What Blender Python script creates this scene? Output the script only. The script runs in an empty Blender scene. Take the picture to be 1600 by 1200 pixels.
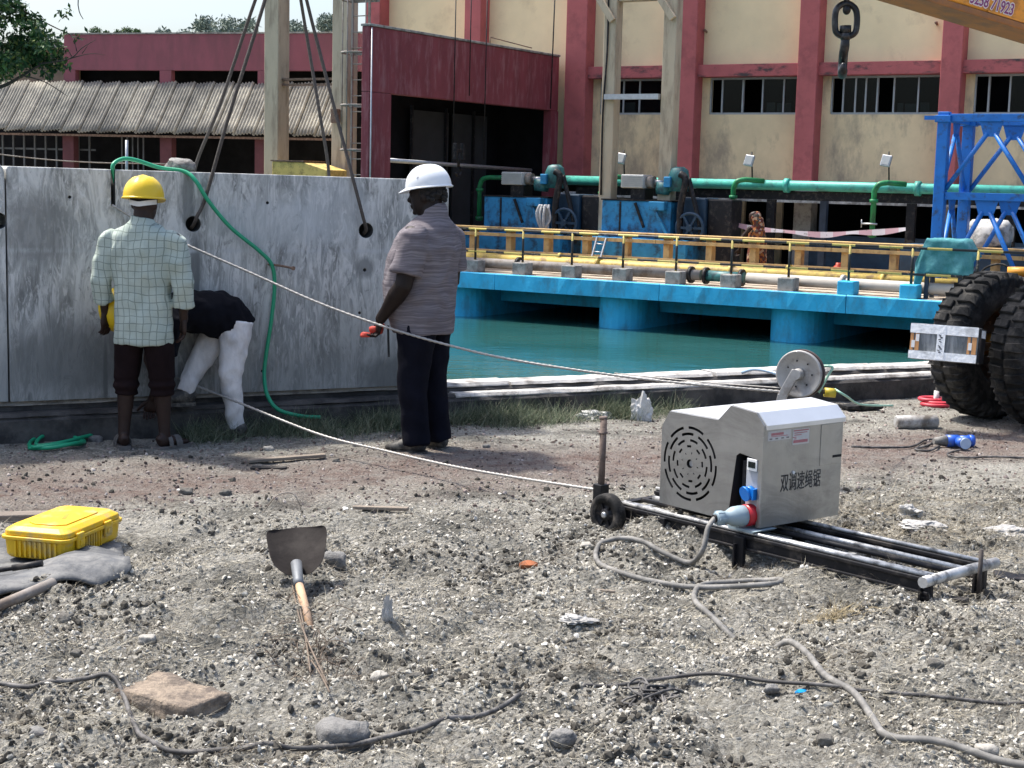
import bpy, bmesh, math, random
import numpy as np
from mathutils import Vector, Matrix, noise as mnoise

random.seed(7); RNG = np.random.default_rng(7)
SC = bpy.context.scene
COL = SC.collection
rad = math.radians

# ------------------------------------------------------------------ camera
F, EYE, PITCH, ROLL = 2400.0, 1.75, math.atan(317/2400), 0.025
_f = Vector((0, math.cos(PITCH), -math.sin(PITCH)))
_u0 = Vector((0, math.sin(PITCH), math.cos(PITCH))); _r0 = Vector((1, 0, 0))
_R = _r0*math.cos(ROLL) + _u0*math.sin(ROLL)
_U = _u0*math.cos(ROLL) - _r0*math.sin(ROLL)
cam = bpy.data.cameras.new('camera'); cam.sensor_width = 36; cam.lens = F/1600*36
cam.clip_start = 0.05; cam.clip_end = 2000
camo = bpy.data.objects.new('camera', cam); COL.objects.link(camo)
camo.matrix_world = Matrix(((_R.x, _U.x, -_f.x, 0), (_R.y, _U.y, -_f.y, 0), (_R.z, _U.z, -_f.z, EYE), (0, 0, 0, 1)))
SC.camera = camo

# ------------------------------------------------------------------ sky, sun, exposure
SUN_EL = 62.0
SUN_H = Vector((-0.86, 0.51, 0)).normalized()          # horizontal direction towards the sun
w = bpy.data.worlds.new('World'); SC.world = w; w.use_nodes = True
nt = w.node_tree; bg = nt.nodes['Background']
sky = nt.nodes.new('ShaderNodeTexSky'); sky.sky_type = 'NISHITA'; sky.sun_disc = False
sky.sun_elevation = rad(SUN_EL); sky.sun_rotation = math.atan2(SUN_H.x, SUN_H.y)
sky.air_density = 1.0; sky.dust_density = 4.2; sky.ozone_density = 3.0
nt.links.new(sky.outputs[0], bg.inputs[0]); bg.inputs[1].default_value = 0.15
sun = bpy.data.lights.new('sun', 'SUN'); sun.energy = 3.5; sun.angle = rad(4.0); sun.color = (1.0, 0.955, 0.88)
suno = bpy.data.objects.new('sun', sun); COL.objects.link(suno)
sd = SUN_H*math.cos(rad(SUN_EL)) + Vector((0, 0, math.sin(rad(SUN_EL))))
suno.rotation_euler = sd.to_track_quat('Z', 'Y').to_euler(); suno.location = (-20, 10, 40)
SC.view_settings.view_transform = 'Standard'; SC.view_settings.look = 'None'
SC.view_settings.exposure = 0.95; SC.view_settings.gamma = 1.0
SC.render.engine = 'CYCLES'
SC.cycles.use_denoising = True
SC.cycles.max_bounces = 6; SC.cycles.diffuse_bounces = 3; SC.cycles.glossy_bounces = 3
SC.cycles.transparent_max_bounces = 6; SC.cycles.caustics_reflective = False; SC.cycles.caustics_refractive = False

# ------------------------------------------------------------------ layout helpers (photo pixel + a real distance -> place)
def ray(px, py): return _f + _R*((px-800)/F) - _U*((py-600)/F)
def at(px, py, Y):
    d = ray(px, py); t = Y/d.y; return Vector((0, 0, EYE)) + d*t
def gnd(px, py, z=0.0):
    d = ray(px, py); t = (z-EYE)/d.z; return Vector((0, 0, EYE)) + d*t
class Frame:
    """a level building frame: u along the front, v away from us, z up"""
    def __init__(s, o, ang):
        s.o = Vector((o.x, o.y, 0)); s.a = ang
        s.u = Vector((math.cos(ang), math.sin(ang), 0)); s.v = Vector((-math.sin(ang), math.cos(ang), 0))
        s.M = Matrix.Translation(s.o) @ Matrix.Rotation(ang, 4, 'Z')
    def _hit(s, px, py, n, k):
        d = ray(px, py); c = Vector((0, 0, EYE)) - s.o
        t = (k - c.dot(n))/d.dot(n); p = c + d*t
        return p.dot(s.u), p.dot(s.v), p.z
    def uz(s, px, py, v):
        a = s._hit(px, py, s.v, v); return a[0], a[2]
    def vz(s, px, py, u):
        a = s._hit(px, py, s.u, u); return a[1], a[2]
    def w(s, u, v, z): return s.o + s.u*u + s.v*v + Vector((0, 0, z))
def angle_of(a, b): return math.atan2(b.y-a.y, b.x-a.x)
WORLD = Frame(Vector((0, 0, 0)), 0.0)
DZ = -0.05                                              # top of the far deck
_a, _b = gnd(720, 425, DZ), gnd(1450, 470, DZ)
DECK = Frame(_a, angle_of(_a, _b))
_k0, _k1 = gnd(0, 697), gnd(1400, 622)
KERB = Frame(_k0, angle_of(_k0, _k1))                   # canal kerb and concrete slab follow this line
_l = at(250, 270, 50)
LOW = Frame(_l, rad(-17))                               # low shed on the left
WATER_Z = -0.95

# ------------------------------------------------------------------ ground height
def _hash(i, j, s):
    n = (i*374761393 + j*668265263 + s*1274126177) & 0x7fffffff
    n = ((n ^ (n >> 13))*1274126177) & 0x7fffffff
    return ((n ^ (n >> 16)) & 0xffff)/65535.0
def vnoise(x, y, s=0):
    x = np.asarray(x, float); y = np.asarray(y, float)
    xi = np.floor(x).astype(np.int64); yi = np.floor(y).astype(np.int64)
    fx = x-xi; fy = y-yi; fx = fx*fx*(3-2*fx); fy = fy*fy*(3-2*fy)
    a = _hash(xi, yi, s); b = _hash(xi+1, yi, s); c = _hash(xi, yi+1, s); d = _hash(xi+1, yi+1, s)
    return (a*(1-fx)+b*fx)*(1-fy) + (c*(1-fx)+d*fx)*fy
def sstep(a, b, x):
    t = np.clip((x-a)/(b-a), 0, 1); return t*t*(3-2*t)
_mo = gnd(1030, 785, .17); _e = Vector((math.cos(rad(-48)), math.sin(rad(-48)), 0))
def height(x, y, fine=True):
    x = np.asarray(x, float); y = np.asarray(y, float)
    near = 1-sstep(7.4, 9.0, y-0.15*x)
    h = (vnoise(x*1.3, y*1.3, 1)-.5)*.07*(.35+.65*near)
    h = h + (vnoise(x*3.7, y*3.7, 2)-.5)*.085*(.15+.85*near)
    if fine:
        h = h + (vnoise(x*11, y*11, 3)-.5)*.062*(.2+.8*near)
        h = h + (vnoise(x*27, y*27, 4)-.5)*.028*(.3+.7*near)
    h = h + .07*np.exp(-(((x+1.22)/.55)**2+((y-6.55)/.5)**2))*near      # small heap round the shovel
    sa = np.clip((x-_mo.x)*_e.x+(y-_mo.y)*_e.y, .15, 1.75)                  # ridge of debris the saw frame is bedded in
    h = h + .058*np.exp(-(((x-_mo.x-sa*_e.x)**2+(y-_mo.y-sa*_e.y)**2)/.16))
    c = np.stack([x-KERB.o.x, y-KERB.o.y]); s = c[0]*KERB.v.x + c[1]*KERB.v.y
    d = (x-DECK.o.x)*DECK.v.x + (y-DECK.o.y)*DECK.v.y
    canal = (s > .12) & (d < 6.0)
    far = (s > .12) & (d >= 6.0)
    return np.where(canal, -2.6, np.where(far, -.2, h))
def G(px, py, dz=0.0):
    p = gnd(px, py); q = p.copy(); s = (p-KERB.o).dot(KERB.v)
    if s > 0: q = p - KERB.v*(s+.02)
    p.z = float(height(q.x, q.y, False)) + dz; return p

# ------------------------------------------------------------------ materials
MATS = {}
def rgba(c): return (c[0], c[1], c[2], 1.0)
def mk(name, col, rough=.7, metal=0., var=.18, scale=6., stretch=(1, 1, 1), bump=.0, bscale=30., dirt=None, damt=.4, dscale=3., dstretch=(1, 1, 1),
       coord='Object', spec=.5, sub=None):
    if name in MATS: return MATS[name]
    m = bpy.data.materials.new(name); m.use_nodes = True; MATS[name] = m
    t = m.node_tree; b = t.nodes['Principled BSDF']; N = t.nodes.new; L = t.links.new
    b.inputs['Roughness'].default_value = rough; b.inputs['Metallic'].default_value = metal
    b.inputs['Specular IOR Level'].default_value = spec
    tc = N('ShaderNodeTexCoord')
    if coord == 'World':
        g = N('ShaderNodeNewGeometry'); src = g.outputs['Position']
    else: src = tc.outputs[coord]
    def noise(sc, st, det=6., ro=.6):
        mp = N('ShaderNodeMapping'); mp.inputs['Scale'].default_value = st; L(src, mp.inputs['Vector'])
        n = N('ShaderNodeTexNoise'); n.inputs['Scale'].default_value = sc; n.inputs['Detail'].default_value = det; n.inputs['Roughness'].default_value = ro
        L(mp.outputs[0], n.inputs['Vector']); return n.outputs[0]
    def ramp(fac, p0, p1, c0, c1):
        r = N('ShaderNodeValToRGB'); e = r.color_ramp.elements
        e[0].position = p0; e[1].position = p1; e[0].color = rgba(c0); e[1].color = rgba(c1); L(fac, r.inputs[0]); return r.outputs[0]
    lo = [c*(1-var) for c in col]; hi = [min(1, c*(1+var)) for c in col]
    out = ramp(noise(scale, stretch), .3, .7, lo, hi)
    if dirt:
        k = ramp(noise(dscale, dstretch, 8., .68), .62-damt*.4, .72-damt*.25, (0, 0, 0), (1, 1, 1))
        mx = N('ShaderNodeMix'); mx.data_type = 'RGBA'; L(k, mx.inputs[0]); L(out, mx.inputs[6]); mx.inputs[7].default_value = rgba(dirt); out = mx.outputs[2]
    L(out, b.inputs['Base Color'])
    if bump:
        bp = N('ShaderNodeBump'); bp.inputs['Strength'].default_value = bump; bp.inputs['Distance'].default_value = .02
        L(noise(bscale, (1, 1, 1), 5.), bp.inputs['Height']); L(bp.outputs[0], b.inputs['Normal'])
    return m
def nodes(name, rough=.7, metal=0.):
    m = bpy.data.materials.new(name); m.use_nodes = True; MATS[name] = m
    b = m.node_tree.nodes['Principled BSDF']; b.inputs['Roughness'].default_value = rough; b.inputs['Metallic'].default_value = metal
    return m, m.node_tree, b
def nn(t, kind, **kw):
    n = t.nodes.new(kind)
    for k, v in kw.items():
        if k.startswith('i_'): n.inputs[k[2:].replace('_', ' ')].default_value = v
        else: setattr(n, k, v)
    return n
def nramp(t, fac, stops, interp='LINEAR'):
    r = t.nodes.new('ShaderNodeValToRGB'); r.color_ramp.interpolation = interp; e = r.color_ramp.elements
    while len(e) < len(stops): e.new(.5)
    for q, (p, c) in zip(e, stops): q.position = p; q.color = rgba(c) if not isinstance(c, (int, float)) else (c, c, c, 1)
    t.links.new(fac, r.inputs[0]); return r.outputs[0]
def nmix(t, fac, a, b, mode='MIX'):
    m = t.nodes.new('ShaderNodeMix'); m.data_type = 'RGBA'; m.blend_type = mode
    for sock, val in ((0, fac), (6, a), (7, b)):
        if isinstance(val, (int, float)): m.inputs[sock].default_value = val
        elif isinstance(val, tuple): m.inputs[sock].default_value = rgba(val)
        else: t.links.new(val, m.inputs[sock])
    return m.outputs[2]
def nnoise(t, src, scale, stretch=(1, 1, 1), det=6., ro=.6, dist=0.):
    mp = nn(t, 'ShaderNodeMapping'); mp.inputs['Scale'].default_value = stretch; t.links.new(src, mp.inputs['Vector'])
    n = nn(t, 'ShaderNodeTexNoise'); n.inputs['Scale'].default_value = scale; n.inputs['Detail'].default_value = det
    n.inputs['Roughness'].default_value = ro; n.inputs['Distortion'].default_value = dist
    t.links.new(mp.outputs[0], n.inputs['Vector']); return n.outputs[0]
def nmath(t, op, a, b=None):
    m = nn(t, 'ShaderNodeMath', operation=op)
    for i, v in enumerate((a, b)):
        if v is None: continue
        if isinstance(v, (int, float)): m.inputs[i].default_value = v
        else: t.links.new(v, m.inputs[i])
    return m.outputs[0]
def nbump(t, b, h, strength=.4, dist=.02):
    n = nn(t, 'ShaderNodeBump'); n.inputs['Strength'].default_value = strength; n.inputs['Distance'].default_value = dist
    t.links.new(h, n.inputs['Height']); t.links.new(n.outputs[0], b.inputs['Normal'])

# ------------------------------------------------------------------ mesh builder and scene tree
BASE = {}
class MB:
    def __init__(s): s.v = []; s.f = []; s.s = []
    def add(s, vs, fs, smooth=False, M=None):
        n = len(s.v)
        for p in vs: s.v.append(M @ Vector(p) if M else Vector(p))
        for f in fs: s.f.append(tuple(i+n for i in f)); s.s.append(smooth)
        return s
    def box(s, x0, x1, y0, y1, z0, z1, M=None):
        vs = [(x, y, z) for z in (z0, z1) for y in (y0, y1) for x in (x0, x1)]
        return s.add(vs, [(0, 2, 3, 1), (4, 5, 7, 6), (0, 1, 5, 4), (2, 6, 7, 3), (0, 4, 6, 2), (1, 3, 7, 5)], False, M)
    def cbox(s, c, d, M=None):
        return s.box(c[0]-d[0]/2, c[0]+d[0]/2, c[1]-d[1]/2, c[1]+d[1]/2, c[2]-d[2]/2, c[2]+d[2]/2, M)
    def bar(s, p0, p1, w, h, up=(0, 0, 1)):
        p0 = Vector(p0); p1 = Vector(p1); d = (p1-p0).normalized(); up = Vector(up)
        if abs(d.dot(up)) > .98: up = Vector((0, 1, 0))
        a = d.cross(up).normalized(); b = a.cross(d)
        vs = [p+a*(i*w/2)+b*(j*h/2) for p in (p0, p1) for i, j in ((-1, -1), (1, -1), (1, 1), (-1, 1))]
        return s.add(vs, [(0, 1, 2, 3), (7, 6, 5, 4), (0, 4, 5, 1), (1, 5, 6, 2), (2, 6, 7, 3), (3, 7, 4, 0)])
    def tube(s, pts, r, n=8, caps=True, closed=False, smooth=True):
        pts = [Vector(p) for p in pts]; k = len(pts); base = len(s.v)
        rr = r if isinstance(r, (list, tuple)) else [r]*k
        prev = None
        for i, p in enumerate(pts):
            if closed: t = pts[(i+1) % k]-pts[i-1]
            else: t = pts[min(i+1, k-1)]-pts[max(i-1, 0)]
            t.normalize()
            if prev is None:
                up = Vector((0, 0, 1)) if abs(t.z) < .9 else Vector((1, 0, 0))
                a = t.cross(up).normalized()
            else:
                a = prev-t*prev.dot(t)
                a = a.normalized() if a.length > 1e-6 else t.orthogonal().normalized()
            prev = a; b = t.cross(a)
            for j in range(n):
                q = 2*math.pi*j/n; s.v.append(p+a*(rr[i]*math.cos(q))+b*(rr[i]*math.sin(q)))
        for i in range(k if closed else k-1):
            i2 = (i+1) % k
            for j in range(n):
                j2 = (j+1) % n
                s.f.append((base+i*n+j, base+i*n+j2, base+i2*n+j2, base+i2*n+j)); s.s.append(smooth)
        if caps and not closed:
            s.f.append(tuple(base+j for j in range(n))[::-1]); s.s.append(False)
            s.f.append(tuple(base+(k-1)*n+j for j in range(n))); s.s.append(False)
        return s
    def cyl(s, p0, p1, r, r1=None, n=16, smooth=True): return s.tube([p0, p1], [r, r if r1 is None else r1], n, smooth=smooth)
    def lathe(s, prof, M=None, n=24, smooth=True, sx=1., sy=1.):
        base = len(s.v); k = len(prof)
        for r, z in prof:
            for j in range(n):
                q = 2*math.pi*j/n; p = Vector((r*math.cos(q)*sx, r*math.sin(q)*sy, z)); s.v.append(M @ p if M else p)
        for i in range(k-1):
            for j in range(n):
                j2 = (j+1) % n; s.f.append((base+i*n+j, base+i*n+j2, base+(i+1)*n+j2, base+(i+1)*n+j)); s.s.append(smooth)
        s.f.append(tuple(base+j for j in range(n))[::-1]); s.s.append(False)
        s.f.append(tuple(base+(k-1)*n+j for j in range(n))); s.s.append(False)
        return s
    def prism(s, poly, z0, z1, M=None):
        k = len(poly)
        vs = [(x, y, z0) for x, y in poly]+[(x, y, z1) for x, y in poly]
        fs = [tuple(range(k))[::-1], tuple(range(k, 2*k))]+[(i, (i+1) % k, k+(i+1) % k, k+i) for i in range(k)]
        return s.add(vs, fs, False, M)
    def ell(s, c, r, n=14, m=9, M=None):
        c = Vector(c); prof = []; base = len(s.v)
        for i in range(m+1):
            a = -math.pi/2+math.pi*i/m; cr = max(math.cos(a), .02)
            for j in range(n):
                q = 2*math.pi*j/n; p = Vector((r[0]*cr*math.cos(q), r[1]*cr*math.sin(q), r[2]*math.sin(a)))
                p = (M @ p if M else p)+c; s.v.append(p)
        for i in range(m):
            for j in range(n):
                j2 = (j+1) % n; s.f.append((base+i*n+j, base+i*n+j2, base+(i+1)*n+j2, base+(i+1)*n+j)); s.s.append(True)
        s.f.append(tuple(base+j for j in range(n))[::-1]); s.s.append(True)
        s.f.append(tuple(base+m*n+j for j in range(n))); s.s.append(True)
        return s
    def loft(s, secs, side=(1, 0, 0), n=20, ex=2.2):
        """secs: (centre, half width along side, half depth across)"""
        base = len(s.v); k = len(secs); P = [Vector(q[0]) for q in secs]
        sv = Vector(side)
        for i, (p, a, b) in enumerate(secs):
            t = P[min(i+1, k-1)]-P[max(i-1, 0)]
            if t.length < 1e-6: t = Vector((0, 0, 1))
            t.normalize(); sd_ = (sv-t*sv.dot(t)).normalized(); fr = t.cross(sd_)
            for j in range(n):
                q = 2*math.pi*j/n; c, d = math.cos(q), math.sin(q)
                c = math.copysign(abs(c)**(2/ex), c); d = math.copysign(abs(d)**(2/ex), d)
                s.v.append(Vector(p)+sd_*(a*c)+fr*(b*d))
        for i in range(k-1):
            for j in range(n):
                j2 = (j+1) % n; s.f.append((base+i*n+j, base+i*n+j2, base+(i+1)*n+j2, base+(i+1)*n+j)); s.s.append(True)
        s.f.append(tuple(base+j for j in range(n))[::-1]); s.s.append(True)
        s.f.append(tuple(base+(k-1)*n+j for j in range(n))); s.s.append(True)
        return s
    def mesh(s, name, off=Vector((0, 0, 0))):
        me = bpy.data.meshes.new(name)
        me.from_pydata([tuple(p-off) for p in s.v], [], s.f)
        me.polygons.foreach_set('use_smooth', s.s); me.update(); return me
    def build(s, name, mat, parent=None, frame=None, base=None, bevel=0., label=None, cat=None, group=None, kind=None, fix=True):
        b = BASE[parent.name] if parent else Vector(base or (0, 0, 0))
        me = s.mesh(name, b)
        if fix:
            bm = bmesh.new(); bm.from_mesh(me); bmesh.ops.recalc_face_normals(bm, faces=bm.faces); bm.to_mesh(me); bm.free()
        for mm in (mat if isinstance(mat, (list, tuple)) else [mat]): me.materials.append(mm)
        o = bpy.data.objects.new(name, me); COL.objects.link(o); BASE[o.name] = b
        if parent: o.parent = parent
        else: o.matrix_world = (frame.M if frame else Matrix.Identity(4)) @ Matrix.Translation(b)
        if bevel:
            md = o.modifiers.new('bevel', 'BEVEL'); md.width = bevel; md.segments = 2; md.limit_method = 'ANGLE'; md.angle_limit = rad(40); md.harden_normals = False
        tag(o, label, cat, group, kind); return o
def tag(o, label=None, cat=None, group=None, kind=None):
    for k, v in (('label', label), ('category', cat), ('group', group), ('kind', kind)):
        if v: o[k] = v
    return o
def thing(name, label, cat, base=(0, 0, 0), frame=None, group=None, M=None):
    o = bpy.data.objects.new(name, None); o.empty_display_size = .1; COL.objects.link(o)
    if M is not None: o.matrix_world = M; BASE[o.name] = Vector((0, 0, 0))
    else:
        o.matrix_world = (frame.M if frame else Matrix.Identity(4)) @ Matrix.Translation(Vector(base)); BASE[o.name] = Vector(base)
    return tag(o, label, cat, group)
def copy_tree(o, parent=None):
    c = o.copy(); COL.objects.link(c); BASE[c.name] = BASE.get(o.name, Vector((0, 0, 0)))
    if parent: c.parent = parent
    for ch in list(o.children): copy_tree(ch, c)
    return c
def evaluated(o):
    bpy.context.view_layer.update()
    dg = bpy.context.evaluated_depsgraph_get()
    return bpy.data.meshes.new_from_object(o.evaluated_get(dg), preserve_all_data_layers=True, depsgraph=dg)
def cut(o, mb, mat):
    """carve real openings; the carved faces take the second material"""
    me = mb.mesh('cutter'); bm = bmesh.new(); bm.from_mesh(me); bmesh.ops.recalc_face_normals(bm, faces=bm.faces); bm.to_mesh(me); bm.free()
    me.materials.append(mat); c = bpy.data.objects.new('cutter', me); COL.objects.link(c)
    c.matrix_world = Matrix.Identity(4)
    saved = o.parent, o.matrix_world.copy(); o.parent = None; o.matrix_world = Matrix.Identity(4)
    md = o.modifiers.new('cut', 'BOOLEAN'); md.operation = 'DIFFERENCE'; md.object = c; md.solver = 'EXACT'; md.use_self = True; md.material_mode = 'TRANSFER'
    # keep the cutter in the same shifted space as the mesh
    c.location = -BASE[o.name]
    new = evaluated(o); o.modifiers.remove(md); o.data = new
    bpy.data.objects.remove(c)
    o.parent = saved[0]
    if not saved[0]: o.matrix_world = saved[1]
    else: o.matrix_local = Matrix.Identity(4)
def smooth_path(pts, k=6, closed=False):
    P = [Vector(p) for p in pts]; out = []; n = len(P)
    for i in range(n if closed else n-1):
        if closed: a, b, c, d = P[i-1], P[i], P[(i+1) % n], P[(i+2) % n]
        else: a, b, c, d = P[max(i-1, 0)], P[i], P[i+1], P[min(i+2, n-1)]
        for j in range(k):
            t = j/k
            out.append(.5*((2*b)+(c-a)*t+(2*a-5*b+4*c-d)*t*t+(3*b-a-3*c+d)*t**3))
    if not closed: out.append(P[-1])
    return out
def text_mb(body, size, M, extrude=.0006, sx=1., shear=0., bold=0.):
    c = bpy.data.curves.new('lettering', 'FONT'); c.body = body; c.size = size; c.extrude = extrude; c.shear = shear; c.offset = bold
    c.align_x = 'CENTER'; c.align_y = 'CENTER'
    o = bpy.data.objects.new('lettering', c); COL.objects.link(o); me = evaluated(o)
    mb = MB(); mb.add([(v.co.x*sx, v.co.y, v.co.z) for v in me.vertices], [tuple(p.vertices) for p in me.polygons], False, M)
    bpy.data.objects.remove(o); bpy.data.meshes.remove(me); return mb
def axes(o, x, y, z):
    x, y, z = Vector(x), Vector(y), Vector(z)
    return Matrix(((x.x, y.x, z.x, o[0]), (x.y, y.y, z.y, o[1]), (x.z, y.z, z.z, o[2]), (0, 0, 0, 1)))
# ------------------------------------------------------------------ shared materials
M_cream = mk('cream_wall_paint', (.82, .66, .40), .85, var=.07, scale=1.2, dirt=(.70, .55, .33), damt=.2, dscale=1.1, coord='World', bump=.12, bscale=8)
M_cream_low = mk('cream_wall_stained', (.74, .57, .34), .85, var=.10, scale=1.6, dirt=(.40, .31, .21), damt=.34, dscale=1.3, dstretch=(1, 1, .5), coord='World', bump=.15, bscale=8)
M_red = mk('oxide_red_paint', (.40, .10, .10), .75, var=.10, scale=2.5, dirt=(.30, .075, .076), damt=.3, dscale=2.2, coord='World', bump=.1, bscale=12)
M_redbeam = mk('oxide_red_peeling', (.40, .10, .10), .8, var=.14, scale=3, dirt=(.06, .04, .04), damt=.28, dscale=2.0, dstretch=(1, 1, 2.5), coord='World', bump=.15, bscale=14)
M_wing = mk('maroon_wall_weathered', (.19, .036, .046), .8, var=.22, scale=2.2, stretch=(1, 1, .35), dirt=(.26, .095, .105), damt=.30, dscale=7, dstretch=(1, 1, .22), coord='World', bump=.15, bscale=10)
M_pink = mk('faded_maroon_parapet', (.22, .068, .088), .85, var=.1, scale=1.1, dirt=(.17, .06, .075), damt=.4, dscale=1.4, dstretch=(1, 1, .3), coord='World')
M_beige = mk('beige_concrete_column', (.46, .38, .27), .85, var=.10, scale=3, stretch=(1, 1, .3), dirt=(.30, .24, .17), damt=.3, dscale=5, dstretch=(1, 1, .2), coord='World', bump=.2, bscale=16)
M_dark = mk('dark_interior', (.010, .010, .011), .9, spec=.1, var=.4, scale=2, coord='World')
M_grey = mk('grey_concrete', (.30, .29, .27), .9, var=.18, scale=8, dirt=(.15, .14, .13), damt=.4, dscale=5, coord='World', bump=.3, bscale=40)
M_black = mk('black_painted_steel', (.010, .010, .012), .5, spec=.25, var=.3, scale=8, dirt=(.06, .052, .045), damt=.25, dscale=9)
M_rubber = mk('black_rubber', (.013, .013, .013), .75, spec=.2, var=.3, scale=10, dirt=(.09, .08, .07), damt=.35, dscale=8, bump=.1, bscale=60)
M_white = mk('white_paint', (.72, .72, .70), .6, var=.06, scale=5)
M_galv = mk('galvanised_steel', (.45, .46, .47), .45, .7, var=.15, scale=14)
M_deckblue = mk('cyan_blue_paint', (.03, .40, .66), .7, var=.12, scale=3, dirt=(.04, .27, .42), damt=.35, dscale=4, dstretch=(1, 1, .5), coord='World', bump=.3, bscale=9)
M_blue = mk('crane_blue_paint', (.010, .15, .50), .45, var=.15, scale=4, dirt=(.03, .06, .13), damt=.22, dscale=6)
M_hoist = mk('hoist_blue_paint', (.02, .23, .46), .6, var=.22, scale=4, dirt=(.015, .05, .09), damt=.36, dscale=3.2, bump=.1)
M_teal = mk('teal_pipe_paint', (.06, .40, .32), .5, var=.12, scale=3, dirt=(.05, .22, .19), damt=.3, dscale=5, coord='World')
M_tealgear = mk('teal_machine_paint', (.035, .17, .17), .5, var=.2, scale=6, dirt=(.02, .06, .07), damt=.4, dscale=6)
M_green = mk('green_pipe_paint', (.010, .20, .065), .5, var=.15, scale=4, dirt=(.01, .09, .04), damt=.3, dscale=6, coord='World')
M_yellow = mk('yellow_pipe_paint', (.55, .40, .09), .6, var=.15, scale=3, dirt=(.26, .17, .07), damt=.4, dscale=5, coord='World')
M_timber = mk('ochre_timber', (.56, .37, .155), .8, var=.18, scale=5, stretch=(1, 1, .4), dirt=(.36, .22, .10), damt=.35, dscale=4, coord='World', bump=.2, bscale=20)
M_rust = mk('rusty_steel', (.14, .085, .06), .8, .2, var=.35, scale=25, dirt=(.26, .17, .12), damt=.45, dscale=18, bump=.3, bscale=80)
M_orange = mk('crane_orange_paint', (.74, .31, .025), .45, var=.1, scale=3, dirt=(.35, .14, .03), damt=.3, dscale=5)
M_glass, t, b = nodes('dark_window_glass', .08)
b.inputs['Base Color'].default_value = (.006, .008, .009, 1); b.inputs['Specular IOR Level'].default_value = .4
_tr = nn(t, 'ShaderNodeBsdfTransparent'); _tr.inputs[0].default_value = (.55, .60, .60, 1); _ms = nn(t, 'ShaderNodeMixShader'); _ms.inputs[0].default_value = .38
t.links.new(_tr.outputs[0], _ms.inputs[1]); t.links.new(b.outputs[0], _ms.inputs[2]); t.links.new(_ms.outputs[0], t.nodes['Material Output'].inputs[0])
M_frame = mk('grey_window_frame', (.34, .35, .35), .6, var=.15, scale=10, coord='World')
M_pipegrey = mk('dusty_brown_grey_pipe', (.28, .25, .22), .7, var=.15, scale=4, dirt=(.16, .12, .09), damt=.4, dscale=4, coord='World')

def stripe_mat(name, k, phase=0.0, axis='X', c0=(.58, .45, .12), c1=(.02, .02, .02)):
    m, t, b = nodes(name, .5)
    tc = nn(t, 'ShaderNodeTexCoord'); sp = nn(t, 'ShaderNodeSeparateXYZ'); t.links.new(tc.outputs['Object'], sp.inputs[0])
    fr = nmath(t, 'FRACT', nmath(t, 'ADD', nmath(t, 'MULTIPLY', sp.outputs[axis], k), phase))
    n = nnoise(t, tc.outputs['Object'], 9)
    c = nmix(t, nmath(t, 'GREATER_THAN', fr, .5), c0, c1)
    t.links.new(nmix(t, nmath(t, 'MULTIPLY', nmath(t, 'GREATER_THAN', n, .62), .6), c, (.2, .17, .12)), b.inputs['Base Color']); return m
M_stripe = stripe_mat('yellow_black_hazard_paint', 1/0.83)
M_stripez = stripe_mat('yellow_black_post_paint', 1/0.9, .22, 'Z')

# ------------------------------------------------------------------ ground sheet
def axis(lo, hi, d, far):
    a = list(np.arange(lo, hi+1e-6, d)); s = d*1.5; x = hi
    while x < far: x += s; a.append(x); s *= 1.25
    s = d*1.5; x = lo; b = []
    while x > -far: x -= s; b.append(x); s *= 1.25
    return np.array(b[::-1]+a)
gx = axis(-3.7, 4.3, .025, 300.); gy = axis(3.6, 12.6, .025, 300.)
X, Y = np.meshgrid(gx, gy); Z = height(X, Y)
nx, ny = len(gx), len(gy)
V = np.stack([X.ravel(), Y.ravel(), Z.ravel()], 1)
I = np.arange(nx*ny).reshape(ny, nx)
Q = np.stack([I[:-1, :-1], I[:-1, 1:], I[1:, 1:], I[1:, :-1]], -1).reshape(-1, 4)
def np_mesh(name, V, Fc, smooth=True):
    me = bpy.data.meshes.new(name); k = Fc.shape[1]
    me.vertices.add(len(V)); me.vertices.foreach_set('co', V.astype(np.float32).ravel())
    me.loops.add(Fc.size); me.loops.foreach_set('vertex_index', Fc.astype(np.int32).ravel())
    me.polygons.add(len(Fc)); me.polygons.foreach_set('loop_start', np.arange(0, Fc.size, k, dtype=np.int32))
    me.polygons.foreach_set('use_smooth', np.full(len(Fc), smooth)); me.update(calc_edges=True); me.validate(); return me
me = np_mesh('ground', V, Q)
m, t, b = nodes('debris_ground', .95)
b.inputs['Specular IOR Level'].default_value = .15
g = nn(t, 'ShaderNodeNewGeometry'); P = g.outputs['Position']
sp = nn(t, 'ShaderNodeSeparateXYZ'); t.links.new(P, sp.inputs[0])
big = nnoise(t, P, .9, det=5); mid = nnoise(t, P, 7, det=8, ro=.7); fine = nnoise(t, P, 60, det=6, ro=.75)
vor = nn(t, 'ShaderNodeTexVoronoi'); vor.inputs['Scale'].default_value = 55; t.links.new(P, vor.inputs['Vector'])
vr = nn(t, 'ShaderNodeSeparateColor'); t.links.new(vor.outputs['Color'], vr.inputs[0])
greyc = nramp(t, fine, [(.25, (.07, .063, .052)), (.38, (.27, .25, .205)), (.52, (.46, .435, .37)), (.68, (.66, .635, .56))])
greyc = nmix(t, nramp(t, mid, [(.28, .6), (.44, 0.)]), greyc, (.12, .115, .10))
bits = nramp(t, vr.outputs[0], [(0, (.05, .045, .04)), (.4, (.17, .16, .14)), (.8, (.30, .29, .26)), (1, (.62, .60, .55))])
greyc = nmix(t, nramp(t, mid, [(.42, .15), (.6, .65)]), greyc, bits)
brown = nramp(t, fine, [(.25, (.07, .042, .034)), (.5, (.19, .125, .104)), (.75, (.34, .265, .235))])
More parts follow.
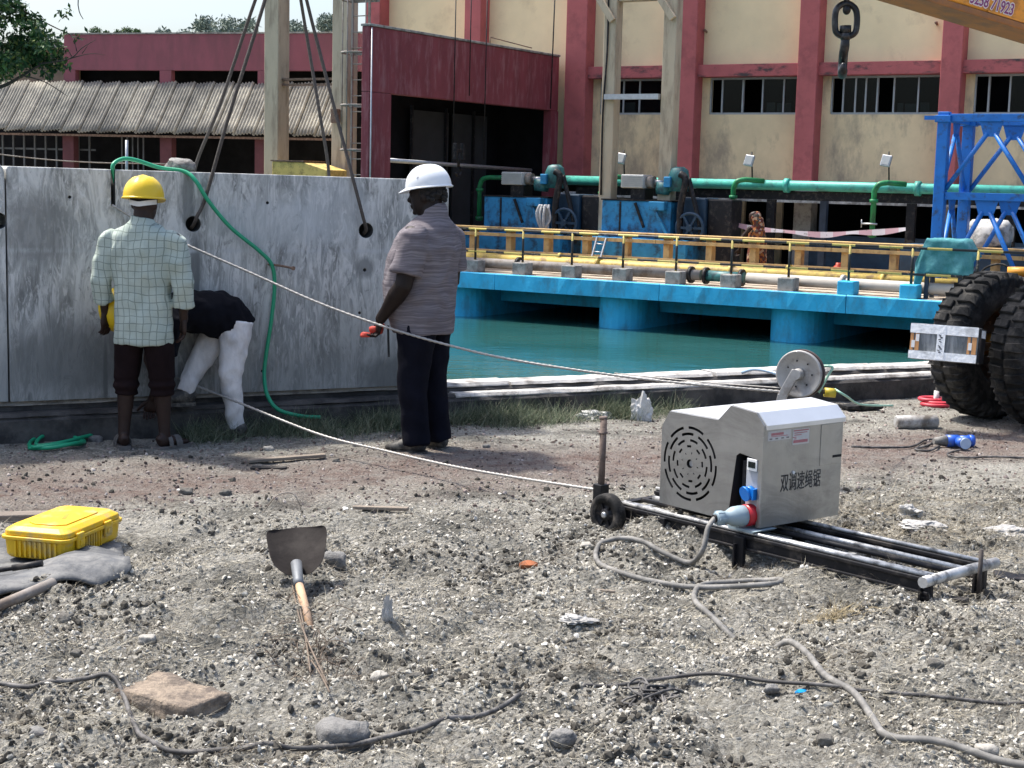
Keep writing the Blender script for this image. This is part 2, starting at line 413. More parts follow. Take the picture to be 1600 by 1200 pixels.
brown = nmix(t, nramp(t, mid, [(.40, 0.), (.62, .75)]), brown, (.34, .315, .28))
# brown soil lies in a belt along the kerb, dusty silt next to it
c = nmath(t, 'SUBTRACT', nmath(t, 'SUBTRACT', sp.outputs['Y'], 9.35), nmath(t, 'MULTIPLY', sp.outputs['X'], .40))
c = nmath(t, 'ADD', c, nmath(t, 'MULTIPLY', nmath(t, 'SUBTRACT', big, .5), 1.7))
belt = nramp(t, nmath(t, 'ABSOLUTE', c), [(.2, .85), (1.0, 0.)])
dust = nramp(t, nnoise(t, P, 1.5, det=6, ro=.65), [(.50, 0.), (.62, .7)])
greyc = nmix(t, dust, greyc, nramp(t, fine, [(.3, (.30, .285, .245)), (.7, (.62, .595, .53))]))
damp = nramp(t, nnoise(t, P, 2.3, det=7, ro=.7), [(.36, .85), (.50, 0.)])
greyc = nmix(t, damp, greyc, nramp(t, fine, [(.3, (.05, .05, .043)), (.7, (.17, .165, .145))]))
t.links.new(nmix(t, belt, greyc, brown), b.inputs['Base Color'])
hh = nmath(t, 'ADD', fine, nmath(t, 'MULTIPLY', vor.outputs['Distance'], -.5))
nbump(t, b, hh, 1.0, .04)
me.materials.append(m)
go = bpy.data.objects.new('ground', me); COL.objects.link(go); go['kind'] = 'structure'

# ------------------------------------------------------------------ canal water
mb = MB(); mb.add([(-200, 5, WATER_Z), (60, 5, WATER_Z), (60, 60, WATER_Z), (-200, 60, WATER_Z)], [(0, 1, 2, 3)])
m, t, b = nodes('canal_water', .055)
g = nn(t, 'ShaderNodeNewGeometry'); P = g.outputs['Position']
b.inputs['IOR'].default_value = 1.33
t.links.new(nramp(t, nnoise(t, P, .35), [(.3, (.015, .075, .072)), (.7, (.032, .108, .100))]), b.inputs['Base Color'])
h1 = nnoise(t, P, 1.6, (1, 1.8, 1), 4, .55, .6); h2 = nnoise(t, P, 7, (1, 1.7, 1), 3)
nbump(t, b, nmath(t, 'ADD', h1, nmath(t, 'MULTIPLY', h2, .25)), .085, .10)
mb.build('canal_water', m, kind='structure')

# ------------------------------------------------------------------ canal kerb (lower ledge, cap; shade and sun put into their colours)
M_kerbbody = mk('shaded_damp_concrete', (.075, .068, .062), .85, var=.3, scale=7, dirt=(.025, .023, .022), damt=.5, dscale=4, coord='World', bump=.4, bscale=25)  # near-black holds the shade of the kerb front besides the damp
M_kerbcap = mk('sunlit_cement_cap', (.46, .44, .41), .9, var=.15, scale=6, dirt=(.17, .155, .14), damt=.36, dscale=5, coord='World', bump=.3, bscale=30)  # cap colour lifted to carry the sun falling on the kerb top
kb = thing('canal_kerb', 'low concrete kerb with shaded dark front and sunlit pale top along the canal edge', 'kerb', (4, 0, 0), KERB)
def ragged(u0, u1, du, v0, v1, z0, z1, amp, seed):
    """a long block whose front top edge is chipped and uneven"""
    rs = random.Random(seed); k = int((u1-u0)/du); vs = []; fs = []
    for i in range(k+1):
        u = u0+(u1-u0)*i/k; a = rs.uniform(-amp, amp); c_ = rs.uniform(-amp, amp)*.6
        vs += [(u, v0+abs(a)*.6, z0), (u, v0+a, z1-.02+c_*.3), (u, v0+.02+a, z1+c_*.4), (u, v1, z1+c_*.3), (u, v1, z0)]
    for i in range(k):
        for j in range(5):
            j2 = (j+1) % 5; fs.append((i*5+j, i*5+j2, (i+1)*5+j2, (i+1)*5+j))
    fs += [(4, 3, 2, 1, 0), tuple(k*5+j for j in range(5))]
    return vs, fs
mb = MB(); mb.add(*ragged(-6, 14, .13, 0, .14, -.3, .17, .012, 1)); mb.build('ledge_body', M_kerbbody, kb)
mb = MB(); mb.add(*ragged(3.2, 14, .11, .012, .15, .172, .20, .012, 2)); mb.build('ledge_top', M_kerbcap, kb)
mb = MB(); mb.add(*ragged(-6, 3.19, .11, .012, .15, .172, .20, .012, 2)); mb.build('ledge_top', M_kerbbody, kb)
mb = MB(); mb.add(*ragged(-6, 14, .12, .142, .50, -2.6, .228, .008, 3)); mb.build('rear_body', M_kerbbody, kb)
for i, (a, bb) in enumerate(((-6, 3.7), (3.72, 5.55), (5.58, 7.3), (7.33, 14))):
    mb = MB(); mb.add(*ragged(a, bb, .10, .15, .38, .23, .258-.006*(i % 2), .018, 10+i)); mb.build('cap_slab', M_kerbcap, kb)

# ------------------------------------------------------------------ precast concrete slabs standing on the kerb
m, t, b = nodes('streaked_slab_concrete', .85)
tc = nn(t, 'ShaderNodeTexCoord'); P = tc.outputs['Object']
sp = nn(t, 'ShaderNodeSeparateXYZ'); t.links.new(P, sp.inputs[0])
st = nnoise(t, P, 8, (1, 1, .22), 9, .72, 1.2); st2 = nnoise(t, P, 26, (1, 1, .2), 6, .65, 1.6); pat = nnoise(t, P, 1.7, (1, 1, .7), 6, .6, .4); sk = nnoise(t, P, 9, (1, 1, .4), 8, .75, 1.2)
col = nramp(t, st, [(.34, (.105, .107, .101)), (.43, (.25, .255, .243)), (.51, (.39, .395, .378)), (.60, (.61, .615, .59))])
col = nmix(t, nramp(t, pat, [(.48, 0.), (.64, .5)]), col, (.17, .19, .195))
col = nmix(t, nramp(t, st2, [(.50, 0.), (.60, .85)]), col, (.58, .58, .56))
col = nmix(t, nramp(t, sk, [(.57, 0.), (.65, .7)]), col, (.075, .082, .084))
wob = nmath(t, 'MULTIPLY', nmath(t, 'SUBTRACT', sk, .5), 1.1)
def blotch(col, px, py, w_, h_, c, amt, e0=.55, e1=1.1):
    u_, z_ = KERB.uz(px, py, .1); x_ = u_-SLAB_U0; z_ = z_-.266
    dx = nmath(t, 'DIVIDE', nmath(t, 'SUBTRACT', sp.outputs['X'], x_), w_); dz = nmath(t, 'DIVIDE', nmath(t, 'SUBTRACT', sp.outputs['Z'], z_), h_)
    r_ = nmath(t, 'ADD', nmath(t, 'SQRT', nmath(t, 'ADD', nmath(t, 'MULTIPLY', dx, dx), nmath(t, 'MULTIPLY', dz, dz))), wob)
    return nmix(t, nramp(t, r_, [(e0, amt), (e1, 0.)]), col, c)
SLAB_U0 = KERB.uz(9, 300, .1)[0]+.004
for px, py, w_, h_, c, amt in ((293, 310, .055, .28, (.07, .08, .082), .8), (305, 430, .05, .42, (.06, .07, .072), .85), (60, 360, .26, .30, (.15, .155, .15), .75), (570, 418, .09, .09, (.10, .11, .112), .8), (612, 585, .30, .16, (.05, .055, .055), .8), (120, 560, .5, .30, (.075, .085, .085), .7), (420, 350, .5, .22, (.40, .43, .44), .55), (520, 330, .35, .30, (.52, .55, .565), .45), (215, 400, .30, .06, (.50, .53, .54), .5), (165, 600, .02, .30, (.02, .025, .025), .9)): col = blotch(col, px, py, w_, h_, c, amt)
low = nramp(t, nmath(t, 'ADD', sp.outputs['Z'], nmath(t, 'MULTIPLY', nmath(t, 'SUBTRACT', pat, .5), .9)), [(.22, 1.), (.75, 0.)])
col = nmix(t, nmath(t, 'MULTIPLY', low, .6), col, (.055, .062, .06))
edge = nramp(t, nmath(t, 'ABSOLUTE', nmath(t, 'SUBTRACT', sp.outputs['Z'], nmath(t, 'ADD', .955, nmath(t, 'MULTIPLY', st2, .03)))), [(.004, .8), (.022, 0.)])
col = nmix(t, nmath(t, 'MULTIPLY', edge, nramp(t, st, [(.4, 0.), (.6, 1.)])), col, (.46, .48, .49))
col = nmix(t, .10, col, (.74, .74, .70))
t.links.new(col, b.inputs['Base Color'])
nbump(t, b, nmath(t, 'ADD', st, nmath(t, 'MULTIPLY', sk, .7)), .35, .02)
M_slab = m
M_hole = mk('drilled_hole_concrete', (.05, .052, .05), .95, var=.3, scale=20)
def slab(u0, u1, z1, label, holes, extra=None, r=.07):
    mb = MB(); zb = .266
    poly = [(u0, zb), (u1, zb), (u1, z1-r)]+[(u1-r+r*math.sin(q), z1-r+r*math.cos(q)) for q in (1.05, .52, 0)]+[(u0+.01, z1+.02), (u0, z1)]
    Mx = axes((0, 0, 0), (1, 0, 0), (0, 0, 1), (0, -1, 0))
    mb.prism(poly, -.40, -.10, Mx)
    o = mb.build('concrete_slab', M_slab, None, KERB, (u0, .1, zb), label=label, cat='concrete slab')
    cm = MB()
    for (u, z, rr) in holes: cm.cyl((u, .05, z), (u, .30 if rr > .02 else .15, z+.0), rr, n=20)
    if extra: extra(cm)
    cut(o, cm, M_hole)
    md = o.modifiers.new('bevel', 'BEVEL'); md.width = .008; md.segments = 2; md.limit_method = 'ANGLE'; md.angle_limit = rad(50)
    return o
def KU(px, py, v=.1): return KERB.uz(px, py, v)
tie = [KU(x, y)+(.008,) for x, y in ((109, 308), (418, 317), (562, 489), (410, 580))]
us, zs = KU(176, 262)
def slot(cm):
    u, zb = KU(177, 322); cm.box(u-.012, u+.012, .05, .45, zb, 2.2)
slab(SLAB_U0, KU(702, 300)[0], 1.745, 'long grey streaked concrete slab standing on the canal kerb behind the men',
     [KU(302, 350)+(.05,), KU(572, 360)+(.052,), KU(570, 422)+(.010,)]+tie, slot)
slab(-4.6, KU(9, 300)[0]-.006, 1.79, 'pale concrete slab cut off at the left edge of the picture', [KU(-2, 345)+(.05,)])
# rebar pin stuck in the slab
mb = MB(); a = KERB.w(*[KU(418, 413)[0], .12, KU(418, 413)[1]]); a2 = at(457, 419, a.y-.16)
mb.tube(smooth_path([a, (a+a2)/2+Vector((0, 0, .004)), a2], 4), .008, 8); mb.cyl(a2, a2+(a2-a).normalized()*.014, .014, n=8)
mb.build('steel_pin', M_rust, base=a, label='rusty steel pin sticking out of the concrete slab beside the green hose', cat='steel pin')
# lump of concrete on top of the slab
def rock(mb, c, r, seed, n=3, flat=1.):
    bm = bmesh.new(); bmesh.ops.create_icosphere(bm, subdivisions=n, radius=1.0)
    o = Vector((seed*3.7, seed*1.3, 0))
    for v in bm.verts:
        p = v.co; q = Vector([math.copysign(abs(x)**.75, x) for x in p])
        k = 1+.35*mnoise.noise(p*1.3+o)+.16*mnoise.noise(p*3.4+o)+.06*mnoise.noise(p*9+o)
        v.co = Vector((q.x*r[0]*k, q.y*r[1]*k, q.z*r[2]*k))
    bm.verts.ensure_lookup_table()
    mb.add([v.co+Vector(c) for v in bm.verts], [[v.index for v in f.verts] for f in bm.faces], True); bm.free(); return mb
sc_ = KU(281, 262, .25); c = KERB.w(sc_[0], .22, 1.745+.048)
mb = MB(); rock(mb, c, (.095, .07, .05), 3); mb.build('concrete_lump', mk('rubble_grey', (.27, .26, .24), .95, var=.25, scale=18, dirt=(.12, .11, .1), damt=.4, dscale=12, bump=.6, bscale=60), base=c,
     label='grey lump of broken concrete lying on top of the long slab', cat='rubble')

# ------------------------------------------------------------------ far deck over the water
dk = thing('pier_deck', 'bright cyan painted concrete deck on round piers across the canal', 'deck', (0, 0, WATER_Z), DECK)
MB().box(-40, 30, .012, 8.2, DZ-.25, DZ).build('deck_slab', mk('dusty_deck_top', (.42, .36, .29), .9, var=.15, scale=3, dirt=(.24, .19, .14), damt=.4, dscale=2, coord='World'), dk)
for i in range(-3, 6):
    a = -.3+3.53*i*1.0+1.1; fa = MB(); fa.add(*ragged(a-3.53+.012 if i > -3 else -40, a, .17, -.03, .010, DZ-.30, DZ+.014, .012, 50+i)); fa.build('fascia_beam', M_deckblue, dk)
for u in (-3.9, -.30, 3.28, 6.75, 10.3):
    mb = MB(); n = 12
    poly = [(u-.46, 5.8)]+[(u+.46*math.cos(math.pi+math.pi*j/n), .66+.46*math.sin(math.pi+math.pi*j/n)) for j in range(n+1)]+[(u+.46, 5.8)]
    mb.prism(poly, -2.6, DZ-.252); o = mb.build('pier', M_deckblue, dk)
for i, u in enumerate((-3.9, -.30, 3.28, 6.75)):
    MB().box(u+.465, u+3.0, 1.25, 1.6, DZ-.62, DZ-.254).build('cross_beam', M_deckblue, dk, bevel=.01)
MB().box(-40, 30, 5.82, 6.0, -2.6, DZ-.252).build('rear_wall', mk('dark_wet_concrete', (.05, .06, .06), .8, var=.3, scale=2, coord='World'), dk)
# concrete stools that carry the hand rail posts
PU = [.16+1.09*k for k in range(-3, 11)]
for k, u in enumerate(PU):
    o = MB().box(u-.15, u+.15, .12, .42, DZ+.002, DZ+.24).build('stool', M_deckblue if k in (10, 11) else M_grey, dk, bevel=.02)

# hand rail with yellow and black bands
hr = thing('hand_rail', 'thin pipe hand rail banded yellow and black along the deck edge', 'railing', (0, .27, DZ), DECK)
for z, nm in ((.80, 'top_rail'), (.36, 'middle_rail')):
    MB().cyl((-3.2, .27, z), (12, .27, z), .022, n=10).build(nm, M_stripe, hr)
for u in PU: MB().cyl((u, .27, DZ+.24), (u, .27, .80), .024, n=8).build('post', M_stripez, hr)
# long pipes lying on the deck
def long_pipe(name, label, pts, r, mat, flanges=(), fm=None):
    p = thing(name, label, 'pipe', pts[0], DECK)
    MB().tube(pts, r, 14).build('pipe_body', mat, p)
    for u in flanges:
        i = Vector(pts[0]).lerp(Vector(pts[1]), (u-pts[0][0])/(pts[1][0]-pts[0][0]))
        MB().cyl(i-Vector((.03, 0, 0)), i+Vector((.03, 0, 0)), r*1.55, n=16).build('flange', fm or mat, p)
    return p
long_pipe('grey_pipe', 'dusty brown grey pipe lying behind the concrete stools of the hand rail', [(-3, .56, .12), (4.9, .56, .12)], .10, M_pipegrey, (1.0, 4.7), M_black)
long_pipe('teal_pipe_section', 'short teal pipe length with dark flanges between the grey pipes', [(4.96, .56, .12), (5.75, .56, .12)], .10, M_tealgear, (5.0, 5.7), M_black)
long_pipe('pale_pipe', 'pale grey pipe on the deck left of the teal cloth', [(5.81, .56, .12), (12, .56, .12)], .10, mk('pale_dusty_pipe', (.42, .39, .35), .7, var=.12, scale=4, coord='World'), (7.6,))
long_pipe('yellow_pipe', 'yellow pipe nearer the water of the two yellow pipes', [(-4, 1.25, .17), (12, 1.25, .17)], .095, M_yellow, (2.4, 5.2, 8.1))
long_pipe('yellow_pipe', 'yellow pipe farther from the water of the two yellow pipes', [(-4, 1.85, .20), (12, 1.85, .20)], .085, M_yellow, (1.2, 6.1))
mb = MB().tube(smooth_path([(1.2, .95, .10), (1.75, 1.15, .14), (2.25, 1.5, .2)], 5), .05, 8)
mb.build('black_hose', M_rubber, None, DECK, (1.2, .95, .1), label='thick black hose end lying across the yellow pipes', cat='hose')
# ochre timber barrier
tr = thing('timber_barrier', 'ochre timber barrier with square posts behind the banded hand rail', 'barrier', (0, 2.55, DZ), DECK)
for zz, h, nm in ((.74, .08, 'top_rail'), (.62, .07, 'under_rail'), (.20, .20, 'bottom_board')):
    a, b_ = -4.2, 12.5; cuts = [a, -.6, 3.05, 6.7, 10.2, b_]
    for i in range(5):
        MB().box(cuts[i]+.004, cuts[i+1]-.004, 2.40 if nm == 'top_rail' else 2.4, 2.70 if nm == 'top_rail' else 2.465, zz-h/2, zz+h/2).build(nm, M_timber, tr, bevel=.006)
for i in range(19):
    u = -4.1+.92*i; MB().box(u-.065, u+.065, 2.47, 2.66, DZ, .698).build('post', M_timber, tr, bevel=.006)
# planks on the deck behind the barrier
for k, (v, z) in enumerate(((3.0, 0.0), (3.3, .0))):
    MB().box(-3, 12, v-.12, v+.12, DZ+.003, DZ+.05).build('deck_plank', M_timber, None, DECK, (4, v, DZ), label=('timber plank on the deck just behind the ochre barrier', 'timber plank on the deck nearest the blue hoists')[k], cat='plank')
# small aluminium ladder leaning on the barrier
ld = thing('step_ladder', 'small aluminium ladder leaning on the ochre timber barrier', 'ladder', (1.65, 2.2, DZ), DECK)
la, lb = DECK.uz(922, 412, 2.2), DECK.uz(934, 370, 2.42); lc, ld_ = DECK.uz(936, 412, 2.2), DECK.uz(948, 372, 2.42)
p0, p1, p2, p3 = Vector((la[0], 2.2, la[1])), Vector((lb[0], 2.4, lb[1])), Vector((lc[0], 2.2, lc[1])), Vector((ld_[0], 2.4, ld_[1]))
MB().bar(p0, p1, .03, .03).build('rail', M_galv, ld); MB().bar(p2, p3, .03, .03).build('rail', M_galv, ld)
for k in (.15, .45, .75): MB().cyl(p0.lerp(p1, k), p2.lerp(p3, k), .012, n=6).build('rung', M_galv, ld)
# ------------------------------------------------------------------ factory building behind the deck
VF, VP = 8.0, 7.58
fb = thing('factory_building', 'tall cream factory wall with red pilasters and a strip of windows', 'building', (3, VF, DZ), DECK)
Z0, ZS, ZH, ZB, ZT = 1.88, 3.40, 4.24, 4.52, 9.0
pil = [(-8.05, -7.6), (-4.98, -4.5), (-2.05, -1.48), (.83, 1.40), (3.87, 4.33), (7.06, 7.50), (10.2, 10.65)]
for a, b_ in pil: MB().box(a, b_, VP, VF+.05, Z0-.1, ZT).build('pilaster', M_red, fb, bevel=.015)
for i in range(len(pil)-1):
    a, b_ = pil[i][1]-.01, pil[i+1][0]+.01
    if i < 2: MB().box(a, b_, VF, VF+.2, Z0, ZT).build('upper_wall', M_cream, fb); continue
    MB().box(a, b_, VF, VF+.2, ZB-.02, ZT).build('upper_wall', M_cream, fb)
    MB().box(a, b_, VF, VF+.2, Z0, ZS).build('lower_wall', M_cream_low, fb)
    MB().box(a, b_, VP+.12, VF+.19, ZH, ZB).build('ledge_beam', M_redbeam, fb, bevel=.012)
    wl = a+.20
    MB().box(a, wl, VF+.004, VF+.2, ZS, ZH).build('window_jamb', M_cream_low, fb)
MB().box(-8.05, 30, VF+.3, 16, ZT-.1, ZT+.1).build('roof', M_grey, fb)
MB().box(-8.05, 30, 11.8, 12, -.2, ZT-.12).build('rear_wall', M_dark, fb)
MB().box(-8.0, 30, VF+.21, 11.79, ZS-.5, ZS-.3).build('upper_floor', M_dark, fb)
MB().box(-8.05, -7.9, VF+.21, 16, -.2, ZT-.12).build('end_wall', M_cream, fb)
mull = {2: [905, 930, 950, 975, 1000, 1026], 3: [1099, 1129, 1161, 1192, 1225, 1246], 4: [1296, 1318, 1337, 1353, 1371, 1397, 1435, 1462], 5: [1511, 1545, 1578, 1610, 1645]}
openp = {3: (0, 2), 4: (0, 4), 5: (0, 1), 2: (1,)}
for i, xs in mull.items():
    us = [DECK.uz(x, 150, VF+.06)[0] for x in xs]
    us[0] = pil[i][1]+.20; us[-1] = pil[i+1][0]-.02
    wn = MB()
    wn.box(us[0], us[-1], VF+.04, VF+.10, ZS+.001, ZS+.045); wn.box(us[0], us[-1], VF+.04, VF+.10, ZH-.045, ZH-.001)
    wo = wn.build('window', M_frame, fb)
    for k, u in enumerate(us): MB().box(u-.018, u+.018, VF+.035, VF+.105, ZS+.046, ZH-.046).build('mullion', M_frame, wo)
    for k in range(len(us)-1):
        if k in openp[i]: continue
        MB().box(us[k]+.019, us[k+1]-.019, VF+.065, VF+.075, ZS+.047, ZH-.047).build('pane', M_glass, wo)
# papers and boxes standing inside the windows
rs = random.Random(5)
M_paper = mk('white_card', (.62, .62, .60), .8, var=.1, scale=3, coord='World')
for n_, (x0, x1, y0) in enumerate(((1198, 1211, 160), (1214, 1236, 161), (1402, 1411, 161), (1414, 1431, 162), (1438, 1452, 160), (962, 970, 160), (977, 992, 160))):
    v = VF+.112; u0, z = DECK.uz(x0, y0, v); u1, _ = DECK.uz(x1, y0, v)
    mb = MB().box(u0, u1, v, v+.06, ZS+.002, z); 
    mb.build('carton', M_paper, None, DECK, (u0, v, ZS), bevel=.004, group='white cartons behind the factory windows',
             label=('white carton behind the fourth window pane left of the hanging hook', 'wide white carton beside the pilaster left of the hanging hook', 'narrow white carton behind the window right of the hanging hook', 'wide white carton in the middle of the window right of the hook', 'white carton at the right end of the window right of the hook', 'narrow white carton behind the small window between the beige columns', 'wide white carton behind the small window between the beige columns')[n_], cat='carton')
# open ground floor: columns, counters and dim clutter
for n_, (x0, x1) in enumerate(((1240, 1281), (1066, 1088), (1470, 1500))):
    u0 = DECK.uz(x0, 330, 7.2)[0]; u1 = DECK.uz(x1, 330, 7.2)[0]
    MB().box(u0, u1-.2, 7.2, 7.6, DZ, Z0-.12).build('ground_column', mk('whitewashed_column', (.42, .43, .44), .85, var=.15, scale=4, dirt=(.22, .22, .22), damt=.4, dscale=4, coord='World'), fb, bevel=.01)
for n_, (x0, x1) in enumerate(((1145, 1163), (1205, 1222))):
    u0 = DECK.uz(x0, 330, 9)[0]; u1 = DECK.uz(x1, 330, 9)[0]
    MB().box(u0, u1, 9, 9.1, -.2, 1.5).build('inner_panel', M_cream_low, fb)
MB().box(-1.4, 14, 7.9, 8.15, Z0-.12, Z0-.003).build('lintel', M_dark, fb)
MB().box(-1.3, 14, 6.2, 6.32, 1.44, 1.52).build('awning_edge', mk('dusty_white_edge', (.5, .52, .53), .7, var=.2, scale=5, dirt=(.2, .2, .2), damt=.5, dscale=6, coord='World'), fb)
MB().box(-1.3, 14, 6.33, 7.88, 1.50, 1.54).build('awning_roof', M_galv, fb)
for u in (5.2, 8.1, 2.4): MB().box(u-.07, u+.07, 6.0, 6.14, DZ, 1.62).build('awning_post', mk('dark_blue_post', (.02, .035, .06), .6, var=.3, scale=5), fb)
MB().box(4.6, 12, 6.9, 7.15, DZ, .75).build('counter', mk('dark_navy_board', (.02, .05, .09), .7, var=.4, scale=3, coord='World'), fb)

# small lamps, bolts on the wall
for n_, (x, y) in enumerate(((1104, 50), (1464, 38))):
    u, z = DECK.uz(x, y, VF)
    MB().cyl((u, VF, z), (u+.03, VF-.16, z+.03), .025, n=8).ell((u+.03, VF-.17, z+.02), (.035, .03, .035)).build('wall_bracket', M_rust, fb)

# ------------------------------------------------------------------ maroon wing with the dark bay
UW = DECK.uz(885, 200, VF)[0]-.0
wg = thing('maroon_wing', 'weathered maroon block with a wide dark doorway left of the cream wall', 'building', (UW, 0, DZ), DECK)
v0 = DECK.vz(577, 150, UW)[0]; v1 = DECK.vz(612, 150, UW)[0]; vE = 7.56
MB().box(UW-.20, UW, v0, vE, 3.46, 4.75).build('header_wall', M_wing, wg, bevel=.015)
MB().box(UW-.20, UW-.004, v0+.004, v1, DZ, 3.458).build('corner_wall', M_wing, wg, bevel=.015)
MB().box(UW-.19, UW+.01, 7.2, vE, DZ, 3.457).build('end_wall', M_wing, wg)
MB().box(UW-.22, UW+.03, v0-.02, vE, 4.752, 4.80).build('coping', M_grey, wg, bevel=.008)
MB().box(UW-1.8, UW-.352, v0+2.65, VF-.01, 4.4, 4.7).build('roof', M_grey, wg)
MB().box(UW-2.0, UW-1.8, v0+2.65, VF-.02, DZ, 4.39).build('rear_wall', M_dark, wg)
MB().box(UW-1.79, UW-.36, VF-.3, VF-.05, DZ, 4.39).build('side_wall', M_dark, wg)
for q in (3.6, 5.0, 6.2): MB().box(UW-1.6, UW-1.54, q, q+.05, DZ, 3.4).build('door_post', M_black, wg)
MB().cyl((UW-.45, v1, 2.13), (UW-.45, 7.1, 2.02), .045, n=8).build('rail_pipe', M_galv, wg)
for q in (3.7, 5.4): MB().box(UW-1.66, UW-1.61, q, q+1.5, .2, 3.3).build('dark_sheet', mk('dim_sheet_metal', (.03, .034, .036), .6, var=.4, scale=1.2, coord='World'), wg)
MB().cyl((UW+.04, v0+.01, 4.72), (UW+.04, v0+.01, DZ), .016, n=8).build('drain_pipe', M_galv, wg)
# slack brace wire and thin cables on the wing
def wire(name, label, pts, r, mat, cat='cable', frame=None, k=6, n=6, base=None):
    P = smooth_path(pts, k) if len(pts) > 2 else [Vector(p) for p in pts]
    return MB().tube(P, r, n).build(name, mat, None, frame, base or pts[0], label=label, cat=cat)
va, za = DECK.vz(767, 58, UW+.03); vb, zb_ = DECK.vz(832, 75, UW+.03)
wire('bent_rod', 'thin bent rod standing on the coping of the maroon block', [(UW+.01, va, 4.8), (UW+.01, va, za), (UW+.01, vb, zb_)], .012, M_rust, 'rod', DECK, 1)
for n_, x in enumerate((713, 737, 762)):
    v, zt = DECK.vz(x, -30, UW+.08); _, zb_ = DECK.vz(x, (228, 150, 250)[n_], UW+.08)
    wire('hanging_cable', ('black cable running down to the chain hoist in front of the dark bay', 'middle thin cable ending on the maroon wall', 'thin cable hanging right of the chain hoist')[n_],
         [(UW+.08, v, zb_), (UW+.08, v, zt)], .012, M_black, 'cable', DECK)
v, zt = DECK.vz(868, -30, UW+.08); _, zb_ = DECK.vz(860, 170, UW+.08); wire('hanging_cable', 'dark cable down the right end of the maroon wall', [(UW+.08, DECK.vz(860, 170, UW+.08)[0], zb_), (UW+.08, v, zt)], .016, M_black, 'cable', DECK)
v, z = DECK.vz(717, 235, UW+.15)
ch = thing('chain_hoist', 'black chain hoist with two sheaves and a hook before the dark bay', 'hoist', (UW+.15, v, z-.6), DECK)
for s_ in (-.14, .14): MB().box(UW+.1, UW+.2, v+s_-.05, v+s_+.05, z-.22, z+.16).build('sheave_block', M_black, ch, bevel=.02)
MB().box(UW+.12, UW+.18, v-.2, v+.2, z-.05, z+.02).build('cross_head', M_black, ch, bevel=.01)
MB().cyl((UW+.15, v, z-.05), (UW+.15, v, z-.36), .03, n=8).build('shank', M_black, ch)
MB().tube([(UW+.15, v+.1*math.sin(q), z-.46+.1*math.cos(q)) for q in np.linspace(0, 4.6, 14)], .028, 8).build('hook', M_black, ch)

# ------------------------------------------------------------------ teal water main with green branches, pipe rack
pm = thing('water_main', 'long teal pipe with green branch pipes in front of the factory wall', 'pipe', (0, 5.2, 1.8), DECK)
MB().cyl((-.6, 5.2, 1.80), (14, 5.2, 1.80), .105, n=18).build('main_pipe', M_teal, pm)
for x in (1040, 1230, 1435): 
    u = DECK.uz(x, 288, 5.2)[0]; MB().cyl((u-.05, 5.2, 1.80), (u+.05, 5.2, 1.80), .15, n=18).build('flange', M_teal, pm)
for x, yb in ((940, 352), (1145, 372), (1365, 372), (749, 345)):
    u = DECK.uz(x, 320, 4.6)[0]; zb_ = DECK.uz(x, yb, 4.6)[1]
    pts = [Vector((u+.5, 5.0, 1.88)), Vector((u+.22, 4.7, 1.9)), Vector((u+.08, 4.6, 1.86)), Vector((u, 4.6, 1.72)), Vector((u, 4.6, zb_))]
    if x == 749: pts = [Vector((u+1.6, 4.6, 1.82)), Vector((u+.25, 4.6, 1.82)), Vector((u+.07, 4.6, 1.77)), Vector((u, 4.6, 1.62)), Vector((u, 4.6, zb_))]
    br = MB().tube([pts[0]]+smooth_path(pts[1:4], 5)+[pts[4]], .055, 10).build('branch_pipe', M_green, pm)
    MB().cyl((u, 4.6, 1.5), (u, 4.6, 1.57), .085, n=12).cyl((u, 4.6, zb_+.02), (u, 4.6, zb_+.10), .085, n=12).build('collar', M_green, br)
    if x != 749:
        MB().cyl((u-.2, 4.52, zb_+.28), (u+.12, 4.52, zb_+.28), .02, n=6).cyl((u-.2, 4.52, zb_+.20), (u-.2, 4.52, zb_+.36), .012, n=6).build('valve_handle', M_galv, br)
rk = thing('pipe_rack', 'dark steel rack beam under the long teal pipe', 'rack', (0, 5.4, DZ), DECK)
MB().box(-.4, 14, 5.31, 5.47, 1.50, 1.69).build('rack_beam', M_black, rk)
for x in (1060, 1205, 1424, 1580):
    u = DECK.uz(x, 340, 5.4)[0]; MB().box(u-.09, u+.09, 5.33, 5.45, DZ, 1.498).build('rack_post', M_black, rk)
# floodlights on poles
for n_, (x, yt, yb, lab) in enumerate(((972, 243, 280, 'small floodlight on a pole between the two beige gantry columns'), (1172, 246, 284, 'small floodlight on a pole in the first cream bay right of the columns'), (1386, 246, 290, 'small floodlight on a pole in the cream bay left of the blue mast'))):
    u, z1 = DECK.uz(x, yt, 5.15); zb_ = 1.9
    fl = thing('floodlight', lab, 'floodlight', (u, 5.15, zb_), DECK, 'floodlights on the water main')
    MB().cyl((u+.06, 5.18, zb_), (u+.02, 5.18, z1+.12), .016, n=6).build('pole', M_black, fl)
    MB().box(-.10, .10, -.04, .03, -.115, .115, Matrix.Translation((u, 5.12, z1-.07)) @ Matrix.Rotation(rad(-18), 4, 'X') @ Matrix.Rotation(rad(8), 4, 'Y')).build('housing', M_galv, fl, bevel=.01)
    MB().box(-.08, .08, -.052, -.042, -.09, .09, Matrix.Translation((u, 5.12, z1-.07)) @ Matrix.Rotation(rad(-18), 4, 'X') @ Matrix.Rotation(rad(8), 4, 'Y')).build('lens', mk('dusty_lens', (.30, .32, .32), .4, var=.1), fl)
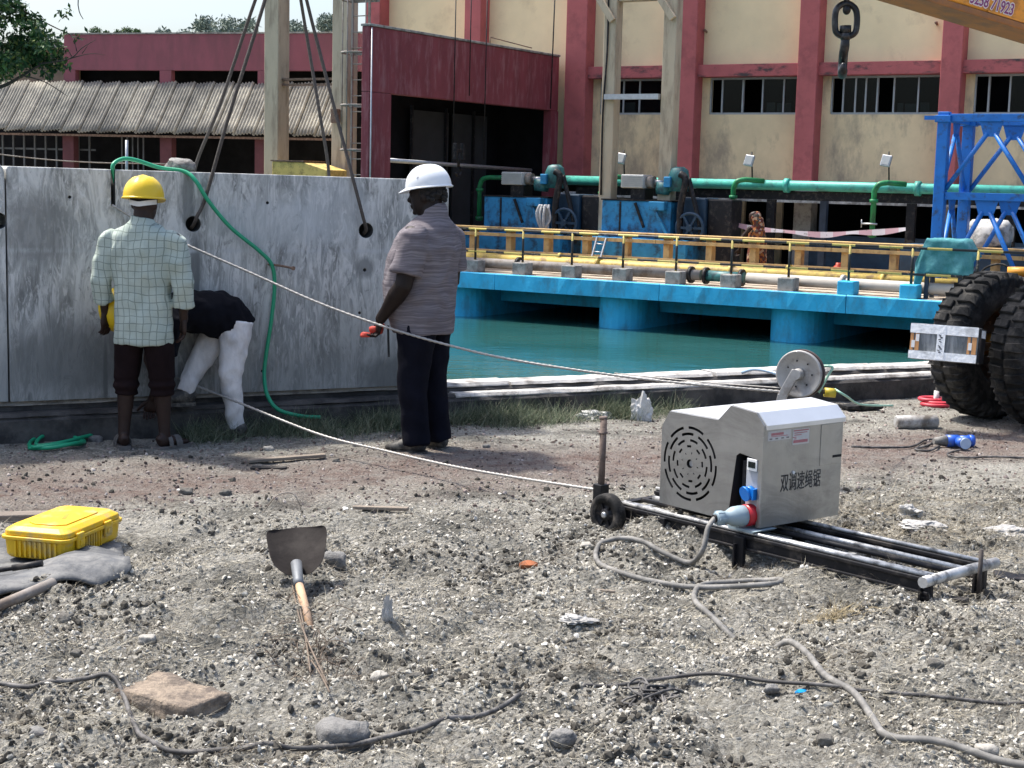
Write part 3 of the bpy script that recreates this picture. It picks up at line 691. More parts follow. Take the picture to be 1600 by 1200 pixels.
# sagging barrier tape
tp = [DECK.w(DECK.uz(x, y, 4.4)[0], 4.4, DECK.uz(x, y, 4.4)[1]) for x, y in ((1130, 347), (1165, 354), (1230, 363), (1300, 366), (1352, 363), (1415, 359))]
P = smooth_path(tp, 8); mb = MB(); vs = []; fs = []
for i, p in enumerate(P): vs += [p+Vector((0, .01, .045)), p+Vector((0, -.01, -.045+.03*math.sin(i*.5)))]
mb.add(vs, [(2*i, 2*i+1, 2*i+3, 2*i+2) for i in range(len(P)-1)]+[])
m_tape = stripe_mat('red_white_tape', 2.2, 0, 'X', (.66, .60, .60), (.58, .36, .38))
o = mb.build('barrier_tape', m_tape, base=tp[0], label='sagging pale barrier tape strung between the green branch pipes', cat='tape')
md = o.modifiers.new('thick', 'SOLIDIFY'); md.thickness = .004

# ------------------------------------------------------------------ gate hoists
def hoist(u, label):
    v = 3.8; h = thing('gate_hoist', label, 'machine', (u, v, DZ), DECK, 'gate hoists on the deck')
    MB().box(u-.35, u+2.1, v-.25, v+.9, DZ, .62).build('base_skid', M_hoist, h, bevel=.01)
    MB().box(u, u+1.62, v, v+.8, .63, 1.40).build('tank', M_hoist, h, bevel=.015)
    MB().box(u-.02, u+1.64, v-.02, v+.82, 1.402, 1.43).build('tank_lid', M_black, h)
    MB().box(u+.42, u+.46, v-.012, v-.001, .66, 1.38).build('seam', M_black, h)
    MB().bar((u+.80, v-.03, 1.36), (u+1.02, v-.03, .85), .05, .04, (0, 1, 0)).build('strut', M_black, h)
    MB().bar((u+1.62, v-.15, .72), (u+1.28, v-.15, 1.30), .06, .05, (0, 1, 0)).build('strut', M_hoist, h)
    MB().box(u+1.2, u+1.55, v-.2, v-.02, 1.22, 1.40).build('bracket_box', M_hoist, h, bevel=.01)
    MB().box(u+.62, u+.95, v+.1, v+.5, 1.432, 1.66).build('pedestal', M_black, h)
    mo = MB().box(u+.42, u+.95, v+.02, v+.46, 1.665, 1.95).build('motor', mk('motor_grey', (.45, .45, .43), .6, var=.12, scale=6), h, bevel=.02)
    for k in range(6): MB().box(u+.43, u+.94, v+.003, v+.018, 1.69+.042*k, 1.71+.042*k).build('cooling_fin', MATS['motor_grey'], mo)
    MB().cyl((u+.95, v+.24, 1.80), (u+1.10, v+.24, 1.80), .13, n=14).build('coupling', M_pipegrey, h)
    MB().cyl((u+1.10, v+.24, 1.80), (u+1.32, v+.24, 1.80), .06, n=12).build('shaft', M_galv, h)
    gb = MB(); gb.loft([((u+1.32, v+.24, 1.55), .16, .14), ((u+1.33, v+.24, 1.66), .18, .16), ((u+1.34, v+.24, 1.80), .17, .16)], (1, 0, 0), 14); gb.build('lower_gear_case', M_tealgear, h)
    gb = MB(); gb.loft([((u+1.66, v+.24, 1.62), .20, .16), ((u+1.66, v+.24, 1.95), .21, .18), ((u+1.68, v+.24, 2.08), .17, .15), ((u+1.68, v+.24, 2.13), .08, .08)], (1, 0, 0), 16, 2.8); gb.build('gear_case', M_tealgear, h)
    MB().box(u+1.42, u+1.58, v+.0, v+.12, 1.70, 1.92).build('terminal_box', M_hoist, h, bevel=.02)
    # belt guard sweeping down to the spoked gear wheel
    P = [(u+1.82, v-.05, 1.98), (u+1.95, v-.05, 1.85), (u+1.86, v-.05, 1.3), (u+1.86, v-.05, .6)]
    MB().tube(smooth_path(P, 5), .075, 8).build('belt_guard', M_black, h)
    MB().tube(smooth_path([(u+2.0, v-.0, 1.9), (u+2.12, v-.0, 1.5), (u+2.28, v-.0, .95), (u+2.3, v, .6)], 5), .05, 8).build('belt_guard', M_black, h)
    c = Vector((u+2.10, v-.08, .88)); gw = MB()
    gw.tube([c+Vector((.30*math.cos(q), 0, .30*math.sin(q))) for q in np.linspace(0, 2*math.pi, 25)[:-1]], .035, 8, closed=True)
    for q in range(6): gw.bar(c, c+Vector((.3*math.cos(q*1.047), 0, .3*math.sin(q*1.047))), .05, .05, (0, 1, 0))
    gw.cyl(c-Vector((0, .06, 0)), c+Vector((0, .06, 0)), .07, n=12); gw.build('gear_wheel', mk('dim_blue_paint', (.008, .035, .07), .6, var=.3, scale=5), h)
    MB().box(u+1.75, u+2.35, v+.12, v+.8, .63, 1.5).build('gear_housing', MATS['dim_blue_paint'], h, bevel=.03)
    MB().box(u+2.36, u+2.9, v+.2, v+.75, .0, 1.48).build('control_cabinet', M_black, h, bevel=.03)
hoist(DECK.uz(941, 310, 3.8)[0], 'blue gate hoist with grey motor right of the bundle of rope')
hoist(DECK.uz(757, 300, 3.8)[0], 'blue gate hoist with grey motor nearest the dark bay')
# white rag bundle hung on a post in front of the first hoist
u, z = DECK.uz(853, 335, 3.3)
rb = thing('rope_bundle', 'bundle of grey white rope hung before the left blue hoist', 'rope bundle', (u, 3.3, DZ), DECK)
MB().cyl((u+.02, 3.36, DZ), (u+.02, 3.36, z+.15), .03, n=8).build('post', M_galv, rb)
mb = MB()
for k in range(9):
    a = random.uniform(-.11, .11); b_ = random.uniform(-.10, .10)
    mb.tube(smooth_path([(u+a, 3.28+b_, z+.20), (u+a*1.4, 3.22+b_, z+.05), (u+a*1.1, 3.22+b_, z-.14), (u+a*.3, 3.28+b_, z-.30), (u-a, 3.3, z-.10), (u-a*.7, 3.26, z+.16)], 4), .026, 6)
mb.build('coil', mk('dirty_white_rope', (.46, .46, .45), .9, var=.2, scale=20, bump=.5, bscale=80), rb)

# ------------------------------------------------------------------ beige gantry columns
def column(name, label, v, xl, xr, zt, group='beige gantry columns', ybase=270, wd=.40):
    u0 = DECK.uz(xl, ybase, v)[0]
    c = thing(name, label, 'column', (u0+wd/2, v+wd/2, DZ), DECK, group)
    MB().box(u0, u0+wd, v, v+wd, DZ, zt).build('shaft', M_beige, c, bevel=.02)
    return c, u0, wd
c1, ua, wd = column('gantry_column', 'leftmost beige gantry column rising behind the concrete slab', 1.5, 412, 450, 9)
c2, ub, _ = column('gantry_column', 'beige gantry column with the caged ladder behind the slab', 1.5, 517, 556, 9)
for z in (3.72, 3.84): MB().box(ua+wd+.01, ub-.01, 1.62, 1.74, z, z+.045).build('tie_bar', M_rust, c1)
MB().box(ub+.1, ub+.26, 1.34, 1.49, 2.9, 3.2).build('junction_box', M_rust, c2, bevel=.01)
# caged ladder
u0 = DECK.uz(549, 150, .25)[0]
lg = thing('caged_ladder', 'rusty caged ladder between the beige column and maroon block', 'ladder', (u0, 0.25, DZ), DECK)
for du in (0, .42): MB().box(u0+du-.02, u0+du+.02, 0.25, 0.29, DZ, 9).build('rail', M_pipegrey, lg)
for k in range(26): MB().cyl((u0, 0.27, .2+.32*k), (u0+.42, 0.27, .2+.32*k), .012, n=6).build('rung', M_pipegrey, lg)
for z in (2.3, 3.2, 4.25, 5.3, 6.3):
    MB().tube([(u0+.21-.34*math.cos(q), 0.27-.45*math.sin(q), z) for q in np.linspace(-.1, math.pi+.1, 12)], .022, 6).build('cage_hoop', M_pipegrey, lg)
    MB().box(u0-.10, u0+.62, 0.31, 0.35, z-.03, z+.03).build('wall_tie', M_pipegrey, lg)
for q in (.5, 1.57, 2.6): MB().cyl((u0+.21-.34*math.cos(q), 0.27-.45*math.sin(q), 2.3), (u0+.21-.34*math.cos(q), 0.27-.45*math.sin(q), 6.4), .012, n=6).build('cage_strap', M_pipegrey, lg)
c3, uc, _ = column('gantry_column', 'beige gantry column with a dark conduit left of the floodlit bay', 4.0, 936, 965, 9, wd=.30)
c4, ud, _ = column('gantry_column', 'beige gantry column beside the red pilaster in mid picture', 4.0, 1028, 1060, 9, wd=.30)
MB().tube(smooth_path([(uc+.1, 3.97, 6), (uc+.12, 3.97, 4.6), (uc+.06, 3.97, 3.2), (uc+.08, 3.97, 1.5)], 5), .02, 6).build('conduit', M_black, c3)
zt = DECK.uz(1000, 2, 4.2)[1]
MB().box(uc+.31, ud-.01, 4.05, 4.28, zt, zt+.35).build('cross_beam', M_beige, c3, bevel=.01)
zc = DECK.uz(1000, 152, 3.9)[1]
MB().box(uc+wd*.3, ud-.002, 3.88, 3.99, zc-.04, zc+.07).build('tie_bar', M_galv, c3)
wd = .30
for cc, uu, sgn in ((c3, uc, -1), (c4, ud, -1)):
    za = DECK.uz(960, 32, 3.9)[1]; MB().bar((uu+.25, 3.93, za), (uu+.25-.62, 3.93, za+.85), .13, .10, (0, 1, 0)).build('knee_brace', M_beige, cc)

# yellow machine housing behind the slab
u0, z1 = DECK.uz(425, 252, .6); u1, _ = DECK.uz(505, 255, .6)
yb = thing('yellow_winch_box', 'dull yellow sheet metal box with a sloping end peeking over the slab', 'machine', (u0, .6, DZ), DECK)
M_yb = mk('dull_yellow_paint', (.62, .44, .12), .6, var=.14, scale=4, dirt=(.25, .17, .05), damt=.35, dscale=5)
Mx = axes((0, 0, 0), (1, 0, 0), (0, 0, 1), (0, -1, 0)); um = u0+(u1-u0)*.62
MB().prism([(u0, .3), (u1, .3), (u1+.1, z1-.16), (um, z1-.01), (u0, z1)], -1.3, -.6, Mx).build('housing', M_yb, yb, bevel=.015)
MB().box(u0-.02, um+.02, .57, 1.33, z1+.003, z1+.03).build('lid', M_rust, yb)
MB().box(u0+.1, u1-.1, .65, 1.25, DZ, .298).build('plinth', M_grey, yb)

# ------------------------------------------------------------------ blue lattice mast section on the deck
u0 = DECK.uz(1458, 300, 1.4)[0]; S = 1.62; vm = 1.4; zt = 3.12
mt = thing('mast_section', 'bright blue lattice tower crane mast section standing on the deck', 'crane mast', (u0, vm, DZ), DECK)
for du in (0, S):
    for dv in (0, S):
        MB().box(u0+du, u0+du+.19, vm+dv, vm+dv+.19, DZ, zt+(.04 if dv else .0)).build('corner_leg', M_blue, mt, bevel=.012)
        MB().box(u0+du-.04, u0+du+.23, vm+dv-.04, vm+dv+.23, zt-.18, zt-.06).build('leg_sleeve', M_blue, mt, bevel=.01)
z2 = DECK.uz(1500, 301, vm)[1]; zr = zt-.10
def face(o, d):
    o = Vector(o); d = Vector(d); A = lambda s_, z: o+d*s_+Vector((0, 0, z)); nrm = d.cross(Vector((0, 0, 1)))
    for z, zl in ((zr, z2+.06), (z2-.06, .1)):
        MB().bar(A(.19, z), A(S, z), .10, .13).build('cross_member', M_blue, mt, bevel=.006)
        mid = A((S+.19)/2, z-.06)
        MB().prism([(-.2, 0), (.2, 0), (.12, -.26), (-.12, -.26)], -.012, .012, axes(mid, d, (0, 0, 1), nrm)).build('gusset', M_blue, mt)
        MB().cyl(mid+Vector((0, 0, -.2))-d*.06, A(.19, zl), .042, n=8).build('diagonal', M_blue, mt)
        MB().cyl(mid+Vector((0, 0, -.2))+d*.06, A(S, zl), .042, n=8).build('diagonal', M_blue, mt)
    MB().bar(A(.19, .12), A(S, .12), .10, .13).build('cross_member', M_blue, mt)
face((u0, vm+.09, 0), (1, 0, 0)); face((u0, vm+S+.09, 0), (1, 0, 0)); face((u0+.09, vm, 0), (0, 1, 0)); face((u0+S+.09, vm, 0), (0, 1, 0))
MB().bar((u0+.1, vm+.1, zt-.1), (u0-.25, vm+.1, zt-.1), .07, .07).build('lug', M_blue, mt)

# teal cloth draped over a frame on the deck
u0, zt = DECK.uz(1448, 372, .45); u1, _ = DECK.uz(1508, 372, .45)
cl = thing('covered_panel', 'control panel on legs under a draped teal cloth beside the blue mast', 'covered panel', (u0, .45, DZ), DECK)
M_cloth = mk('teal_cloth', (.045, .21, .22), .9, var=.18, scale=5, stretch=(1, 1, .4), dirt=(.10, .30, .33), damt=.45, dscale=4, bump=.4, bscale=12)
zm = DECK.uz(1470, 428, .45)[1]
for du in (.04, u1-u0-.04):
    for dv in (.47, .8): MB().box(u0+du-.035, u0+du+.035, dv-.03, dv+.03, DZ, zm+.1).build('leg', MATS['dark_blue_post'], cl)
MB().box(u0+.03, u1-.03, .48, .86, zm-.02, zt-.03).build('panel_box', MATS['dark_navy_board'], cl, bevel=.02)
mb = MB(); nu, nv = 26, 22; vs = []; fs = []
L_ = [(-.38, -1.05), (0, 0), (1, 0), (1.30, -.9)]
for j in range(nv+1):
    for i in range(nu+1):
        s_ = i/nu*1.6-.3; r_ = j/nv
        uu = u0+(u1-u0)*min(max(s_, 0), 1); zz = zt; vv = .40
        if r_ < .3: vv = .92-.5*(r_/.3)
        else: vv = .42-.03*math.sin(s_*9)*(r_-.3); zz = zt-(zt-zm)*(r_-.3)/.7
        if s_ < 0: uu += s_*.55; zz -= -s_*1.9*(.6+.4*r_)
        if s_ > 1: uu += (s_-1)*.6; zz -= (s_-1)*1.6*(.6+.4*r_)
        n_ = mnoise.noise(Vector((s_*4, r_*4, 2)))
        vs.append((uu, vv+.03*n_, zz+.018*n_))
for j in range(nv):
    for i in range(nu): a = j*(nu+1)+i; fs.append((a, a+1, a+nu+2, a+nu+1))
mb.add(vs, fs, True); o = mb.build('draped_cloth', M_cloth, cl); md = o.modifiers.new('thick', 'SOLIDIFY'); md.thickness = .006
mb = MB().tube(smooth_path([(u1+.2, .5, .3), (u1+.35, .55, .52), (u1+.62, .6, .58), (u1+.85, .6, .38)], 6), .02, 6)
mb.build('black_hose', M_rubber, None, DECK, (u1+.2, .5, .3), label='black hose arching beside the teal covered panel', cat='hose')
# white sack and a red jar on the deck
u, z = DECK.uz(1548, 366, 4.0); mb = MB(); rock(mb, (u, 4.0, z), (.40, .3, .30), 8); rock(mb, (u-.38, 4.0, z-.08), (.18, .2, .12), 9)
mb.build('white_sack', mk('white_woven_sack', (.52, .51, .49), .9, var=.2, scale=4, dirt=(.2, .2, .19), damt=.4, dscale=6, bump=.5, bscale=14), None, DECK, (u, 4, z-.3), label='crumpled white sack seen through the blue mast', cat='sack')
MB().box(u-1.6, u+1.5, 3.7, 4.4, DZ, z-.24).build('deck_bench', MATS['dark_navy_board'], None, DECK, (u, 3.7, DZ), bevel=.01, label='long dark blue bench on the deck under the white sack', cat='bench')
u, z = DECK.uz(1308, 398, 2.85)
mb = MB().lathe([(.06, DZ+.052), (.10, DZ+.1), (.105, .2), (.09, .27), (.05, .30), (.05, .34)], Matrix.Translation((u, 2.95, .02)), 14); mb.build('red_jar', mk('red_plastic', (.45, .05, .02), .5, var=.1), None, DECK, (u, 2.95, DZ), label='red plastic jar standing behind the ochre timber barrier', cat='jar')
# ------------------------------------------------------------------ low shed with a corrugated awning
sh = thing('low_shed', 'low shed with a faded maroon parapet and dark open front', 'shed', (0, 1.4, -.2), LOW)
VW = 1.45
zp0 = LOW.uz(250, 110, VW)[1]; zp1 = LOW.uz(300, 53, VW)[1]; uL = LOW.uz(100, 90, VW)[0]; uR = 6.3
MB().box(uL, uR, VW, VW+.2, zp0, zp1).build('parapet', M_pink, sh, bevel=.01)
MB().box(uL-.02, uR, VW-.03, VW+.24, zp1+.002, zp1+.05).build('coping', M_grey, sh)
MB().box(-16, uL-.01, VW+.8, VW+1, zp0-.6, zp1-.2).build('side_parapet', mk('brown_plaster', (.24, .17, .12), .9, var=.2, scale=2, coord='World'), sh)
for x0, x1 in ((100, 118), (250, 268), (403, 418), (520, 540)):
    a, b_ = LOW.uz(x0, 120, VW)[0], LOW.uz(x1, 120, VW)[0]; MB().box(a, b_, VW-.02, VW+.22, 4.2, zp0-.002).build('stub_column', M_pink, sh)
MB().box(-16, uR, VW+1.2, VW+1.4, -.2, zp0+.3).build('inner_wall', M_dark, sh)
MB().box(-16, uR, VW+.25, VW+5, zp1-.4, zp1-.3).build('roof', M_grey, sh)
for x0, x1 in ((98, 115), (250, 268), (398, 412)):
    a, b_ = LOW.uz(x0, 240, .3)[0], LOW.uz(x1, 240, .3)[0]; MB().box(a, b_, .3, .6, -.2, 2.9).build('front_column', mk('dim_maroon', (.10, .03, .035), .8, var=.2, scale=3, coord='World'), sh)
M_iron = mk('grey_iron_grille', (.10, .105, .11), .7, var=.2, scale=5)
gr = MB()
for k in range(9): gr.box(-6.5+k*.42, -6.44+k*.42, .8, .84, .2, 2.9)
for z in (1.0, 1.7, 2.4): gr.box(-6.6, -2.9, .845, .87, z, z+.06)
gr.build('window_grille', M_iron, sh)
gr = MB()
for k in range(5): gr.box(-1.9+k*.2, -1.86+k*.2, .8, .84, .2, 2.9)
gr.build('window_grille', M_iron, sh)
# corrugated sheets, one by one
m, t, b = nodes('weathered_asbestos_sheet', .9)
tc = nn(t, 'ShaderNodeTexCoord'); oi = nn(t, 'ShaderNodeObjectInfo'); P = nn(t, 'ShaderNodeNewGeometry').outputs['Position']
a_ = nnoise(t, P, .9, (1, 1, 1.4), 8, .7); b2 = nnoise(t, P, 6, (1, 1, .3), 6, .65)
col = nramp(t, a_, [(.36, (.075, .072, .062)), (.50, (.22, .205, .172)), (.62, (.44, .41, .33))])
col = nmix(t, nramp(t, b2, [(.5, 0.), (.66, .7)]), col, (.075, .075, .065))
col = nmix(t, .40, col, nramp(t, oi.outputs['Random'], [(0, (.16, .155, .14)), (1, (.42, .385, .32))]))
t.links.new(col, b.inputs['Base Color']); M_sheet = m
ze = LOW.uz(250, 209, 0)[1]; zr = LOW.uz(250, 131, 1.4)[1]
pw = .70; nw = 6
def sheet(k):
    mb = MB(); vs = []; fs = []; nx_ = nw*6; rows = 6
    for j in range(rows+1):
        f = j/rows
        for i in range(nx_+1):
            s_ = i/nx_*(pw+.06); h = .032*math.cos(2*math.pi*s_/(pw/nw))
            vs.append((s_, f*1.42-.05-h*.6, ze+(zr-ze)*f+h*.75-.02*math.sin(math.pi*f)+.008*math.sin(k*1.7)+.085*(i/nx_)))
    for j in range(rows):
        for i in range(nx_): a = j*(nx_+1)+i; fs.append((a, a+1, a+nx_+2, a+nx_+1))
    mb.add([(x+(-7.2+k*pw), y, z) for x, y, z in vs], fs, True)
    o = mb.build('corrugated_sheet', M_sheet, sh); md = o.modifiers.new('thick', 'SOLIDIFY'); md.thickness = .012
for k in range(19): sheet(k)
MB().box(-8, uR, .05, .12, ze-.12, ze-.05).build('eave_batten', M_rust, sh)
# power line in front of the shed
wire('power_line', 'grey cable sagging across the dark shed front above the slab', [at(-40, 236, 40), at(60, 248, 40), at(150, 254, 40), at(260, 256, 40)], .016, M_pipegrey, 'cable')
wire('thin_pole', 'short thin pale pole rising behind the green hose', [at(198, 300, 30), at(198, 219, 30)], .03, M_galv, 'pole')

# ------------------------------------------------------------------ trees
def leaf_mat(name, cols):
    m, t, b = nodes(name, .6)
    g = nn(t, 'ShaderNodeNewGeometry')
    t.links.new(nramp(t, g.outputs['Random Per Island'], cols), b.inputs['Base Color'])
    b.inputs['Specular IOR Level'].default_value = .3
    return m
M_leaf = leaf_mat('green_leaves', [(0, (.018, .05, .02)), (.5, (.04, .10, .035)), (.85, (.09, .16, .04)), (1, (.18, .22, .05))])
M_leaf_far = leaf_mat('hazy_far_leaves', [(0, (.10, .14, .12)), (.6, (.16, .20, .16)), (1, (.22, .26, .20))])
M_bark = mk('grey_brown_bark', (.06, .045, .038), .95, var=.3, scale=6, bump=.5, bscale=20)
def leaves(cl, n, size, rng):
    """n leaf blades spread through clumps (centre, radius)"""
    w_ = np.array([c[1]**3 for c in cl]); w_ = w_/w_.sum(); idx = rng.choice(len(cl), n, p=w_)
    C = np.array([tuple(c[0]) for c in cl])[idx]; Rr = np.array([c[1] for c in cl])[idx]
    d = rng.normal(size=(n, 3)); d /= np.linalg.norm(d, axis=1)[:, None]
    p = C+d*(Rr*rng.uniform(.25, 1.05, n)**.6)[:, None]*np.array([1, 1, .75])
    a = rng.normal(size=(n, 3)); a[:, 2] -= .4; a /= np.linalg.norm(a, axis=1)[:, None]
    b_ = np.cross(a, rng.normal(size=(n, 3))); b_ /= np.linalg.norm(b_, axis=1)[:, None]
    L = (size*rng.uniform(.6, 1.3, n))[:, None]
    V = np.stack([p, p+a*L*.5+b_*L*.22, p+a*L, p+a*L*.5-b_*L*.22], 1).reshape(-1, 3)
    return V, np.arange(n*4).reshape(n, 4)
def tree(name, label, base, trunk, limbs, clumps, n, size, lm, seed, group=None, r0=.2):
    rng = np.random.default_rng(seed)
    tr_ = thing(name, label, 'tree', base, group=group)
    P = smooth_path(trunk, 5); MB().tube(P, [r0*(1-.6*i/(len(P)-1)) for i in range(len(P))], 8).build('trunk', M_bark, tr_)
    for l in limbs:
        Q_ = smooth_path(l[:-1], 4); MB().tube(Q_, [l[-1]*(1-.75*i/(len(Q_)-1)) for i in range(len(Q_))], 6).build('limb', M_bark, tr_)
    V, Fc = leaves(clumps, n, size, rng); me = np_mesh('crown', V-np.array(tuple(base)), Fc, False); me.materials.append(lm)
    o = bpy.data.objects.new('crown', me); COL.objects.link(o); o.parent = tr_; BASE[o.name] = Vector(base); return tr_
Dt = 34.
A = lambda x, y, d=0: at(x, y, Dt+d)
rs = random.Random(11); cl_ = []
for k in range(95):
    x = rs.uniform(-170, 75); y = rs.uniform(-150, 115)
    if x > 35 and y < 10: continue
    if x > 20 and y > 95: continue
    if (x > 55 and y < 40): continue
    cl_.append((A(x, y, rs.uniform(-1.3, 1.3)), rs.uniform(.12, .34)))
for x, y, r in ((20, 15, .35), (50, 35, .3), (70, 60, .25), (90, 75, .2), (98, 22, .14), (108, 14, .1), (85, 95, .25), (100, 100, .16), (75, 110, .2), (60, 90, .3), (30, 70, .4), (15, 95, .25), (45, 105, .22), (118, 58, .10), (135, 42, .07), (5, 120, .2), (100, 50, .12), (95, 90, .16)): cl_.append((A(x, y), r))
base = at(-230, 270, Dt); base.z = -.2
trunk = [base, A(-210, 180), A(-180, 60), A(-150, -80)]
limbs = [[A(-190, 150), A(-60, 145, -.3), A(0, 136, -.3), A(35, 118, -.3), A(62, 102, -.3), .07], [A(35, 118, -.3), A(70, 128, -.3), A(105, 150, -.3), .02],
         [A(-180, 60), A(-60, 30), A(0, 66), A(40, 90), A(62, 108), .06], [A(60, 100, -.3), A(108, 92, -.3), A(128, 75, -.3), A(150, 62, -.3), .02], [A(108, 92, -.3), A(140, 84, -.3), A(165, 86, -.3), .014],
         [A(112, 88, -.3), A(104, 74, -.3), .014], [A(120, 80, -.3), A(116, 62, -.3), .012], [A(62, 104, -.3), A(84, 128, -.3), .016], [A(128, 84, -.3), A(138, 70, -.3), .012],
         [A(-150, -40), A(-20, -60), A(60, -90), A(120, -70), A(122, 8), A(130, 30), .03], [A(-150, -60), A(0, 0), A(80, 40), A(112, 55), .03]]
tree('leafy_tree', 'green leafy tree with dark bare twigs at the top left corner', base, trunk, limbs, cl_, 15000, .13, M_leaf, 3, r0=.22)
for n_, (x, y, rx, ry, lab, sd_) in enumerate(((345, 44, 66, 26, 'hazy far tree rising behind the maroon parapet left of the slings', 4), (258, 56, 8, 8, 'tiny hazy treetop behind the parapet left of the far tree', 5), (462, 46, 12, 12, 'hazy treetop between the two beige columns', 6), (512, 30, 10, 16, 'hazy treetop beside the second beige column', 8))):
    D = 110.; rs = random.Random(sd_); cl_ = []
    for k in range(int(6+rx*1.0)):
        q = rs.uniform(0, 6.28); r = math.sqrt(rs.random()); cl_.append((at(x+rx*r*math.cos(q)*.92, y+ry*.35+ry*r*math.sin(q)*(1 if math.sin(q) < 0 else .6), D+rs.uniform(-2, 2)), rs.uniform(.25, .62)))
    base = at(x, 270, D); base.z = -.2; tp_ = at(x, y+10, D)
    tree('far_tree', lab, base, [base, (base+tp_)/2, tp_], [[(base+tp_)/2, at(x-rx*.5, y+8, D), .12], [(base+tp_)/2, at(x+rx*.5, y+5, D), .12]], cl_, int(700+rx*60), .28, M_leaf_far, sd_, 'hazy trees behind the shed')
# round bushes in pots on the parapet
for n_, (x, y, r) in enumerate(((150, 50, .17), (166, 54, .10), (185, 53, .12), (199, 50, .15), (214, 52, .12))):
    u, z = LOW.uz(x, y, 1.9); zb_ = zp1-.3; c = LOW.w(u, 1.9, z)
    pb = thing('potted_bush', ('largest round dark bush on the shed parapet', 'smallest bush on the parapet right of the largest one', 'middle small bush of the row on the parapet', 'taller second bush from the right on the parapet', 'rightmost round bush on the shed parapet')[n_], 'bush', (u, 1.9, zb_), LOW, 'round bushes on the shed parapet')
    MB().lathe([(.08, zb_), (.12, zp1+.06), (.12, zp1+.08)], Matrix.Translation((u, 1.9, 0)), 10).build('pot', M_rust, pb)
    V, Fc = leaves([(Vector((u, 1.9, z+.02)), r*1.25)], 500, .07, np.random.default_rng(n_)); me = np_mesh('foliage', V-np.array((u, 1.9, zb_)), Fc, False); me.materials.append(M_leaf)
    o = bpy.data.objects.new('foliage', me); COL.objects.link(o); o.parent = pb

# ------------------------------------------------------------------ mobile crane at the right edge: tyres, lamp box, boom
ax = Vector((math.sin(rad(34)), -math.cos(rad(34)), 0)); fw = Vector((ax.y, -ax.x, 0))      # axle direction, rolling direction
TR = .575
cr = thing('mobile_crane', 'orange mobile crane with big lugged tyres cut off by the right edge', 'crane', (0, 0, 0))
M_tyre = mk('dusty_tyre_rubber', (.014, .014, .014), .85, spec=.2, var=.3, scale=9, dirt=(.06, .056, .05), damt=.36, dscale=5, bump=.2, bscale=50)
c1 = gnd(1540, 652); c1 = Vector((c1.x, c1.y, TR))
def tyre(c):
    W = .30; M = axes(c, fw, (0, 0, 1), ax)      # local z along the axle
    prof = [(.30, -.13), (.33, -.14), (.42, -.155), (.50, -.15), (.535, -.14), (.545, -.10), (.548, 0), (.545, .10), (.535, .14), (.50, .15), (.42, .155), (.33, .14), (.30, .13)]
    mb = MB(); base = 0; n = 72
    mb.lathe(prof, M, n); mb.f = mb.f[:-2]; mb.s = mb.s[:-2]
    k = len(prof)
    for j in range(n): j2 = (j+1) % n; mb.f.append(((k-1)*n+j, (k-1)*n+j2, j2, j)); mb.s.append(True)
    o = mb.build('tyre', M_tyre, cr)
    nl = 30; lm = MB()
    for row in (-1, 1):
        for q in range(nl):
            a0 = 2*math.pi*(q+(.5 if row > 0 else 0))/nl; da = 2*math.pi/nl*.33
            def pt(a, z, r): return M @ Vector((r*math.cos(a), r*math.sin(a), z))
            # chunky lug, bent towards the shoulder
            ring = [(-da, .010), (da, .010), (da*1.15, .075), (da*1.25, .135), (da*1.2, .158), (-da*.75, .158), (-da*.75, .135), (-da*.85, .075)]
            lo = [pt(a0+a, row*z, .535 if z < .14 else (.52 if z < .15 else .47)) for a, z in ring]; hi = [pt(a0+a*.86, row*z*(1 if z < .15 else 1.02), .574 if z < .13 else (.566 if z < .15 else .525)) for a, z in ring]
            kk = len(ring); lm.add(lo+hi, [tuple(range(kk, 2*kk))]+[(i, (i+1) % kk, kk+(i+1) % kk, kk+i) for i in range(kk)])
    o2 = lm.build('tread_lugs', M_tyre, o); o2['kind'] = 'stuff'; md = o2.modifiers.new('b', 'BEVEL'); md.width = .006; md.segments = 1
    MB().lathe([(.05, -.02), (.12, -.02), (.25, -.07), (.285, .06), (.30, .12), (.325, .135), (.325, .12), (.30, .10), (.28, -.12), (.05, -.12)], M, 32).build('rim', mk('shaded_dusty_rim', (.07, .045, .03), .8, var=.3, scale=6), cr)  # dark brown includes the shade inside the dished rim
    hb = MB()
    for q in range(8): hb.cyl(M @ Vector((.17*math.cos(q*.785), .17*math.sin(q*.785), -.05)), M @ Vector((.17*math.cos(q*.785), .17*math.sin(q*.785), -.015)), .016, n=6)
    hb.build('wheel_nuts', M_rust, cr)
tyre(c1); c2_ = c1+ax*.57; tyre(c2_)
MB().cyl(c1-ax*.1, c2_+ax*.3, .09, n=16).build('axle', M_orange, cr)
# orange chassis piece above the tyres, body off frame
Mc = axes((c2_.x, c2_.y, 0), ax, fw*-1, (0, 0, 1))
cp = at(1790, 430, c1.y+.1)
MB().box(-.20, 3.5, -.9, .35, .98, 1.16, axes((cp.x, cp.y, 0), ax, fw*-1, (0, 0, 1))).build('chassis_deck', M_orange, cr, bevel=.04)
cp = at(1598, 430, c1.y+.25)
MB().cyl((cp.x, cp.y, .85), (cp.x, cp.y, cp.z+.02), .085, n=14).cyl((cp.x, cp.y, cp.z), (cp.x, cp.y, cp.z+.06), .12, n=14).build('bollard_pin', M_orange, cr)
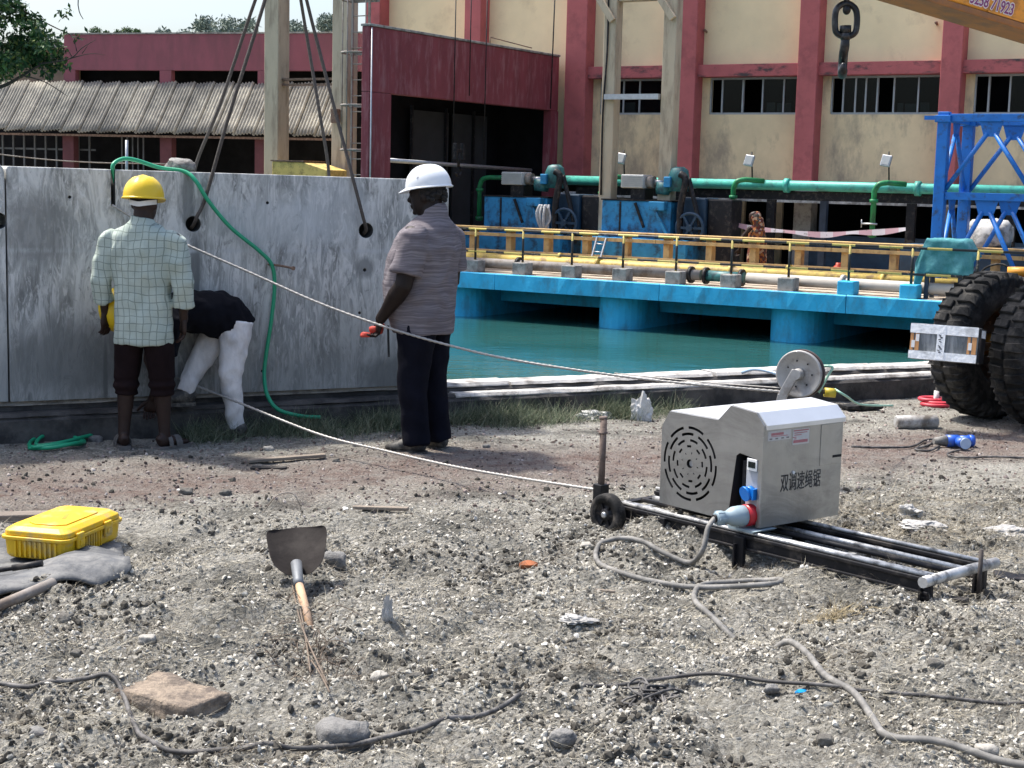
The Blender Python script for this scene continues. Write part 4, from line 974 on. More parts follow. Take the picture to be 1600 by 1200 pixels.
# lamp box wrapped in clear film and tape
q0, q1, q2 = at(1424, 504, 11.25), at(1531, 512, 11.02), at(1420, 560, 11.22)
ex = (q1-q0); wl = ex.length; ex.normalize(); ez = (q2-q0); hl = ez.length; ez.normalize(); ez = -(ez-ex*ez.dot(ex)).normalized(); ey = ez.cross(ex)
Mlb = axes(q0-ez*hl, ex, ey, ez)
M_film = mk('film_wrapped_lamp', (.12, .13, .135), .22, var=.35, scale=3, stretch=(6, 1, .6), dirt=(.26, .27, .27), damt=.4, dscale=6, dstretch=(3, 1, .4), bump=.25, bscale=10)
M_ptape = mk('white_packing_tape', (.82, .84, .84), .4, var=.1, scale=8, dirt=(.55, .56, .55), damt=.3, dscale=9, bump=.35, bscale=25)
M_lampo = mk('amber_card', (.55, .27, .10), .5, var=.2, scale=6, stretch=(1, 1, .3))
lb_ = MB().box(0, wl, .004, .20, 0, hl, Mlb).build('lamp_box', M_film, cr, bevel=.018)
MB().box(wl+.001, wl+.012, .01, .195, .008, hl-.008, Mlb).build('side_plate', M_black, lb_)
MB().box(.0, wl*.99, -.004, .003, hl*.73, hl*.99, Mlb).build('tape_strip', M_ptape, lb_); MB().box(.0, wl*.99, -.004, .003, .004, hl*.24, Mlb).build('tape_strip', M_ptape, lb_)
MB().box(wl*.40, wl*.52, -.006, .0025, .01, hl*.97, Mlb).build('tape_strip', M_ptape, lb_)
MB().box(wl+.0125, wl+.015, .03, .17, hl*.72, hl*.93, Mlb).build('tape_strip', M_ptape, lb_)
for a0, b0 in ((.01, .055), (.08, .14), (.845, .885), (.91, .975)): MB().box(wl*a0, wl*b0, -.001, .0035, hl*.25, hl*.72, Mlb).build('reflector', M_lampo, lb_)
for a0, z0_ in ((.09, .50), (.03, .32), (.86, .36)): MB().box(wl*a0, wl*(a0+.05), -.003, .003, hl*z0_, hl*(z0_+.2), Mlb).build('tag', M_white, lb_)
# smudged handwriting strokes on the tape
hw = MB(); rs = random.Random(2)
for x0, z0_, n_ in ((.425, .72, 5), (.425, .42, 5)):
    for k in range(n_):
        a = (wl*(x0+.015*(k % 3)), hl*(z0_-.045*k)); hw.bar(Mlb @ Vector((a[0], -.0068, a[1])), Mlb @ Vector((a[0]+wl*.035, -.0068, a[1]-hl*rs.uniform(-.02, .03))), .006, .001, ey)
hw.build('ink_marks', M_black, lb_)
MB().bar(Mlb @ Vector((wl*.75, .2, hl*.5)), c1+ax*.21+Vector((0, 0, -.0)), .06, .06).build('lamp_bracket', M_black, cr)
# boom
b0, b1 = at(1438, -2, 12.0), at(1606, 49, 12.35); bd = (b1-b0).normalized(); bs = Vector((bd.y, -bd.x, 0)).normalized(); bu = bs.cross(bd)*1
if bu.z < 0: bu = -bu
Mb = axes(b0, bd, -bs if bs.y < 0 else bs, bu)          # x along boom, y away from us, z up
MB().box(-.75, 4.5, .02, .40, .055, .55, Mb).build('boom_section', M_orange, cr, bevel=.015)
MB().box(-.75, 4.5, .0, .42, 0, .052, Mb).build('boom_lower_flange', mk('crane_orange_darker', (.36, .15, .035), .6, var=.15, scale=3, dirt=(.22, .11, .05), damt=.4, dscale=4), cr, bevel=.012)  # flange in a darker orange than the boom side
MB().box(.63, 4.5, .006, .0185, .056, .075, Mb).build('boom_side_strip', M_orange, cr)
MB().cyl(Mb @ Vector((-.7, .05, .1)), Mb @ Vector((-.7, .36, .1)), .14, n=20).build('tip_sheave', M_black, cr)
tgt = at(1556, 8, 12.2); lx = (Mb.inverted() @ tgt).x
for nm, bold, mat_, yy in (('lettering_outline', .010, M_white, .0165), ('lettering', .002, mk('purple_lettering', (.22, .04, .16), .5, var=.05), .0145)):
    text_mb('3238 71923', .125, Mb @ axes((lx, yy, .125), (1, 0, 0), (0, 0, 1), (0, -1, 0)), .001, .70, .06, bold).build(nm, mat_, cr)
# swivel hook hanging from the boom tip
hk = at(1322, 45, 12.0)
ho = thing('crane_hook', 'black swivel link and hook hanging at the upper right', 'hook', (hk.x, 12.0, hk.z-.4))
pxm = 12.0/F
def hp(x, y, d=0): p = at(x, y, 12.0+d); return p
M_hook = mk('black_oily_steel', (.012, .012, .013), .38, .3, var=.3, scale=12, dirt=(.05, .05, .05), damt=.3, dscale=14)
loop = [hp(x, y) for x, y in ((1322, 5), (1335, 12), (1339, 24), (1338, 45), (1334, 53), (1326, 57), (1318, 57), (1309, 53), (1305, 45), (1305, 24), (1309, 12))]
MB().tube(smooth_path(loop, 5, True), .024, 10, closed=True).build('link', M_hook, ho)
MB().cyl(hp(1323, -40), hp(1323, 16), .022, n=10).ell(hp(1323, 15), (.032, .032, .04)).build('shank_eye', M_hook, ho)
MB().cyl(hp(1321, 51), hp(1321, 40), .044, n=14).build('swivel_nut', M_hook, ho)
MB().cyl(hp(1321, 63), hp(1321, 52), .035, .045, n=14).build('swivel_collar', M_hook, ho)
hc = hp(1318, 97)
P = smooth_path([hp(1321, 60), hp(1320, 72), hp(1318, 84, .03), hp(1317, 97, .11), hp(1316, 111, .09), hp(1316, 116, .0), hp(1317, 110, -.08), hp(1318, 98, -.10)], 5)
MB().tube(P, [.030, .032, .034, .034]+[.036]*(len(P)-9)+[.03, .026, .022, .017, .010], 12).build('hook_body', M_hook, ho)

# ------------------------------------------------------------------ lifting slings through the slab holes
def KP(px, py, v): u, z = KERB.uz(px, py, v); return KERB.w(u, v, z)
M_sling = mk('grey_wire_rope', (.085, .072, .062), .75, .2, var=.3, scale=60, bump=.5, bscale=120)
def rope3(pts, r, k, strands=3, twist=38.):
    P = smooth_path(pts, k) if len(pts) > 2 else [Vector(pts[0]).lerp(Vector(pts[1]), i/40) for i in range(41)]
    return P
def sling(label, front, back):
    s_ = thing('lifting_sling', label, 'sling', front[-1], group='wire rope slings')
    MB().tube(smooth_path(front, 8), .0125, 8).build('front_leg', M_sling, s_); MB().tube(smooth_path(back, 8), .012, 8).build('rear_leg', M_sling, s_)
hA = KERB.w(KU(302, 350)[0], .16, KU(302, 350)[1]-.03); hB = KERB.w(KU(572, 360)[0], .16, KU(572, 360)[1]-.03)
yA, yB = hA.y, hB.y
top = at(450, -130, yA+.1)
sling('dark wire rope sling through the hole behind the yellow helmet', [top, at(414, 0, yA-.02), at(355, 190, yA-.05), KP(322, 306, .06), KP(308, 338, .05), KP(303, 350, .09), hA], [top, at(399, 0, yA+.42), at(345, 160, yA+.45), at(305, 262, yA+.5), at(296, 345, yA+.5)])
sling('dark wire rope sling through the hole beside the white helmet', [top, at(479, 0, yB-.02), at(520, 160, yB-.05), KP(556, 296, .06), KP(567, 338, .05), KP(572, 358, .09), hB], [top, at(470, 0, yB+.42), at(500, 180, yB+.45), at(513, 262, yB+.5), at(516, 345, yB+.5)])

# ------------------------------------------------------------------ hoses and ropes
M_hose = mk('green_rubber_hose', (.012, .30, .15), .4, var=.12, scale=6)
hose = [KP(180, 285, .14), KP(176, 262, .12), KP(181, 253, .14), KP(195, 248, .18), KP(215, 251, .19), KP(250, 262, .16), KP(288, 268, .10), KP(306, 283, .04), KP(325, 313, .03), KP(360, 355, .04), KP(405, 392, .05), KP(425, 415, .05), KP(429, 450, .05), KP(424, 500, .05), KP(415, 560, .05), KP(413, 590, .03), KP(418, 618, -.03), KP(435, 640, -.08), KP(470, 650, -.1), KP(500, 652, -.05)]
MB().tube(smooth_path(hose, 7), .0135, 10).build('green_hose', M_hose, base=hose[0], label='green hose arching over the slab top and down its face', cat='hose')
cp_ = [(45, 706), (80, 708), (118, 703), (132, 695), (110, 688), (75, 687), (48, 697), (52, 707), (90, 706), (128, 698), (112, 690), (70, 692), (58, 702), (100, 699), (140, 690), (170, 680), (190, 668), (205, 655)]
hc_ = [G(x, y, .016+.010*(i % 3)) for i, (x, y) in enumerate(cp_)]
MB().tube(smooth_path(hc_, 7), .0125, 8).build('green_hose_coil', M_hose, base=hc_[0], label='green hose lying in loose loops on the ground at the far left', cat='hose')
M_wire = mk('steel_bead_wire', (.36, .345, .32), .5, .3, var=.25, scale=120)
def bead_rope(label, ctrl, r=.0078, bead=True, kk=10):
    P = smooth_path(ctrl, kk); 
    # resample evenly, swell at every bead
    L = [0]
    for i in range(1, len(P)): L.append(L[-1]+(P[i]-P[i-1]).length)
    n = int(L[-1]/.0125); out = []; rr = []; j = 0
    for i in range(n+1):
        s_ = L[-1]*i/n
        while j < len(L)-2 and L[j+1] < s_: j += 1
        f = (s_-L[j])/max(L[j+1]-L[j], 1e-6); out.append(P[j].lerp(P[j+1], f)); rr.append(r*(1.12 if (i % 3) else .78))
    return MB().tube(out, rr, 7).build('saw_wire', M_wire, base=ctrl[0], label=label, cat='saw wire', group='saw wire strands')
s0 = KP(178, 322, .16)
PUL = at(1250, 584, 9.0)
bead_rope('upper beaded saw wire running from the slab slot to the guide pulley', [s0, KP(178, 322, .08), at(208, 340, 10.05), at(280, 377, 9.98), at(400, 430, 9.9), at(500, 474, 9.78), at(600, 510, 9.66), at(700, 539, 9.55), at(800, 562, 9.45), at(950, 585, 9.3), at(1080, 600, 9.15), at(1222, 612, 9.02)])
bead_rope('lower beaded saw wire sagging from the slab base to the saw frame', [at(240, 570, 10.35), at(272, 588, 10.25), at(370, 628, 9.95), at(500, 679, 9.55), at(600, 704, 9.2), at(700, 727, 8.8), at(800, 745, 8.4), at(930, 765, 7.96)])
wire('slack_rope', 'thin cord running behind the upper saw wire above the kerb', [at(960, 583, 10.6), at(1100, 597, 10.2), at(1218, 606, 9.6)], .004, M_wire, 'rope')

# ------------------------------------------------------------------ wire saw machine
MA = rad(-52); MO = gnd(1030, 785, .17); MO.z = 0
MM = Matrix.Translation(MO) @ Matrix.Rotation(MA, 4, 'Z')
ws = thing('wire_saw_machine', 'stainless steel wire saw drive unit on a long black rail frame', 'wire saw', M=MM)
# brushed stainless sheet
m, t, b = nodes('brushed_stainless', .36, .9)
tc = nn(t, 'ShaderNodeTexCoord'); P = tc.outputs['Object']
n1 = nnoise(t, P, 5, (1, 1, 1), 5); n2 = nnoise(t, P, 160, (1, 1, .03), 3); n3 = nnoise(t, P, 2.4, (1, 1, 1.5), 8, .7, .8)
c = nramp(t, n1, [(.3, (.34, .34, .33)), (.7, (.44, .44, .43))])
c = nmix(t, nramp(t, n3, [(.46, 0.), (.64, .6)]), c, (.20, .19, .175))
t.links.new(c, b.inputs['Base Color'])
t.links.new(nramp(t, nmath(t, 'ADD', nmath(t, 'MULTIPLY', n2, .4), nmath(t, 'MULTIPLY', n3, .6)), [(.3, .36), (.7, .55)]), b.inputs['Roughness'])
nbump(t, b, nmath(t, 'ADD', n2, nmath(t, 'MULTIPLY', n1, 1.5)), .05, .01)
M_inox = m
prof = [(0, .17), (.68, .17), (.68, .655), (.63, .708), (.465, .722), (.385, .642), (.05, .640), (0, .56)]
Wd = .56
Mx = axes((0, 0, 0), (1, 0, 0), (0, 0, 1), (0, -1, 0))
hs = MB().prism(prof, -Wd, 0, Mx).build('housing', M_inox, ws)
cm = MB(); fc = (.205, .40)
def arc(r, a0, a1, w_, n=8):
    return [(fc[0]+(r-w_/2)*math.cos(a), fc[1]+(r-w_/2)*math.sin(a)) for a in np.linspace(a0, a1, n)]+[(fc[0]+(r+w_/2)*math.cos(a), fc[1]+(r+w_/2)*math.sin(a)) for a in np.linspace(a1, a0, n)]
for r, n_, gap, w_, ph in ((.178, 8, .20, .013, .2), (.147, 8, .24, .013, .55), (.116, 8, .34, .012, .2), (.086, 8, .46, .011, .5), (.054, 8, .70, .010, .2)):
    if r == .148: n_ = 8
    for k in range(n_):
        a0 = ph+2*math.pi*k/n_+gap/2; a1 = ph+2*math.pi*(k+1)/n_-gap/2
        cm.prism(arc(r, a0, a1, w_), -.05, .02, Mx)
cm.prism([(fc[0]+.022*math.cos(q), fc[1]+.022*math.sin(q)) for q in np.linspace(0, 2*math.pi, 13)[:-1]], -.04, .02, Mx)
# switch panel opening
cm.prism([(.470, .15), (.655, .15), (.655, .49), (.535, .505), (.515, .49)], -.14, .02, Mx)
M_void = mk('black_void', (.006, .006, .007), .8, var=.2)
cut(hs, cm, M_void)
hs.data.update()
md = hs.modifiers.new('b', 'BEVEL'); md.width = .004; md.segments = 2; md.limit_method = 'ANGLE'; md.angle_limit = rad(30)
MB().cyl((fc[0], .012, fc[1]), (fc[0], .03, fc[1]), .016, n=12).build('fan_hub', M_galv, ws)
MB().prism([(.385-.003, .6455), (.05, .6435), (.045, .639), (.39, .641)], -Wd-.006, -.012, Mx).build('low_lid', mk('sunlit_stainless_lid', (.72, .72, .71), .42, .6, var=.06, scale=5), ws)  # lids take a lighter steel colour that holds the sun on the top
MB().prism([(.463, .7245), (.632, .7105), (.690, .655), (.690, .634), (.6805, .634), (.6805, .656), (.629, .7085), (.465, .7225)], -Wd-.006, -.012, Mx).build('top_cover', mk('sunlit_stainless_lid', (.72, .72, .71), .42, .6, var=.06, scale=5), ws)
# front edge trim strip between the faces
MB().box(.676, .6845, -.005, .004, .172, .60).build('edge_trim', M_inox, ws)
MB().box(.6802, .6830, .40, .545, .43, .63).build('door_flap', M_inox, ws, bevel=.002)
MB().box(.6806, .6845, .49, .553, .462, .474).build('door_slot', M_void, ws)
MB().cyl((.680, .215, .415), (.686, .215, .415), .008, n=12).build('lock_stud', M_white, ws)
# stickers
M_stick = mk('silver_sticker', (.52, .51, .50), .5, var=.08, scale=30); M_redp = mk('faded_red_print', (.42, .16, .17), .6, var=.1, scale=40); M_greyp = mk('grey_print', (.20, .18, .18), .6)
st_ = MB().box(.6802, .6812, .030, .185, .580, .625).build('rating_sticker', M_stick, ws)
MB().box(.6813, .6818, .05, .135, .604, .616).build('red_band', M_redp, st_); MB().box(.6813, .6818, .05, .165, .598, .601).build('print_line', M_redp, st_)
for y0 in (.04, .08, .12, .155): MB().box(.6813, .6818, y0, y0+.018, .585, .592).build('print_line', M_greyp, st_)
st_ = MB().box(.6802, .6812, .200, .315, .548, .622).build('warning_sticker', M_stick, ws)
for z0_, h, y0, y1 in ((.612, .006, .205, .31), (.602, .004, .21, .30), (.592, .004, .21, .26), (.582, .004, .20, .225), (.556, .014, .205, .305), (.574, .004, .21, .225)): MB().box(.6813, .6818, y0, y1, z0_, z0_+h).build('red_band', M_redp, st_)
# stencilled characters
text_mb('双调速绳锯', .095, axes((.6812, .272, .365), (0, 1, 0), (0, 0, 1), (1, 0, 0)), .0004, .60, .0, .0002).build('lettering', mk('black_stencil_ink', (.045, .042, .04), .8, var=.4, scale=90), ws)
# switch panel
MB().box(.572, .652, .012, .018, .235, .488).build('switch_panel', mk('grey_panel', (.40, .41, .42), .5, var=.05), ws)
MB().box(.535, .560, .02, .10, .24, .47).build('breaker_row', M_black, ws, bevel=.006)
dp = MB().box(.584, .648, -.001, .0115, .432, .490).build('display', M_white, ws, bevel=.003)
MB().box(.594, .638, -.004, -.0015, .447, .476).build('screen', M_glass, dp)
M_bsock = mk('blue_socket_plastic', (.005, .17, .58), .35, var=.06)
MB().cyl((.608, .0115, .325), (.608, -.018, .325), .034, .032, n=20).cyl((.604, -.0185, .325), (.602, -.030, .322), .036, n=20).box(.640, .652, -.022, .0115, .300, .352).build('blue_socket', M_bsock, ws)
M_plug = mk('grey_blue_plug', (.28, .36, .40), .45, var=.08, scale=12)
pc = Vector((.60, 0, .222)); pdv = Vector((-.22, -.965, -.02)).normalized()
zq = pdv.to_track_quat('Z', 'Y').to_matrix().to_4x4(); Mp = Matrix.Translation(pc+Vector((.018, .03, 0))) @ zq
MB().lathe([(.05, -.03), (.052, .02), (.052, .055), (.046, .056)], Mp, 24).build('red_socket', mk('red_socket_plastic', (.42, .012, .02), .4, var=.08), ws)
pg_ = MB().lathe([(.043, .055), (.049, .06), (.049, .085), (.047, .12), (.038, .14), (.030, .155), (.030, .175), (.034, .18), (.034, .205), (.027, .215), (.02, .216)], Mp, 24).build('power_plug', M_plug, ws)
for q in range(6): MB().box(.030, .036, -.004, .004, .176, .210, Mp @ Matrix.Rotation(q*1.047, 4, 'Z')).build('grip_rib', M_plug, pg_)
MB().lathe([(.018, .21), (.020, .225), (.014, .226)], Mp, 16).build('cable_gland', M_black, pg_)
plug_end = MM @ (Mp @ Vector((0, 0, .222)))
MB().prism([(.53, .150), (.68, .150), (.70, .163), (.52, .163)], -.10, .05, Mx).build('socket_tray', M_plug, ws)
# rail frame (set slightly askew under the housing)
_before = set(ws.children)
S0, S1, T0, T1 = -.33, 1.63, .0, .42
def chan(t_, nm):
    MB().box(S0, S1, t_-.020, t_+.020, .140, .158).build(nm+'_top', M_black, ws, bevel=.004)
    MB().box(S0, S1, t_-.008, t_+.008, .100, .1395).build(nm+'_web', M_black, ws)
    MB().box(S0, S1, t_-.020, t_+.020, .086, .0995).build(nm+'_foot', M_black, ws, bevel=.004)
chan(T0, 'near_rail'); chan(T1, 'far_rail')
M_rod = mk('worn_bright_bar', (.50, .50, .49), .45, .5, var=.2, scale=20, dirt=(.10, .10, .10), damt=.35, dscale=12)
for t_ in (T0, T1): MB().cyl((S0, t_, .168), (S1, t_, .168), .0095, n=8).build('rail_bar', M_rod, ws)
for t_, zz in ((.075, .150), (.205, .150), (.29, .150)): MB().cyl((S0+.1, t_, zz), (S1-.03, t_, zz), .013, n=8).build('slide_bar', M_rod if t_ != .205 else M_black, ws)
for s_ in (S0+.03, .25, 1.1): MB().box(s_-.02, s_+.02, T0+.026, T1-.026, .118, .136).build('cross_bar', M_rod if s_ == 1.1 else M_black, ws)
MB().cyl((S1, T0-.06, .150), (S1, T1+.09, .150), .024, n=14).build('end_bar', M_rod, ws)
MB().cyl((S1+.05, T1-.12, .03), (S1+.05, T1-.12, .25), .010, n=8).build('locking_pin', mk('dark_pin_steel', (.06, .05, .045), .7, .3, var=.3, scale=25), ws)
for s_, t_ in ((S1-.02, T0), (S1-.02, T1), (.62, T0-.028), (.12, T0-.028), (.62, T1), (-.2, T1)):
    MB().box(s_-.03, s_+.03, t_-.012, t_+.012, -.01, .150).build('leg', M_black, ws, bevel=.004)
    MB().box(s_-.018, s_-.008, t_-.03, t_+.03, -.018, .115).build('leg_gusset', M_black, ws)
# wheel
wc = Vector((-.205, -.072, .112))
whl = MB(); Mw = axes(wc, (1, 0, 0), (0, 0, 1), (0, -1, 0))
whl.lathe([(.066, -.030), (.096, -.031), (.106, -.022), (.1085, 0), (.106, .022), (.096, .031), (.066, .030), (.064, .0)], Mw, 40); o = whl.build('wheel', M_rubber, ws)
MB().lathe([(.012, .024), (.03, .024), (.034, .012), (.058, .012), (.066, .026), (.068, .02), (.060, -.02), (.012, -.02)], Mw, 32).build('wheel_rim', M_black, o)
rb_ = MB()
for q in range(6): rb_.box(.028, .060, -.005, .005, .008, .022, Mw @ Matrix.Rotation(q*1.047, 4, 'Z'))
rb_.build('spokes', M_black, o); MB().lathe([(.016, .02), (.016, .032), (.010, .036)], Mw, 12).build('axle_nut', M_galv, o)
MB().cyl((-.205, -.06, .112), (-.205, .47, .112), .012, n=10).build('axle', M_galv, ws)
MB().box(S0-.03, S0+.03, T0-.03, T0+.03, .06, .24).build('post_socket', M_black, ws, bevel=.004)
MB().cyl((S0, T0, .15), (S0+.004, T0, .585), .0175, n=14).cyl((S0, T0, .50), (S0, T0, .512), .022, n=14).cyl((S0, T0, .575), (S0, T0, .590), .021, n=14).build('rusty_post', mk('dull_rust', (.15, .11, .09), .8, .2, var=.3, scale=25, bump=.3, bscale=80), ws)
# shadow-side tie rods
MB().cyl((.2, T0+.02, .05), (-.2, T0+.1, .06), .008, n=6).build('tie_rod', M_galv, ws)

FM = Matrix.Translation((0, -.078, -.022)) @ Matrix.Rotation(rad(4.0), 4, 'Z')
for o in set(ws.children)-_before: o.matrix_local = FM

# ------------------------------------------------------------------ guide pulley behind the machine
gp = thing('guide_pulley', 'round grey guide pulley on a slanted flat arm behind the saw', 'pulley', (PUL.x-.15, 9.0, 0))
M_alu = mk('dusty_cast_aluminium', (.40, .39, .37), .55, .35, var=.12, scale=14, dirt=(.25, .23, .21), damt=.3, dscale=10)
pn = Vector((-.50, -.86, .02)).normalized(); px_ = Vector((0, 0, 1)).cross(pn).normalized(); pz_ = pn.cross(px_); Mg = axes(PUL, px_, pz_, pn)
pd = MB().lathe([(.03, .012), (.095, .012), (.100, .020), (.122, .020), (.130, .030), (.140, .028), (.140, .016), (.126, 0), (.140, -.016), (.140, -.028), (.13, -.03), (.03, -.03)], Mg, 48).build('sheave', M_alu, gp)
MB().lathe([(.141, -.010), (.144, -.012), (.144, -.034), (.12, -.036)], Mg, 48).build('rubber_ring', mk('brown_rubber', (.06, .04, .038), .8), pd)
bo = MB()
for q in range(7): bo.cyl(Mg @ Vector((.078*math.cos(q*.898), .078*math.sin(q*.898), .012)), Mg @ Vector((.078*math.cos(q*.898), .078*math.sin(q*.898), .016)), .005, n=8)
bo.build('bolt_ring', M_black, pd)
MB().lathe([(.034, .012), (.034, .035), (.026, .045), (.026, .055)], Mg, 20).build('hub', M_alu, gp)
foot = Vector((PUL.x-.19, PUL.y+.03, .02)); arm = [Mg @ Vector((0, .02, .066)), Mg @ Vector((-.075, -.13, .066)), foot+Vector((0, 0, .1))]
MB().bar(arm[0], arm[1], .055, .022, pn).bar(arm[1]+Vector((0, 0, .004)), foot, .058, .020, pn).build('arm', M_alu, gp, bevel=.004)
MB().cyl(Mg @ Vector((0, 0, .05)), Mg @ Vector((0, 0, .082)), .030, n=16).build('arm_boss', M_alu, gp)
MB().box(foot.x-.15, foot.x+.2, foot.y-.1, foot.y+.12, -.01, .03).build('base_plate', M_black, gp)
MB().tube(smooth_path([PUL+pn*-.03+Vector((.12, 0, .045)), PUL+Vector((.165, 0, .05)), PUL+Vector((.19, 0, .04)), PUL+Vector((.17, 0, -.0)), PUL+Vector((.115, 0, -.11))], 5), .008, 8).build('water_tube', mk('pale_green_tube', (.30, .52, .40), .4), gp)
wire('water_hose', 'pale blue water hose arching out behind the guide pulley', [at(1160, 582, 9.7), at(1178, 577, 9.6), at(1200, 580, 9.5), at(1230, 590, 9.4)], .011, mk('pale_blue_hose', (.30, .42, .55), .4), 'hose')
hz = at(1296, 613, 9.05); MB().cyl(hz-Vector((.03, 0, 0)), hz+Vector((.035, 0, -.004)), .028, n=16).build('hose_coupling', mk('yellow_fitting', (.50, .38, .03), .45), base=hz, label='yellow round hose fitting lying right of the guide pulley', cat='fitting')
wire('fitting_hose', 'black and pale hose leading from the yellow fitting to the kerb', [hz+Vector((-.16, .05, -.03)), hz+Vector((-.08, 0, .01)), hz+Vector((-.02, 0, 0))], .016, M_rubber, 'hose')
wire('pale_hose_tail', 'thin pale hose running right from the yellow fitting', [hz+Vector((.03, 0, .02)), hz+Vector((.10, 0, -.02)), at(1345, 632, 9.6), at(1395, 634, 10.2)], .007, mk('pale_green_tube', (.3, .5, .4)), 'hose')
# ------------------------------------------------------------------ people
def xf(mb, M):
    mb.v = [M @ p for p in mb.v]; return mb
def merge(a, b_): a.add(b_.v, b_.f, True); return a
def vox(mb, size, it, name, mat, parent, disp=None, extra=None, factor=.5):
    me = mb.mesh('tmp'); o = bpy.data.objects.new('tmp', me); COL.objects.link(o)
    bm = bmesh.new(); bm.from_mesh(me); bmesh.ops.recalc_face_normals(bm, faces=bm.faces); bm.to_mesh(me); bm.free()
    md = o.modifiers.new('r', 'REMESH'); md.mode = 'VOXEL'; md.voxel_size = size; md.use_smooth_shade = True
    if it: ms = o.modifiers.new('s', 'SMOOTH'); ms.iterations = it; ms.factor = factor
    new = evaluated(o); bpy.data.objects.remove(o); bpy.data.meshes.remove(me)
    if disp:
        nr = [v.normal.copy() for v in new.vertices]
        for v, n_ in zip(new.vertices, nr): v.co = v.co+n_*disp(v.co)
        new.update()
    if extra:
        bm = bmesh.new(); bm.from_mesh(new); e = extra.mesh('e'); bm.from_mesh(e); bm.to_mesh(new); bm.free()
    for p in new.polygons: p.use_smooth = True
    new.name = name; new.materials.append(mat)
    o = bpy.data.objects.new(name, new); COL.objects.link(o); o.parent = parent; BASE[o.name] = Vector((0, 0, 0)); return o
def limb(mb, a, b_, c, ra, rm, rb, rm2, rc, side=(1, 0, 0), k=1.0):
    a, b_, c = Vector(a), Vector(b_), Vector(c)
    secs = [(a-(b_-a)*.08, ra*.75, ra*.75), (a, ra, ra*k), (a.lerp(b_, .4), rm, rm*k), (a.lerp(b_, .85), rb*1.03, rb*k), (b_, rb, rb*k), (b_.lerp(c, .3), rm2, rm2*k), (b_.lerp(c, .75), rc*1.12, rc*k), (c, rc, rc), (c+(c-b_).normalized()*.02, rc*.8, rc*.8)]
    return mb.loft(secs, side, 16, 2.0)
def head(M, beard=False):
    mb = MB()
    mb.loft([((0, .062, -.004), .02, .022), ((0, .055, .004), .036, .040), ((0, .034, .03), .056, .068), ((0, .014, .07), .067, .086), ((0, .002, .115), .073, .095), ((0, -.006, .16), .075, .097), ((0, -.008, .20), .064, .082), ((0, -.008, .225), .034, .042)], (1, 0, 0), 24, 2.1)
    mb.ell((0, .100, .085), (.016, .022, .018)); mb.ell((0, .092, .105), (.011, .014, .024)); mb.ell((0, .090, .05), (.025, .013, .009)); mb.ell((0, .088, .038), (.022, .012, .008))
    mb.ell((0, .086, .128), (.05, .016, .010)); mb.ell((0, .075, .008), (.022, .018, .016))
    for s_ in (-1, 1): mb.ell((s_*.076, -.008, .095), (.010, .020, .032)); mb.ell((s_*.032, .082, .112), (.014, .010, .009))
    return xf(mb, M)
def hand(wrist, d, t_, curl=.5, grip=False):
    """palm, four unequal fingers and a thumb leaving the side of the palm; d = direction of the hand, t_ = thumb side"""
    mb = MB(); d = Vector(d).normalized(); t_ = Vector(t_); t_ = (t_-d*t_.dot(d)).normalized(); n_ = d.cross(t_); w_ = Vector(wrist)
    mb.loft([(w_-d*.02, .026, .022), (w_+d*.02, .032, .018), (w_+d*.06, .042, .016), (w_+d*.092, .040, .013)], t_, 14, 2.4)
    for i, (off, ln) in enumerate(((.030, .070), (.010, .080), (-.010, .074), (-.029, .058))):
        p = w_+d*.088+t_*off; a = curl*(.8+.1*i); pts = [p-d*.01, p]; q = d
        for k, f in enumerate((.45, .32, .25)):
            q = (Matrix.Rotation(a*(1 if k else .7), 3, t_) @ q).normalized(); p = p+q*ln*f; pts.append(p.copy())
        mb.tube(pts, [.0095, .0095, .009, .0082, .006], 8)
    p = w_+d*.028+t_*.030; q = (d*.75+t_*.65).normalized(); pts = [w_+d*.015+t_*.012, p]
    for f in (.038, .030, .022):
        p = p+q*f; pts.append(p.copy()); q = (Matrix.Rotation(curl*.5, 3, d) @ (q*.85+d*.3)).normalized()
    mb.tube(pts, [.013, .0125, .011, .010, .007], 8)
    return mb
def foot(mb, ankle, toe_dir, ln=.25):
    a = Vector(ankle); d = Vector((toe_dir[0], toe_dir[1], 0)).normalized(); s_ = Vector((d.y, -d.x, 0)); g = Vector((a.x, a.y, 0))
    z0 = a.z-.08
    mb.loft([(g-d*.055+Vector((0, 0, z0+.045)), .022, .026), (g-d*.045+Vector((0, 0, z0+.05)), .032, .04), (g+Vector((0, 0, z0+.055)), .036, .045), (g+d*.06+Vector((0, 0, z0+.042)), .040, .034), (g+d*.12+Vector((0, 0, z0+.03)), .046, .022), (g+d*.17+Vector((0, 0, z0+.025)), .044, .016), (g+d*(ln-.06)+Vector((0, 0, z0+.022)), .030, .010)], s_, 16)
    return mb
